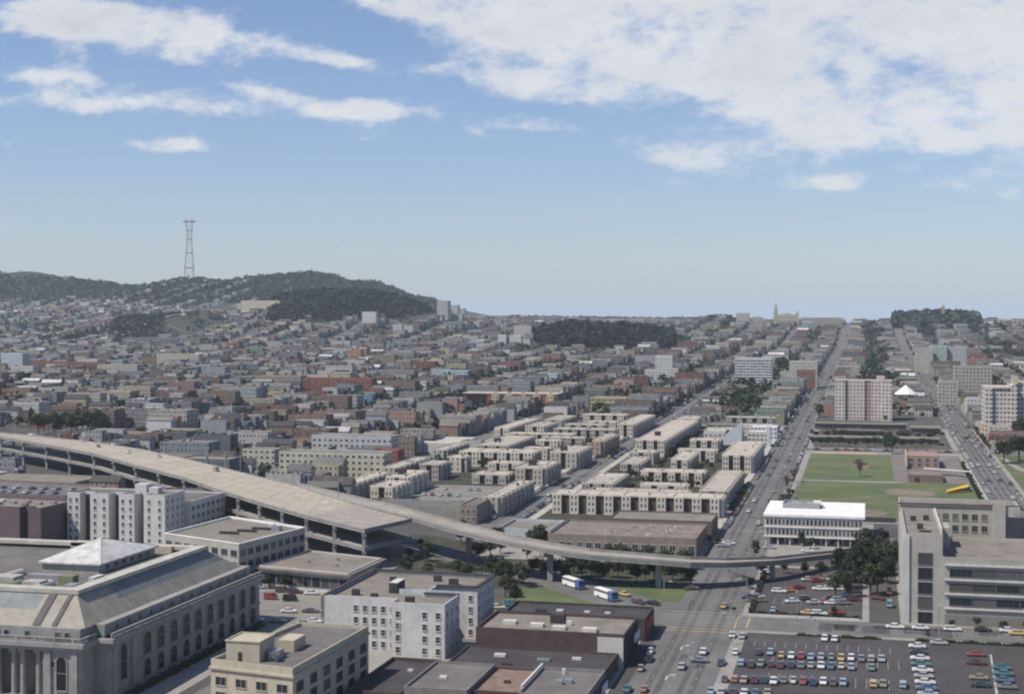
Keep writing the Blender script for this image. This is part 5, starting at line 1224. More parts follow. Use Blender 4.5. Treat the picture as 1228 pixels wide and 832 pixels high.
while k_ < 20:
    px, py = rq.uniform(470, 650), rq.uniform(648, 702)
    if 640 + (px - 480) * .17 < py < 662 + (px - 470) * .19: continue
    X, Y = R(px, py)
    if X < -161: continue
    k_ += 1; put_tree(X, Y, rq.uniform(5, 9), 'big', '%s dark tree in the scrubby slope left of the lawn wedge' % O_[k_ - 1], 'trees on the scrubby slope')
def signal(x, y, rz, label):
    r = thing('traffic_signal', label, 'traffic signal', (x, y, zg(0, y) + .13), rz, 'traffic signals at the crossing'); m = M(); m.box(-.08, .08, -.08, .08, 0, 3.4); m.build('pole', metal, r, loc='local')
    h_ = M(); h_.box(-.2, .2, -.2, .2, 3.4, 4.5); h_.build('signal_head', mat('signal_yellow', (.3, .2, .03), .6), r, loc='local')
for a in ((-60.6, 424.5, 0, 'traffic signal at the shop corner of the crossing'), (-36.2, 423.5, 0, 'traffic signal at the parking lot corner of the crossing'), (-60.6, 442.5, 0, 'traffic signal at the lawn side of the crossing'), (-36.2, 443., 0, 'traffic signal at the small lot side of the crossing')): signal(*a)
# hedges
def hedge(label, pts, h, w=1.2):
    r0 = pts[0]; o = M(); rnd = random.Random(len(label))
    for (a, b) in zip(pts, pts[1:]):
        L = math.hypot(b[0] - a[0], b[1] - a[1])
        for i in range(int(L * 55)):
            t = rnd.random(); x = a[0] + (b[0] - a[0]) * t + rnd.uniform(-w, w) * .6; y = a[1] + (b[1] - a[1]) * t + rnd.uniform(-w, w) * .6; z = rnd.uniform(0, h) * (.8 + .3 * math.sin(t * L))
            u = Vector((rnd.gauss(0, 1), rnd.gauss(0, 1), rnd.gauss(0, 1))).normalized() * .28; v = u.orthogonal().normalized() * .2; p = Vector((x, y, z + zg(x, y))); k = rnd.uniform(.6, 1.3)
            o.face([tuple(p - u), tuple(p - v), tuple(p + u), tuple(p + v)], 0, None, (.03 * k, .042 * k, .02 * k))
    ob = o.build('hedge', leaf, loc=(r0[0], r0[1], 0)); tag(ob, label, 'hedge')
row_trees([(-112 + 3.6 * i + (i % 2), 516 + 3 * math.sin(i * 2.1)) for i in range(15)], 7, 'big', 'dark tree from the left in the back row under the curving ramp', 'back row under the ramp')
for i, (px, py, h) in enumerate([(575, 672, 7), (588, 668, 8), (600, 664, 7), (566, 664, 6), (548, 690, 6), (632, 672, 7), (648, 668, 7), (590, 690, 8), (520, 668, 5), (505, 660, 5), (490, 672, 5), (556, 640, 6)]):
    tp(px, py, h, 'big', '%s of the twelve dark trees between stub end and apartment roof, by the ramp column' % O_[i], group='trees round the ramp column')
for i, (px, py, h) in enumerate([(1002, 716, 9), (1020, 716, 10), (1044, 714, 11), (1064, 700, 13), (1068, 690, 14), (1056, 672, 13), (1040, 670, 12)]):
    tp(px, py, h, 'euc' if i % 2 else 'big', '%s filler tree of the dense dark clump beside the concrete building' % O_[i], group='dense clump beside the concrete building')
hedge('dark clipped hedge along the front of the small parking lot, left piece', [(-33, 446), (-19, 446)], 1.1)
hedge('dark clipped hedge along the front of the small parking lot, right piece', [(-16, 446), (-2, 446)], 1.1)
hedge('dark hedge along the avenue side of the small parking lot', [(-34, 447), (-34.3, 520)], 1.3)
hedge('straggly dark hedge along the top edge of the large parking lot, left part', [(-19, 420.5), (4, 420.5)], .8)
hedge('straggly dark hedge along the top edge of the large parking lot, right part', [(14, 421), (52, 421)], .9)
hedge('dark hedge inside the street wall beside the playing field', [(52, 645), (52.5, 860)], 1.6)
hedge('dark undergrowth below the ramp beside the upper lawn', [(-116, 512), (-62, 508)], 2.6, 4.)
hedge('dark undergrowth round the ramp column left of the lawn wedge', [(-150, 500), (-122, 492)], 2.4, 5.)
hedge('dark green hedge strip along the foot of the stone hall arcade', [(-173.5, 318), (-172.8, 398)], 1.5, 2.2)
# ------------------------------------------------------------------ cars
rubber = tyre
def car_parts(kind):
    """parts of a 1970s car, length along +x, origin on the ground at its middle"""
    L, W, zh, zr = {'sedan': (5., 1.9, .92, 1.42), 'wagon': (5.1, 1.9, .92, 1.46), 'compact': (4., 1.6, .9, 1.4), 'beetle': (4.05, 1.55, .86, 1.5), 'van': (4.6, 1.85, 1.1, 2.0), 'pickup': (5.1, 1.9, .95, 1.65)}[kind]
    b = M(); hl = L / 2; w = W / 2
    st = {'sedan': [(-hl, .78, .86), (-hl + .25, .9, .96), (-.9, .97, 1), (1., .96, 1), (hl - .4, .86, .97), (hl, .72, .88)],
          'wagon': [(-hl, .85, .86), (-hl + .2, .95, .96), (-.9, .97, 1), (1., .96, 1), (hl - .4, .86, .97), (hl, .72, .88)],
          'compact': [(-hl, .75, .85), (-hl + .2, .9, .95), (-.8, .93, 1), (.8, .92, 1), (hl - .3, .82, .96), (hl, .66, .86)],
          'beetle': [(-hl, .42, .6), (-hl + .35, .8, .9), (-.8, .92, 1), (.8, .9, 1), (hl - .5, .78, .9), (hl, .42, .6)],
          'van': [(-hl, 1.1, .95), (-hl + .15, 1.15, 1), (-.8, 1.15, 1), (1., 1.15, 1), (hl - .2, 1.1, .97), (hl, .9, .9)],
          'pickup': [(-hl, .9, .95), (-hl + .15, .95, 1), (-.3, .97, 1), (1.1, .97, 1), (hl - .3, .9, .97), (hl, .78, .9)]}[kind]
    rings = []
    for x, z, k in st: rings.append([(x, -w * k * .94, .3), (x, -w * k, .55), (x, -w * k * .9, z), (x, w * k * .9, z), (x, w * k, .55), (x, w * k * .94, .3)])
    for a, c in zip(rings, rings[1:]):
        for i in range(6): j = (i + 1) % 6; b.face([a[i], c[i], c[j], a[j]])
    b.face(rings[0]); b.face(rings[-1][::-1])
    gx = {'sedan': (-1.55, -.95, .55, 1.25), 'wagon': (-2.35, -2.15, .55, 1.25), 'compact': (-1.3, -.8, .4, 1.), 'beetle': (-1.5, -.5, .35, .85), 'van': (-2.2, -2.1, 1.5, 2.), 'pickup': (-.35, -.25, .75, 1.25)}[kind]
    zb = zh if kind != 'van' else 1.12; g = M(); wb, wt = w * .88, w * .74
    lo = [(gx[0], -wb, zb), (gx[3], -wb, zb), (gx[3], wb, zb), (gx[0], wb, zb)]; hi = [(gx[1], -wt, zr), (gx[2], -wt, zr), (gx[2], wt, zr), (gx[1], wt, zr)]
    for i in range(4): j = (i + 1) % 4; g.face([lo[i], lo[j], hi[j], hi[i]])
    e = .04; b.face([(gx[1] - e, -wt - e, zr + .01), (gx[2] + e, -wt - e, zr + .01), (gx[2] + e, wt + e, zr + .01), (gx[1] - e, wt + e, zr + .01)])
    b.box(gx[1] - e, gx[2] + e, -wt - e, wt + e, zr - .05, zr + .05)
    # pillars
    def pil(t, wd):
        for s in (-1, 1):
            xb0 = gx[0] + (gx[3] - gx[0]) * t; xt0 = gx[1] + (gx[2] - gx[1]) * t
            b.face([(xb0 - wd, s * (wb + .012), zb), (xb0 + wd, s * (wb + .012), zb), (xt0 + wd, s * (wt + .012), zr), (xt0 - wd, s * (wt + .012), zr)])
    pil(.03, .09); pil(.5, .05); pil(.97, .05)
    if kind == 'van': pil(.25, .5); pil(.6, .3)
    if kind == 'pickup': b.box(-hl + .1, -.5, -w * .8, w * .8, .96, .98)
    tread = []
    for x in (-hl * .6, hl * .62):
        for s in (-1, 1):
            m = M(); n = 10; r = .33; y0, y1 = s * (w * .98), s * (w * .72)
            for i in range(n):
                a0, a1 = 6.2832 * i / n, 6.2832 * (i + 1) / n
                m.face([(x + r * math.cos(a0), y0, .33 + r * math.sin(a0)), (x + r * math.cos(a1), y0, .33 + r * math.sin(a1)), (x + r * math.cos(a1), y1, .33 + r * math.sin(a1)), (x + r * math.cos(a0), y1, .33 + r * math.sin(a0))])
                m.face([(x, y0 * 1.005, .33), (x + .17 * math.cos(a0), y0 * 1.01, .33 + .17 * math.sin(a0)), (x + .17 * math.cos(a1), y0 * 1.01, .33 + .17 * math.sin(a1))], 1)
            m.face([(x + r * math.cos(6.2832 * i / n), y0, .33 + r * math.sin(6.2832 * i / n)) for i in range(n)]); tread.append(m)
    bp = []
    for x in (-hl - .08, hl - .04):
        m = M(); m.box(x, x + .12, -w * .9, w * .9, .42, .56); bp.append(m)
    return b, g, tread, bp
CARM = {}
for k in ('sedan', 'wagon', 'compact', 'beetle', 'van', 'pickup'):
    b, g, tr, bp = car_parts(k)
    parts = [('body', b.build('body', car_paint, link=False, loc='local')), ('window', g.build('window', glass, link=False, loc='local'))]
    parts += [('wheel', q.build('wheel', [tyre, chrome], link=False, loc='local')) for q in tr] + [('bumper', q.build('bumper', chrome, link=False, loc='local')) for q in bp]
    one = M()
    for src, mi in [(b, 0), (g, 1)] + [(q, 2) for q in tr] + [(q, 3) for q in bp]:
        for f in src.f: one.face([src.v[i] for i in f], mi)
    CARM[k] = (parts, one)
    CARM[k + '1'] = one.build('car', [car_paint, glass, tyre, chrome], link=False, loc='local')
CC = {'white': (.72, .71, .68), 'cream': (.62, .56, .42), 'beige': (.42, .34, .22), 'tan': (.34, .25, .15), 'yellow': (.62, .42, .06), 'orange': (.5, .17, .03), 'red': (.36, .035, .03), 'maroon': (.13, .03, .035), 'brown': (.13, .075, .045),
      'dark blue': (.03, .045, .1), 'blue': (.07, .15, .3), 'light blue': (.27, .4, .53), 'teal': (.04, .2, .23), 'dark green': (.03, .06, .045), 'olive': (.15, .15, .06), 'grey-green': (.2, .26, .22), 'silver': (.4, .41, .42), 'grey': (.2, .2, .21), 'black': (.02, .02, .024)}
NC = 0
for k_ in CC:
    a_ = sum(CC[k_]) / 3; CC[k_] = tuple((v * .72 + a_ * .28) * .9 for v in CC[k_])
def car(x, y, rz, color, kind, label, group=None, detail=True, z=None, name='parked_car'):
    global NC; NC += 1
    a = math.atan(SL) if y < 2000 else 0; zz = (zg(x, y) + .15) if z is None else z
    if detail:
        r = thing(name, label, 'car', (x, y, zz), rz, group)
        for nm, me in CARM[kind][0]: inst(nm, me, r, color=CC[color])
    else:
        r = inst(name, CARM[kind + '1'], None, (x, y, zz), rz, color=CC[color]); tag(r, label, 'car', group)
    s_ = random.uniform(.93, 1.06); r.scale = (s_, random.uniform(.95, 1.03), random.uniform(.94, 1.05)); return r
rk = lambda: random.choice(['sedan'] * 5 + ['wagon', 'compact', 'compact', 'beetle'])
def lot_row(colors, p0, p1, rz, phrase, group, kinds=None):
    """p0, p1: photo positions of the first and last car of the row, surveyed onto the ground"""
    a, b = R(*p0), R(*p1); n = len(colors)
    for i, c in enumerate(colors):
        if c is None: continue
        t = i / max(1, n - 1); x = a[0] + (b[0] - a[0]) * t; y = a[1] + (b[1] - a[1]) * t + random.uniform(-.6, .6)
        k = rk(); kd = k if not kinds else kinds[i]; nm = {'sedan': 'sedan', 'wagon': 'station wagon', 'compact': 'compact car', 'beetle': 'rounded car', 'van': 'van', 'pickup': 'pickup truck'}[kd]
        o = O_[i] if i < 20 else '%dth' % (i + 1)
        car(x, y, rz + random.uniform(-.07, .07) + random.choice((0, math.pi)), c, kd, '%s %s, %s from left in %s' % (c, nm, o, phrase), group)
G1 = 'cars in the large parking lot'; H_ = math.pi / 2
lot_row(['dark blue', None, 'light blue', 'maroon', 'grey-green', 'maroon', 'maroon', 'dark blue', 'grey', 'silver', 'white', 'blue', 'cream', 'light blue', None, 'grey-green'], (865, 797), (1045, 803), H_, 'the near line of the double row', G1)
lot_row(['yellow', 'white', 'red', 'light blue', 'silver', 'grey-green', 'yellow', 'white', 'grey', 'beige', 'silver'], (937, 788.5), (1057, 792.5), H_, 'the far line of the double row', G1)
lot_row(['white', None, 'dark green', 'light blue'], (882, 784), (924, 785), H_, 'the short row at the lot corner', G1)
lot_row(['white', 'silver'], (878, 764), (890, 765), H_, 'the pair beside the avenue at the lot top', G1)
lot_row(['white', 'white'], (989, 768), (1001, 768.5), H_, 'the white pair near the lot top middle', G1)
lot_row(['brown', 'orange', 'beige', 'maroon', 'dark green', 'white', 'grey-green', 'cream', 'red', 'dark blue', 'white', 'brown', 'light blue', None, None, 'yellow', 'tan', None, 'light blue'], (869, 817), (1083, 823), H_, 'the long single row near the bottom', G1)
lot_row(['light blue', 'silver', 'maroon', 'white', 'blue', 'beige'], (852, 832), (920, 834), H_, 'the row cut by the bottom edge', G1)
cols = ['white', 'dark blue', 'white', 'teal', 'white', 'silver', 'white', 'blue', 'silver']
for i, c in enumerate(cols):
    X, Y = R(1100 + i * 1.6, 777 + i * 7.2); car(X, Y, random.choice((0, math.pi)), c, 'sedan', '%s sedan, %s from the top in the column parked sideways mid-lot' % (c, O_[i]), G1)
for i, c in enumerate(['white', 'silver', 'white', 'teal', 'white']):
    X, Y = R(1088 + i * 2.2 , 781 + i * 12.5)
for i, (px, py, c) in enumerate([(1170, 787, 'red'), (1171, 797, 'maroon'), (1174, 815, 'tan'), (1176, 824, 'dark green'), (1201, 803, 'teal'), (1203, 810, 'teal'), (1204, 818, 'blue'), (1207, 826, 'grey'), (1126, 773, 'silver')]):
    X, Y = R(px, py); car(X, Y, random.choice((0, math.pi)), c, 'sedan', ['red long sedan, topmost in the right column of the large lot', 'maroon sedan right behind the red one in the right column', 'tan sedan below the maroon one in the right column', 'dark green sedan lowest in the right column of the large lot', 'teal sedan topmost in the column right of the white lot line', 'second teal sedan right of the white lot line', 'blue sedan right of the white lot line, third down', 'grey sedan right of the white lot line, lowest', 'silver sedan parked along the top hedge of the large lot'][i], G1)
G2 = 'cars in the small parking lot'
for i, (a, b, c, an) in enumerate([(50, 455, 'white', 0), (80, 452, 'orange', .2), (118, 441, 'red', .5), (200, 446, 'white', 0), (240, 445, 'white', 0), (282, 446, 'white', 0), (322, 455, 'dark green', 0), (100, 492, 'white', .4), (145, 482, 'brown', .5), (180, 497, 'silver', .3),
        (213, 494, 'red', .2), (245, 498, 'white', .2), (272, 486, 'silver', .4), (322, 486, 'maroon', .3), (283, 499, 'grey', .2), (158, 535, 'yellow', 0), (197, 537, 'white', 0), (262, 533, 'red', .1), (28, 524, 'light blue', H_), (158, 412, 'cream', .4), (190, 416, 'red', .5),
        (222, 408, 'beige', .3), (255, 412, 'white', .3), (282, 402, 'cream', .3), (310, 412, 'olive', .2), (240, 478, 'maroon', .3), (300, 470, 'light blue', .3)]):
    X, Y = R(918 + a / 3.058, 560 + (b + 6) / 3.058)
    car(X, Y, an, c, 'sedan' if i % 4 else 'wagon', '%s car parked in the small lot, %s' % (c, ['at its left end, back row', 'beside the white one at the left end', 'slanted in the back row left of centre', 'first of three whites in the middle', 'middle of three whites', 'last of three whites', 'right of the three whites', 'centre-left of the middle row', 'next to the white in the middle row', 'third in the middle row', 'fourth in the middle row', 'fifth in the middle row', 'behind the fifth of the middle row', 'at the right end of the middle row', 'sixth in the middle row', 'long, by the front hedge', 'touching the yellow one by the hedge', 'by the round shrub', 'alone facing the front hedge', 'under the trees, leftmost', 'under the trees, second', 'under the trees, third', 'under the trees, fourth', 'under the trees, fifth', 'under the trees, rightmost', 'between the two rows', 'between the rows at right'][i]), G2)
for px, py, c in [(903, 722, 'olive'), (911, 722, 'olive'), (908, 717, 'silver'), (899, 718, 'dark blue')]:
    X, Y = R(px, py); car(X, Y, .1, c, 'sedan', '%s car in the left corner of the small lot%s' % (c, {903: ', nearest the avenue', 911: ', second olive one', 908: ' behind the olive pair', 899: ' under the tree'}[px]), G2)
# traffic
K5 = lambda a, b: R(918 + a / 3.058, 560 + b / 3.058); K4 = lambda a, b: R(730 + a / 3.058, 560 + b / 3.058); K3 = lambda a, b: R(480 + a / 3.058, 560 + b / 3.058)
for (x, y), rz, c, k, l in [(K5(475, 592), 0, 'white', 'sedan', 'white sedan, first of the line on the cross street by the concrete building'), (K5(568, 596), 0, 'white', 'sedan', 'white sedan, second of the line on the cross street'), (K5(686, 601), 0, 'white', 'wagon', 'white station wagon, third of the line on the cross street'), (K5(797, 603), 0, 'black', 'sedan', 'black sedan on the cross street right of the white station wagon'),
        (K5(890, 606), 0, 'white', 'sedan', 'white sedan on the cross street right of the black sedan'), (K5(925, 616), 0, 'yellow', 'sedan', 'yellow taxi at the right edge of the cross street'), (K4(154, 682), H_, 'white', 'compact', 'white compact heading up the near left lane of the wide avenue'), (K4(148, 710), H_, 'black', 'pickup', 'black pickup behind the white compact, left lane of the avenue'), (K4(118, 746), H_, 'beige', 'beetle', 'beige rounded small car in the left lane of the avenue'),
        (K4(68, 822), H_, 'teal', 'sedan', 'teal sedan at the bottom left lane of the avenue'), (K4(130, 822), H_, 'orange', 'compact', 'orange compact at the bottom edge of the avenue'), (K4(268, 738), H_, 'silver', 'sedan', 'silver-white sedan driving alone in the middle of the near avenue'), (K4(347, 684), H_, 'white', 'sedan', 'white sedan at the kerb island left of the large lot'), (K4(333, 715), 0, 'grey', 'sedan', 'grey sedan turning beside the kerb island left of the large lot'),
        (K4(422, 516), H_, 'yellow', 'sedan', 'yellow taxi waiting on the avenue before the crossing'), (K4(305, 450), .3, 'brown', 'sedan', 'dull brown car at the crossing by the lawn wedge'), (K4(405, 280), .2, 'cream', 'sedan', 'cream car just past the ramp on the left of the avenue'), (K4(440, 285), .2, 'white', 'sedan', 'white car just past the ramp beside the cream one'), (K4(420, 292), .2, 'silver', 'sedan', 'silver car below the cream one past the ramp'),
        (K5(410, 485), -.5, 'maroon', 'sedan', 'maroon and white car leaving the narrow side street'), (K5(454, 466), H_, 'orange', 'van', 'orange van in the side street beside the concrete building'), (K5(455, 512), H_, 'light blue', 'van', 'light blue van parked behind the orange van'), (K5(390, 372), 0, 'maroon', 'sedan', 'maroon car at the far end of the narrow side street'), (K5(445, 374), 0, 'white', 'sedan', 'white car at the far end of the narrow side street'),
        (K4(580, 390), .1, 'white', 'sedan', 'white car under the ramp beside the small lot'), (K4(590, 300), 0, 'silver', 'sedan', 'silver car before the white office, left one'), (K4(730, 312), 0, 'white', 'sedan', 'white car before the white office, right one'), (K3(533, 392), -.6, 'white', 'sedan', 'white car on the connector road behind the two buses'), (K3(822, 472), -.7, 'yellow', 'sedan', 'yellow taxi on the connector road beside the front bus'),
        (K3(872, 500), -.6, 'maroon', 'wagon', 'maroon car ahead of the two buses'), (K3(925, 505), -.4, 'black', 'sedan', 'black car at the end of the connector road by the crossing'), (K3(408, 512), .1, 'teal', 'van', 'turquoise van behind the white apartment house'), (K3(355, 520), .1, 'cream', 'sedan', 'cream car beside the turquoise van')]:
    car(x, y, rz, c, k, l, 'cars in traffic' if 'parked' not in l else None, name='car')
K2 = lambda a, b: R(240 + a / 3.058, 560 + b / 3.058)
for (x, y), c, l in [(K2(258, 486), 'red', 'bright red van in the lot behind the stone hall'), (K2(215, 446), 'silver', 'silver car in the lot behind the stone hall'), (K2(330, 492), 'black', 'black car right of the red van'), (K2(350, 464), 'maroon', 'maroon car behind the black car'), (K2(408, 468), 'white', 'white car right of the maroon car'), (K2(300, 460), 'brown', 'brown car behind the red van'), (K2(325, 534), 'white', 'white car at the street corner beyond the stone hall'), (K2(405, 534), 'brown', 'brown car at the white apartment wall'), (K2(205, 566), 'light blue', 'light blue car at the stone hall corner'), (K2(285, 570), 'grey', 'grey car in the near row behind the stone hall'), (K2(415, 572), 'white', 'white car against the white apartment wall'), (K2(380, 578), 'beige', 'beige car beside the white one at the apartment wall')]:
    car(x, y, .15, c, 'van' if 'van' in l else 'sedan', l, 'cars behind the stone hall')
for i in range(9):
    X, Y = R(12 + i * 8.6, 663 + (i % 2) * 7); c = random.choice(['white', 'cream', 'silver', 'blue', 'beige']); car(X, Y, 1.3, c, 'sedan', '%s car, %s from the left in the lot below the plum brick block' % (c, O_[i]), 'cars below the brick block')
# cars on the garage roof and in the parking court
zr_ = garage.location.z + 9.03; n = 0
for j in range(2):
    for i in range(11):
        c = random.choice(['white', 'white', 'cream', 'silver', 'light blue', 'grey', 'maroon']); n += 1
        car(-420 + i * 6.9 + random.uniform(-1, 1), 582 + j * 14, H_, c, 'sedan', '%s car, %s from the left in the %s row on the garage roof' % (c, O_[i], ['front', 'back'][j]), 'cars on the garage roof', False, zr_)
for j in range(3):
    for i in range(7):
        if random.random() < .3: continue
        c = random.choice(['white', 'white', 'cream', 'silver', 'light blue', 'blue', 'red']); car(-209 + i * 4.3, 655 + j * 22, H_ + .2, c, 'sedan', '%s car, %s from left in the %s row of the housing parking court' % (c, O_[i], ['front', 'middle', 'back'][j]), 'cars in the parking court', False)
# elevated road traffic
def on_deck(px, py, c, k, l, rz):
    X, Y = R(px, py, 14); car(X, Y, rz, c, k, l, 'cars on the elevated road', True, SL * Y + 14.05, 'car')
on_deck(259, 565, 'tan', 'van', 'tan van driving on the elevated road, nearest vehicle on it', -.75); on_deck(154, 543, 'white', 'sedan', 'white car midway along the elevated road', -.7); on_deck(72, 526, 'brown', 'van', 'brown van on the far bend of the elevated road', -.4); on_deck(190, 548, 'cream', 'sedan', 'cream car on the elevated road between white car and tan van', -.7); on_deck(38, 522, 'white', 'sedan', 'white car at the far left bend of the elevated road', -.2)
for i, (px, py, c, k) in enumerate([(100, 529, 'silver', 'sedan'), (118, 536, 'red', 'compact'), (136, 534, 'white', 'sedan')]):
    on_deck(px, py, c, k, '%s %s, %s of the scattered vehicles on the elevated road from the left' % (c, {'sedan': 'car', 'compact': 'small car', 'wagon': 'wagon', 'van': 'van'}[k], O_[i]), -.72)
# kerbside rows
far_cars = M(); kn = 0
def kerb(x, y0, y1, step, side, phrase, group, p=.92, hv=.5):
    global kn
    y = y0; i = 0
    while y < y1:
        if random.random() < p and not any(abs(y - c) < 10 for c in SY):
            c = random.choice(['white'] * 5 + ['cream', 'silver', 'light blue', 'beige', 'red', 'blue', 'yellow', 'brown', 'grey-green', 'black', 'teal'])
            k = rk(); i += 1
            if kn < 128:
                kn += 1; o = O_[i - 1] if i <= 20 else '%d%s' % (i, 'st' if i % 10 == 1 else 'nd' if i % 10 == 2 else 'rd' if i % 10 == 3 else 'th')
                car(x + random.uniform(-.15, .15), y, H_, c, k, '%s %s parked %s from the near end, %s' % (c, {'sedan': 'sedan', 'wagon': 'wagon', 'compact': 'compact', 'beetle': 'small car'}[k], o, phrase), group, False)
            else:
                src = CARM[k][1]; z = zg(x, y) + (.15 if y < 2000 else .6)
                for f, mi in zip(src.f, src.m):
                    far_cars.face([(x - src.v[q][1], y + src.v[q][0], z + src.v[q][2]) for q in f], mi, None, CC[c])
        y += step
kerb(-56.2, 604, 800, 6, 1, 'left kerb of the wide avenue', 'cars along the left kerb of the wide avenue')
kerb(-157., 612, 840, 6, 1, 'left kerb of the left avenue', 'cars along the left kerb of the left avenue')
kerb(-38, 640, 740, 7, 1, 'right kerb of the wide avenue', 'cars along the right kerb of the wide avenue', .7)
kerb(-144.8, 620, 760, 7, 1, 'right kerb of the left avenue', 'cars along the right kerb of the left avenue', .7)
kerb(71, 640, 800, 6.5, 1, 'park kerb of the right-hand street', 'cars along the park', .8)
kerb(57.5, 700, 780, 7, 1, 'wall side of the right-hand street', 'cars along the field wall', .6)
for x in (-56.2, -38, -157, -144.8, 57.5, 71): kerb(x, 1000 if x == -56.2 or x == -38 else 850, 2000, 6.6, 1, '', '', .8)
kerb(-56.2, 810, 990, 6.2, 1, '', ''); kerb(-38, 750, 990, 7, 1, '', '', .7)
for x in (-47 - 4, -47 + 3, 64 - 3, 64 + 3, -151 + 2): kerb(x, 620, 2000, 34, 1, '', '', .55)
for y in (590, 928, 1090):
    x = -30
    while x < 50:
        if random.random() < .8:
            c = random.choice(list(CC)); src = CARM['sedan'][1]; z = zg(x, y) + .15
            for f, mi in zip(src.f, src.m): far_cars.face([(x + src.v[q][0], y - 4.5 + src.v[q][1], z + src.v[q][2]) for q in f], mi, None, CC[c])
        x += 6
attr_paint = mat('far_car_paint', (0, 0, 0), .35, 0.02, .3, src='attr', dirt=0)
tag(far_cars.build('distant_parked_cars', [attr_paint, glass, tyre, chrome]), 'rows of tiny parked cars lining the far stretches of the straight avenues', 'parked cars', kind='stuff')
# two long buses on the connector
def bus(px, py, rz, label):
    X, Y = R(px, py); r = thing('bus', label, 'bus', (X, Y, zg(0, Y) + .1), rz, 'white and blue buses on the connector road')
    L = 11.; w = 1.25; bl = plain('bus_blue', (.07, .13, .33), .35); wh = plain('bus_white', (.75, .75, .73), .35)
    m = M(); m.box(-L / 2, L / 2 - 2.7, -w, w, .45, 1.9); m.build('body', wh, r, loc='local'); 
    m = M(); m.box(L / 2 - 2.7, L / 2, -w, w, .45, 1.9); m.box(L / 2 - 2.7, L / 2 - .1, -w + .05, w - .05, 2.75, 3.02); m.build('blue_front', bl, r, loc='local')
    m = M(); m.box(-L / 2 + .1, L / 2 - 2.7, -w + .05, w - .05, 2.7, 2.95); m.box(-L / 2 + .3, L / 2 - 3.4, -w + .3, w - .3, 2.95, 3.08); m.build('roof', white_roof, r, loc='local')
    m = M(); m.box(-L / 2 + .08, L / 2 - .06, -w + .04, w - .04, 1.9, 2.75); m.build('window', glass, r, loc='local')
    m = M()
    for i in range(9):
        x = -L / 2 + .1 + i * 1.3
        for s in (-1, 1): m.box(x - .06, x + .06, s * w - .03, s * w + .03, 1.9, 2.72)
    m.build('window_post', wh, r, loc='local')
    m = M(); m.box(L / 2, L / 2 + .15, -w, w, .45, .75); m.build('bumper', chrome, r, loc='local')
    for x in (-L / 2 + 2.6, L / 2 - 1.8):
        for s in (-1, 1):
            m = M(); n = 12; rr = .5
            for i in range(n):
                a0, a1 = 6.2832 * i / n, 6.2832 * (i + 1) / n; m.face([(x + rr * math.cos(a0), s * (w + .02), .5 + rr * math.sin(a0)), (x + rr * math.cos(a1), s * (w + .02), .5 + rr * math.sin(a1)), (x + rr * math.cos(a1), s * (w - .3), .5 + rr * math.sin(a1)), (x + rr * math.cos(a0), s * (w - .3), .5 + rr * math.sin(a0))])
            m.face([(x + rr * math.cos(6.2832 * i / n), s * (w + .02), .5 + rr * math.sin(6.2832 * i / n)) for i in range(n)]); m.build('wheel', tyre, r, loc='local')
a_ = R(686, 704); b_ = R(726, 718); rz = math.atan2(b_[1] - a_[1], b_[0] - a_[0])
bus(688, 704, rz, 'white and blue bus, rear one of two on the connector road'); bus(727, 718, rz, 'white and blue bus, front one of two on the connector road')
# ------------------------------------------------------------------ the city fabric
PAL = [((.5, .49, .46), 'white', 16), ((.42, .4, .36), 'off-white', 12), ((.33, .33, .33), 'pale grey', 10), ((.24, .24, .245), 'grey', 9), ((.4, .35, .25), 'cream', 8), ((.29, .24, .18), 'tan', 8), ((.28, .3, .32), 'pale blue', 4),
       ((.19, .14, .11), 'brown', 9), ((.33, .22, .18), 'pinkish', 6), ((.2, .09, .07), 'rust-red', 5), ((.15, .16, .18), 'slate', 8), ((.22, .26, .21), 'pale green', 4), ((.27, .24, .14), 'mustard', 1.5)]
PW = [p[2] for p in PAL]
RPAL = [((.07, .068, .068), 'dark grey', 9), ((.14, .135, .13), 'grey', 6), ((.22, .2, .17), 'tan', 4), ((.5, .49, .47), 'pale', 1.3), ((.1, .065, .055), 'brown', 3)]
RW = [p[2] for p in RPAL]
LM = [((625, 485), 'the red gabled school'), ((738, 484), 'the mustard-yellow building'), ((404, 464), 'the long red brick school'), ((903, 447), 'the white-banded slab'), ((963, 452), 'the pale and brick block'), ((1036, 475), 'the pink tower'), ((1200, 490), 'the white right-edge tower'),
      ((1167, 465), 'the tan ten-storey tower'), ((541, 452), 'the aqua hall'), ((80, 510), 'the dark grove'), ((796, 443), 'the stepped white block'), ((250, 560), 'the tan van on the elevated road'), ((75, 441), 'the long red-brown apartment row'), ((215, 434), 'the long cream row'),
      ((333, 460), 'the tan office row'), ((1085, 480), 'the white tent roof'), ((500, 590), 'the staircase housing'), ((260, 880 - 340), 'the far deck edge'), ((420, 560), 'the cream flats'), ((600, 520), 'the white-piered court row'), ((845, 500), 'the largest tan block'), ((14, 436), 'the left-edge white slab'),
      ((1127, 432), 'the pale slab cluster'), ((655, 456), 'the white-roofed pale building'), ((20, 545), 'the left-edge deck bend'), ((300, 520), 'the white glinting roof'), ((250, 505), 'the white flat roof')]
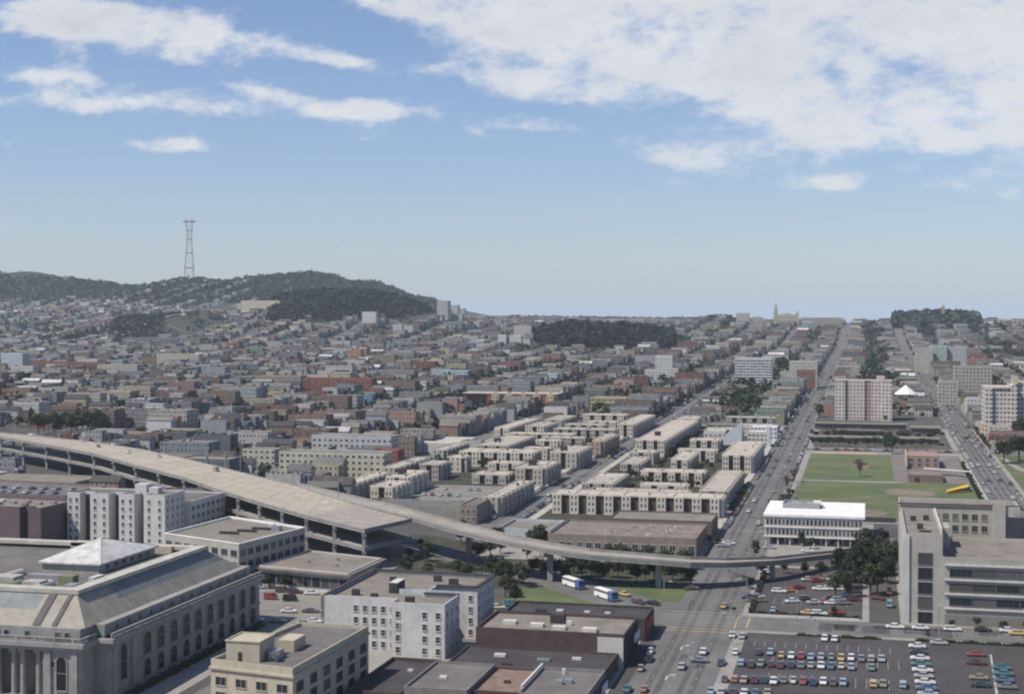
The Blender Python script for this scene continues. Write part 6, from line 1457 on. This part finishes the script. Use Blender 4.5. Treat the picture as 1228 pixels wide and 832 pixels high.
# a few larger blocks of flats whose place the photograph fixes
for a in (('long cream flats with four rows of dark windows just beyond the elevated road', 332, 462, 574, 545, 14, (.44, .42, .33)), ('grey-white flats behind the long cream flats', 372, 470, 552, 524, 14, (.42, .42, .41)), ('rust-red block at the right end of the cream flats', 448, 477, 566, 541, 12, (.26, .08, .06)),
          ('tan hall front between cream flats and grey flats', 436, 470, 541, 520, 12, (.44, .37, .26)), ('small brown brick shed just beyond the elevated road', 341, 388, 585, 569, 12, (.24, .19, .16)), ('cream house group left of the long cream flats', 290, 330, 560, 541, 12, (.4, .38, .31)),
          ('yellowish house row behind the far deck edge at left', 190, 235, 530, 516, 12, (.42, .38, .24)), ('brown block with dark door left of the cream house group', 217, 256, 545, 528, 12, (.2, .16, .14)), ('long low tan row behind the elevated road at left', 110, 180, 530, 520, 10, (.34, .28, .2)),
          ('white domed-roof building left of the yellowish house row', 204, 232, 512, 506, 16, (.5, .48, .45)), ('cream houses far left below the red-brown row', 30, 86, 487, 472, 14, (.4, .38, .33)), ('tan apartment house below the cream slab at left', 140, 182, 483, 464, 14, (.34, .28, .22)),
          ('brown brick block with tan roof at the left edge', 0, 38, 481, 467, 14, (.2, .13, .1)), ('blue-fronted flats in the middle of the left-hand city', 402, 447, 486, 475, 10, (.14, .2, .32)), ('yellow-ochre house left of the brick school annexe', 318, 338, 481, 471, 10, (.42, .34, .16)),
          ('orange-brown tall house in the middle distance', 416, 433, 437, 420, 12, (.36, .2, .1))):
    fb_px('flats', a[0], 'flats', *a[1:7], key=a[0][:30], cw=3.4, ch=3.2)
def lands(x, y):
    return PJ(x, y, zg(x, y))
def wooded(x, y, px, py):
    if y > 3700 and zg(x, y) - base_z(x, y) > 72 and not (150 < px < 300): return True
    if 2600 < y < 3600 and 322 < px < 528 and zg(x, y) - base_z(x, y) > 48: return True
    if 2500 < y < 3400 and 138 < px < 245 and zg(x, y) - base_z(x, y) > 14: return True
    if y > 3000 and px > 1070 and zg(x, y) - base_z(x, y) > 5: return True
    if y > 3000 and 840 < px < 882 and zg(x, y) - base_z(x, y) > 9: return True
    if 640 < px < 808 and 2280 < y < 2850 and zg(x, y) - base_z(x, y) > 8: return True
    return False
cands = []; yards = []
rc = random.Random(42)
def blocked(x0, x1, y0, y1):
    for a, b, c, d in RESERVED:
        if x0 < b and x1 > a and y0 < d and y1 > c: return True
    cx, cy = (x0 + x1) / 2, (y0 + y1) / 2
    for (ax, ay), (bx, by) in zip(DECK, DECK[1:]):
        dx, dy = bx - ax, by - ay; t = max(0, min(1, ((cx - ax) * dx + (cy - ay) * dy) / (dx * dx + dy * dy)))
        if math.hypot(cx - ax - dx * t, cy - ay - dy * t) < 34: return True
    return False
DECK = [(-700, 815), (-560, 800), (-499, 776), (-398, 708), (-304, 630), (-237, 570), (-185, 520)]
xe = sorted(SX + [376 + 104 * i for i in range(1, 8)]); 
for xi in range(len(xe) - 1):
    xa, xb = xe[xi] + 10, xe[xi + 1] - 10
    if xe[xi] == -47 or xe[xi + 1] == -47 or xe[xi + 1] == 64: xa += 2; xb -= 2
    for yi in range(5, len(SY) + 12):
        if yi < len(SY) - 1: ya, yb = SY[yi] + 9, SY[yi + 1] - 9
        else: ya = SY[-1] + 160 * (yi - len(SY) + 1) + 9; yb = ya + 142
        pass
    ys_ = [433, 590, 760, 928, 1090] + [1090 + 160 * k for k in range(1, 22)]
    for ya, yb in zip(ys_, ys_[1:]):
        ya += 9; yb -= 9; cx, cy = (xa + xb) / 2, (ya + yb) / 2
        px, py = lands(cx, cy)
        if px < -110 or px > 1330 or cy > 4300: continue
        if cy > 3600 and px > 560: pass
        W = xb - xa; deep = W / 2 - 7
        far = cy > 2400
        for side in (0, 1):
            y = ya
            while y < yb - 5:
                big = rc.random() < (.09 if not far else .1); w = rc.uniform(6.2, 8.4) if not big else rc.uniform(11, 19)
                if far and not big: w *= 1.
                w = min(w, yb - y); dp = rc.uniform(11, 22) if not big else rc.uniform(20, 34)
                so_ = rc.uniform(0, 2.2)
                if side: x0, x1 = xb - dp - so_, xb - so_
                else: x0, x1 = xa + so_, xa + dp + so_
                h = rc.uniform(5.2, 12.2) if not big else rc.uniform(9.5, 16.5)
                if xi % 3 == 1 and not far: h *= .9
                if rc.random() < .09: y += w; yards.append(((x0 + x1) / 2, y - w / 2)); continue
                if (-142 < x1 < -100 or -142 < x0 < -120) and 1085 < y < 1750: h = rc.uniform(3.2, 4.6)
                if 25 < x1 < 60 and y > 1185: h = min(h, rc.uniform(5, 7))
                c = rc.choices(PAL, PW)[0]; rf = rc.choices(RPAL, RW)[0]
                kind = 'big' if big else ('gable' if rc.random() < .34 else 'flat')
                cands.append((x0, x1, y + .15, y + w - .15, h, kind, c, rf, side)); y += w
        for k in range(9 if not far else 4): yards.append((cx + rc.uniform(-6, 6), rc.uniform(ya + 6, yb - 6)))
        if rc.random() < .5:
            for k in range(4 if abs(cx + 50) > 160 else 1): yards.append((xa - .5 if rc.random() < .5 else xb + .5, rc.uniform(ya, yb)))
def jit(c, s=.2): k = rc.uniform(1 - s, 1 + s) * .84; return tuple(min(.75, v * k * rc.uniform(.97, 1.03)) for v in c)
def house_geo(x0, x1, y0, y1, z0, h, kind, c, rf, side, detail):
    """returns wall mesh and roof mesh in coordinates relative to the house origin"""
    w = M(); r = M(); col = jit(c); rc_ = jit(rf, .2); u = rc.uniform(0, 1.)
    P = rect(x0, x1, y0, y1)
    for i in range(4):
        a, b = P[i], P[(i + 1) % 4]; L = math.hypot(b[0] - a[0], b[1] - a[1]); n = max(1, round(L / 2.6)); k = n * 2.6 / L
        blind = (not kind == 'big') and i in (0, 2)
        m_ = w; zt = h
        uv = [(0, -3), (n * 2.6, -3), (n * 2.6, h), (0, h)] if not blind or rc.random() < .35 else [(0, -5)] * 4
        m_.face([(a[0], a[1], z0 - 4), (b[0], b[1], z0 - 4), (b[0], b[1], z0 + zt), (a[0], a[1], z0 + zt)], 0, uv, col)
    if kind != 'big' and rc.random() < .7:
        # rear addition or lower shed on the yard side
        e = rc.uniform(2.5, 6); q = (x0 - e, x0) if side else (x1, x1 + e); hh_ = h * rc.uniform(.35, .75); a_, b_ = y0 + rc.uniform(.2, 2), y1 - rc.uniform(.2, 2.4)
        w.box(q[0], q[1], a_, b_, z0 - 3, z0 + hh_, 0, None, jit(c, .25), bottom=False); r.face([(q[0], a_, z0 + hh_ + .03), (q[1], a_, z0 + hh_ + .03), (q[1], b_, z0 + hh_ + .03), (q[0], b_, z0 + hh_ + .03)], 0, None, jit(rf, .3))
    if detail and kind != 'gable':
        # projecting bays on the street side
        X = x1 if side else x0; s = 1 if side else -1; n = 1 if (y1 - y0) < 10 else int((y1 - y0) / 6)
        for k in range(n):
            yc = y0 + (y1 - y0) * (k + .5) / n; q = sorted((X, X + s * .9)); w.box(q[0], q[1], yc - 1.4, yc + 1.4, z0 + 2.8, z0 + h - .6, 0, None, tuple(v * 1.08 for v in col))
    if kind == 'gable':
        rh = rc.uniform(2, 3.2)
        ym = (y0 + y1) / 2; e = .35
        for X in (x0, x1): w.face([(X, y0, z0 + h), (X, y1, z0 + h), (X, ym, z0 + h + rh)], 0, None, col)
        r.face([(x0 - e, y0 - e, z0 + h - .2), (x1 + e, y0 - e, z0 + h - .2), (x1 + e, ym, z0 + h + rh), (x0 - e, ym, z0 + h + rh)], 0, None, rc_)
        r.face([(x0 - e, y1 + e, z0 + h - .2), (x1 + e, y1 + e, z0 + h - .2), (x1 + e, ym, z0 + h + rh), (x0 - e, ym, z0 + h + rh)], 0, None, rc_)
        if rc.random() < .5:
            cx = rc.uniform(x0 + 1, x1 - 1); r.box(cx - .4, cx + .4, ym + .6, ym + 1.4, z0 + h, z0 + h + rh + .8, 0, None, (.2, .1, .08))
    else:
        r.face([(x0 + .25, y0 + .25, z0 + h), (x1 - .25, y0 + .25, z0 + h), (x1 - .25, y1 - .25, z0 + h), (x0 + .25, y1 - .25, z0 + h)], 0, None, rc_)
        p = .55
        for a, b, c_, d in ((x0, x1, y0, y0 + .25), (x0, x1, y1 - .25, y1), (x0, x0 + .25, y0 + .25, y1 - .25), (x1 - .25, x1, y0 + .25, y1 - .25)): w.box(a, b, c_, d, z0 + h + .002, z0 + h + p, 0, None, col, bottom=False)
        if detail or rc.random() < .5:
            for k in range(rc.randint(1, 3 if kind == 'flat' else 5)):
                X = rc.uniform(x0 + 1.5, x1 - 2.5); Y = rc.uniform(y0 + 1, y1 - 2); s = rc.uniform(.5, 1.4); hh = rc.uniform(.6, 2.4 if kind == 'big' else 1.4)
                r.box(X, X + s * 1.5, Y, Y + s, z0 + h, z0 + h + hh, 0, None, rc.choice([(.35, .34, .33), (.07, .06, .06), (.2, .12, .1), (.45, .44, .42), tuple(v * .9 for v in col)]))
    return w, r
vis = []
for cd in cands:
    x0, x1, y0, y1, h, kind, c, rf, side = cd; cx, cy = (x0 + x1) / 2, (y0 + y1) / 2
    px, py = lands(cx, cy)
    if px < -70 or px > 1300: continue
    if blocked(x0, x1, y0, y1): continue
    if wooded(cx, cy, px, py): continue
    if cy < 1100 and -141 < cx < -58: continue
    if -36 < cx < 60 and cy < 940: continue
    if 72 < cx < 170 and cy < 925: continue
    d = -cx * sP + cy * cP
    vis.append((d, px, py, cd))
vis.sort(key=lambda v: v[0])
stuff_w, stuff_r = M(), M(); named = {'house': [], 'big': []}; LIM = {'house': 290, 'big': 130}
DIRS = lambda dx, dy: ('right of' if dx > 0 else 'left of') if abs(dx) > abs(dy) * 1.6 else ('behind' if dy < 0 else 'in front of')
counts = {}
for d, px, py, cd in vis:
    x0, x1, y0, y1, h, kind, c, rf, side = cd; key = 'big' if kind == 'big' else 'house'
    if len(named[key]) < LIM[key] and 0 < px < 1228:
        j = min(range(len(LM)), key=lambda j: math.hypot(px - LM[j][0][0], (py - LM[j][0][1]) * 1.6)); dx, dy = px - LM[j][0][0], py - LM[j][0][1]
        dr = DIRS(dx, dy); kk = (key, c[1], dr, j, kind); named[key].append((cd, kk, math.hypot(dx, dy)))
    else:
        z0 = zg((x0 + x1) / 2, y0); w, r = house_geo(x0, x1, y0, y1, z0, h, kind, c[0], rf[0], side, d < 2100)
        for src, dst in ((w, stuff_w), (r, stuff_r)):
            b = len(dst.v); dst.v += src.v; dst.f += [tuple(i + b for i in f) for f in src.f]; dst.m += src.m; dst.uv += src.uv; dst.c += src.c
OW = ['closest', 'second closest', 'third closest', 'fourth closest', 'fifth closest', 'sixth closest', 'seventh closest', 'eighth closest', 'ninth closest', 'tenth closest', 'eleventh closest', 'twelfth closest', 'thirteenth closest', 'fourteenth closest', 'fifteenth closest', 'sixteenth closest', 'seventeenth closest', 'eighteenth closest', 'nineteenth closest', 'twentieth closest']
for key in named:
    byk = {}
    for cd, kk, dist in named[key]: byk.setdefault(kk, []).append((dist, cd))
    for kk, lst in byk.items():
        lst.sort(key=lambda v: v[0])
        for i, (dist, cd) in enumerate(lst):
            x0, x1, y0, y1, h, kind, c, rf, side = cd; cx, cy = (x0 + x1) / 2, (y0 + y1) / 2
            ty = {'big': 'apartment building', 'gable': 'gabled house', 'flat': 'flat-roofed row house'}[kind]
            lab = '%s %s %s %s %s' % (OW[i] if i < 20 else 'far', c[1], ty, kk[2], LM[kk[3]][1])
            z = zg(cx, y0); w, r = house_geo(x0 - cx, x1 - cx, y0 - cy, y1 - cy, 0, h, kind, c[0], rf[0], side, True)
            o = w.build({'big': 'apartment_building', 'gable': 'gabled_house', 'flat': 'row_house'}[kind], f_attr, loc='local'); o.location = (cx, cy, z)
            tag(o, lab, {'big': 'apartment building', 'gable': 'house', 'flat': 'house'}[kind], 'houses of the city blocks' if key == 'house' else 'apartment buildings of the city blocks')
            q = r.build('roof', roof_attr, loc='local'); q.parent = o
ow = stuff_w.build('distant_houses', f_attr); tag(ow, 'dense mass of small distant houses covering the slopes up to the hills', 'houses', kind='stuff')
orf = stuff_r.build('distant_roofs', roof_attr); orf.parent = ow
# ------------------------------------------------------------------ trees of the yards, woods on the hills
def blob(m, x, y, z, s, n, tone, rnd, fl=1.):
    for i in range(n):
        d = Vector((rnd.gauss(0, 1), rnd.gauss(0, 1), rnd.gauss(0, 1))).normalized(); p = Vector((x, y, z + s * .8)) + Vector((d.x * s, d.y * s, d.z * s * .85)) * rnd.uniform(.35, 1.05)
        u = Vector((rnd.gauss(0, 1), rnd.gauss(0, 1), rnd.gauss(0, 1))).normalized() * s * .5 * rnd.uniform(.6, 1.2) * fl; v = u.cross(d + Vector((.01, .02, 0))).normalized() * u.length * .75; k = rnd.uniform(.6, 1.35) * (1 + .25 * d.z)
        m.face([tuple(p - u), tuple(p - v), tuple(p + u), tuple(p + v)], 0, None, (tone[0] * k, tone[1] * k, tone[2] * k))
rt = random.Random(9)
yl = []
for x, y in yards:
    px, py = lands(x, y)
    if -40 < px < 1270 and not blocked(x - 2, x + 2, y - 2, y + 2) and not (y < 1100 and x > -141) and not (x > -36 and y < 940): yl.append((y, x, px, py))
yl.sort(); left = 296 - TREES; far_trees = M(); cnt = {}
for i, (y, x, px, py) in enumerate(yl):
    if -142 < x < -112 and y < 1700: continue
    if left > 0 and 0 < px < 1228:
        left -= 1; j = min(range(len(LM)), key=lambda j: math.hypot(px - LM[j][0][0], (py - LM[j][0][1]) * 1.6)); dr = DIRS(px - LM[j][0][0], py - LM[j][0][1]); k = cnt[(j, dr)] = cnt.get((j, dr), 0) + 1
        put_tree(x, y, rt.uniform(5, 10), 'mid', '%s dark backyard tree %s %s' % (O_[k - 1] if k <= 20 else 'far', dr, LM[j][1]), 'backyard trees')
    else:
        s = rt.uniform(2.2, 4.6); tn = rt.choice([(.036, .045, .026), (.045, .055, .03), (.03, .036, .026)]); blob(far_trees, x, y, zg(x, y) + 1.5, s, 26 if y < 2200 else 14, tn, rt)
for i in range(2300):
    px = rt.uniform(-20, 1250); y = rt.uniform(1150, 3900); X = dirpos(px, 1)[0] / dirpos(px, 1)[1] * y
    if blocked(X - 3, X + 3, y - 3, y + 3) or any(abs(X - q) < 26 for q in (-47, 64, -151)): continue
    n_ = rt.choice([1, 2, 3, 6, 11])
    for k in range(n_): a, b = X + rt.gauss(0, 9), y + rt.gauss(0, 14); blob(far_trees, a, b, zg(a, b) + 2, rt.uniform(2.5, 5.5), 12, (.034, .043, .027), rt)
# darker groups the photograph shows in the middle distance
for px, py, n_, s, sd in [(525, 425, 14, 6, 12), (580, 457, 18, 6, 16), (567, 452, 8, 6, 8), (628, 428, 14, 6, 12), (700, 446, 20, 6, 24), (845, 456, 26, 5, 26), (870, 465, 12, 5, 10), (838, 445, 10, 5, 12), (935, 440, 12, 6, 9), (1010, 418, 10, 6, 10), (1046, 402, 14, 8, 12), (960, 415, 8, 6, 8), (1200, 420, 20, 8, 16), (1205, 430, 22, 8, 26), (1190, 398, 12, 8, 20), (1085, 396, 8, 8, 10), (18, 462, 14, 7, 14),
                         (1195, 395, 8, 8, 14), (930, 388, 10, 8, 12), (1112, 400, 14, 7, 22), (600, 385, 14, 7, 30), (250, 412, 10, 6, 20), (60, 400, 12, 8, 40), (100, 405, 14, 8, 40), (20, 395, 12, 8, 30), (330, 400, 8, 6, 20), (660, 410, 8, 6, 10), (815, 480, 10, 4, 10), (790, 470, 12, 4, 14), (860, 480, 16, 4, 20), (1070, 455, 8, 5, 8)]:
    X, Y = hit(px, py)
    for k in range(n_ * 2):
        a, b = X + rt.gauss(0, sd), Y + rt.gauss(0, sd * 1.3)
        if any(abs(a - q) < 15 for q in (-47, 64, -151)): continue
        blob(far_trees, a, b, zg(a, b) + 1, s * rt.uniform(.6, 1.2), 22, (.03, .038, .025), rt)
ft = far_trees.build('distant_trees', leaf); tag(ft, 'scattered dark trees between the distant houses', 'trees', kind='stuff')
def wood(name, label, test, y0, y1, n, s0, s1, tone, k=16, pr=(-80, 1300)):
    m = M(); c = 0; tries = 0
    while c < n and tries < n * 60:
        tries += 1; px = rt.uniform(*pr); y = rt.uniform(y0, y1); X = dirpos(px, 1)[0] / dirpos(px, 1)[1] * y
        if not test(X, y, px): continue
        c += 1; s = rt.uniform(s0, s1); t = rt.uniform(.8, 1.25); blob(m, X, y, zg(X, y), s, k, tuple(v * t for v in tone), rt, 1.1)
    tag(m.build(name, leaf), label, 'wood', kind='stuff')
hh = lambda x, y: zg(x, y) - base_z(x, y)
wood('wooded_hill_trees', 'dark eucalyptus wood covering the nearer rounded hill', lambda x, y, p: hh(x, y) > 46 and (y > 2500), 2500, 3500, 1900, 5, 9, (.015, .022, .015), 18, (325, 530))
wood('hillock_trees', 'dark wood on the flank of the brown hillock', lambda x, y, p: 12 < hh(x, y) < 70 and (p < 195 or y > 2950), 2500, 3300, 500, 4, 7, (.03, .034, .024), 16, (138, 250))
wood('ridge_trees', 'green wooded ridge behind the nearer hill', lambda x, y, p: hh(x, y) > 60 and not (0 < p < 165 and hh(x, y) > 150), 3500, 5200, 5200, 6, 11, (.036, .056, .026), 12, (-40, 600))
wood('square_trees', 'dark tree-filled square on the rise in the middle distance', lambda x, y, p: hh(x, y) > 9 or (p < 800 and y > 2500), 2300, 2850, 1000, 7, 12, (.015, .02, .013), 20, (643, 806))
wood('park_belt_trees', 'long dark belt of park trees along the horizon', lambda x, y, p: True, 4300, 4900, 1500, 8, 12, (.026, .036, .03), 12, (615, 850))
wood('knoll_trees', 'dark trees on the far right knoll around the college', lambda x, y, p: hh(x, y) > 2, 3050, 3700, 1000, 8, 14, (.026, .036, .028), 14, (1074, 1172))
wood('clump_trees', 'dark round clump on the skyline left of the square pale block', lambda x, y, p: hh(x, y) > 1, 3250, 3900, 200, 6, 9, (.03, .042, .03), 14, (838, 880))
# ------------------------------------------------------------------ air
m = M(); m.box(-30000, 30000, -700, 61500, -75, 470)
hz = m.build('haze', [], None); hz.data.materials.clear()
hm = bpy.data.materials.new('haze_air'); hm.use_nodes = True; n = hm.node_tree; n.nodes.clear(); o = n.nodes.new('ShaderNodeOutputMaterial'); v = n.nodes.new('ShaderNodeVolumePrincipled')
v.inputs['Color'].default_value = (.8, .92, 1., 1); v.inputs['Density'].default_value = HAZE_D; v.inputs['Anisotropy'].default_value = 0.
n.links.new(v.outputs[0], o.inputs['Volume']); hz.data.materials.append(hm); tag(hz, kind='stuff')
# ------------------------------------------------------------------ sun, sky with clouds
EL = R_(54); AZ = R_(36)      # azimuth from due left of the view towards the viewer
sd = Vector((-math.cos(EL) * math.cos(AZ), -math.cos(EL) * math.sin(AZ), math.sin(EL)))
sl = bpy.data.lights.new('sun', 'SUN'); sl.energy = 5.0; sl.angle = R_(.6); sl.color = (1., .93, .84)
so = bpy.data.objects.new('sun', sl); COL.objects.link(so); so.rotation_euler = sd.to_track_quat('Z', 'Y').to_euler(); so.location = (-200, 100, 500)
w = bpy.data.worlds.new('World'); scene.world = w; w.use_nodes = True; n = w.node_tree; n.nodes.clear()
out = n.nodes.new('ShaderNodeOutputWorld'); bg = n.nodes.new('ShaderNodeBackground'); sky = n.nodes.new('ShaderNodeTexSky'); sky.sky_type = 'NISHITA'; sky.sun_disc = False
sky.sun_elevation = EL; sky.sun_rotation = math.atan2(sd.x, sd.y); sky.altitude = 100; sky.air_density = 1.; sky.dust_density = .6; sky.ozone_density = 2.6
tc = n.nodes.new('ShaderNodeTexCoord'); sp = n.nodes.new('ShaderNodeSeparateXYZ'); n.links.new(tc.outputs['Generated'], sp.inputs[0])
yy = math_(n, 'MAXIMUM', sp.outputs[1], .05); U = math_(n, 'DIVIDE', sp.outputs[0], yy); V = math_(n, 'DIVIDE', sp.outputs[2], yy)
cmb = n.nodes.new('ShaderNodeCombineXYZ'); n.links.new(U, cmb.inputs[0]); n.links.new(V, cmb.inputs[1])
def cn(scale, sx, sy, det, seed, rough=.55, dist=0.):
    mp = n.nodes.new('ShaderNodeMapping'); n.links.new(cmb.outputs[0], mp.inputs[0]); mp.inputs['Scale'].default_value = (sx, sy, 1); mp.inputs['Location'].default_value = (seed, seed * .7, seed * .3); mp.inputs['Rotation'].default_value = (0, 0, R_(-12))
    t = n.nodes.new('ShaderNodeTexNoise'); t.inputs['Scale'].default_value = scale; t.inputs['Detail'].default_value = det; t.inputs['Roughness'].default_value = rough; t.inputs['Distortion'].default_value = dist; n.links.new(mp.outputs[0], t.inputs[0]); return t.outputs['Fac']
def uvof(px, py):
    X, Y, Z = ray(px, py); return X / Y, Z / Y
# cloud banks: (px, py, half width, half height, tilt degrees, weight)
BANKS = [(520, 6, 110, 17, 10, .85), (640, 40, 90, 26, 14, .6), (165, 36, 150, 30, 8, 1.05), (60, 22, 110, 24, 4, .85), (415, 74, 70, 15, 14, .88), (75, 92, 85, 15, 4, .8), (60, 122, 120, 11, 4, .5), (250, 128, 210, 19, 4, .78), (330, 110, 60, 12, 10, .7), (440, 132, 75, 15, 2, .95), (165, 174, 60, 10, 12, .85), (220, 172, 40, 9, 8, .8), (10, 172, 14, 9, 35, .5),
         (760, 20, 420, 42, 10, 1.), (900, 62, 320, 50, 14, .95), (1080, 85, 240, 66, 8, .95), (1220, 35, 330, 70, 0, 1.), (1150, 140, 190, 34, 8, .5), (1200, 225, 90, 22, -6, .7), (650, 105, 150, 26, 14, .65), (640, 150, 60, 12, 4, .5), (755, 172, 110, 16, 10, .55), (830, 200, 80, 14, 8, .5), (805, 219, 30, 7, 4, .62), (1000, 220, 42, 9, 3, .62), (1105, 222, 30, 6, 0, .3),
         (575, 160, 30, 8, 20, .35), (490, 178, 30, 6, 10, .3), (1000, 170, 120, 30, 6, .5)]
tot = None
for px, py, a, b, tilt, wt in BANKS:
    u0, v0 = uvof(px, py); ca, sa = math.cos(R_(-tilt)), math.sin(R_(-tilt)); A = a / F * 1.03; B = b / F * 1.05
    du = math_(n, 'SUBTRACT', U, u0); dv = math_(n, 'SUBTRACT', V, v0)
    p = math_(n, 'ADD', math_(n, 'MULTIPLY', du, ca / A), math_(n, 'MULTIPLY', dv, sa / A)); q = math_(n, 'ADD', math_(n, 'MULTIPLY', du, -sa / B), math_(n, 'MULTIPLY', dv, ca / B))
    r2 = math_(n, 'ADD', math_(n, 'MULTIPLY', p, p), math_(n, 'MULTIPLY', q, q)); g = math_(n, 'MULTIPLY', math_(n, 'EXPONENT', math_(n, 'MULTIPLY', r2, -.9)), wt)
    tot = g if tot is None else math_(n, 'MAXIMUM', tot, g) if False else math_(n, 'ADD', tot, g)
tot = math_(n, 'MINIMUM', tot, 1.05)
n1 = cn(9., 1., 2.4, 9, 3.1, .6, .3); n2 = cn(34., 1., 1.9, 6, 7.7, .62)
dn = math_(n, 'ADD', math_(n, 'MULTIPLY', math_(n, 'SUBTRACT', n1, .5), 1.9), math_(n, 'MULTIPLY', math_(n, 'SUBTRACT', n2, .5), 1.5))
dens = math_(n, 'ADD', tot, dn)
cov = n.nodes.new('ShaderNodeMapRange'); cov.interpolation_type = 'SMOOTHERSTEP'; n.links.new(dens, cov.inputs[0]); cov.inputs[1].default_value = .3; cov.inputs[2].default_value = 1.2; cov.inputs[4].default_value = .97
shade = ramp(n, math_(n, 'ADD', math_(n, 'MULTIPLY', dens, .6), math_(n, 'MULTIPLY', cn(14., 1., 2., 5, 12.3), .9)), .65, 1.5, 0, 1)
cc = mixc(n, shade, CLOUD_HI, CLOUD_LO)
tint = mixc(n, 1., sky.outputs[0], (.985, 1.0, 1.15), 'MULTIPLY')
res = mixc(n, math_(n, 'MULTIPLY', cov.outputs[0], .92), tint, cc)
tr = n.nodes.new('ShaderNodeMix'); 
n.links.new(res, bg.inputs[0]); bg.inputs[1].default_value = SKY_S; n.links.new(bg.outputs[0], out.inputs[0])
n.nodes.remove(tr)
# ------------------------------------------------------------------ camera and view
cam = bpy.data.cameras.new('camera'); co = bpy.data.objects.new('camera', cam); COL.objects.link(co); scene.camera = co
cam.sensor_width = 36; cam.lens = 36 * F / 1228; cam.clip_end = 100000; cam.clip_start = 1
co.location = (0, 0, CH); co.rotation_euler = (math.pi / 2 - PIT, 0, PSI)
scene.view_settings.view_transform = 'Standard'; scene.view_settings.look = 'None'; scene.view_settings.exposure = EXPO; scene.view_settings.gamma = 1; scene.view_settings.use_curve_mapping = False
scene.render.engine = 'CYCLES'; cy = scene.cycles; cy.use_denoising = True; cy.denoiser = 'OPENIMAGEDENOISE'; cy.max_bounces = 5; cy.diffuse_bounces = 2; cy.glossy_bounces = 2; cy.transmission_bounces = 2; cy.volume_bounces = 1; cy.transparent_max_bounces = 4
cy.sample_clamp_indirect = 5; cy.volume_step_rate = 1; scene.render.film_transparent = False; cy.pixel_filter_type = 'BLACKMAN_HARRIS'; cy.filter_width = 2.2
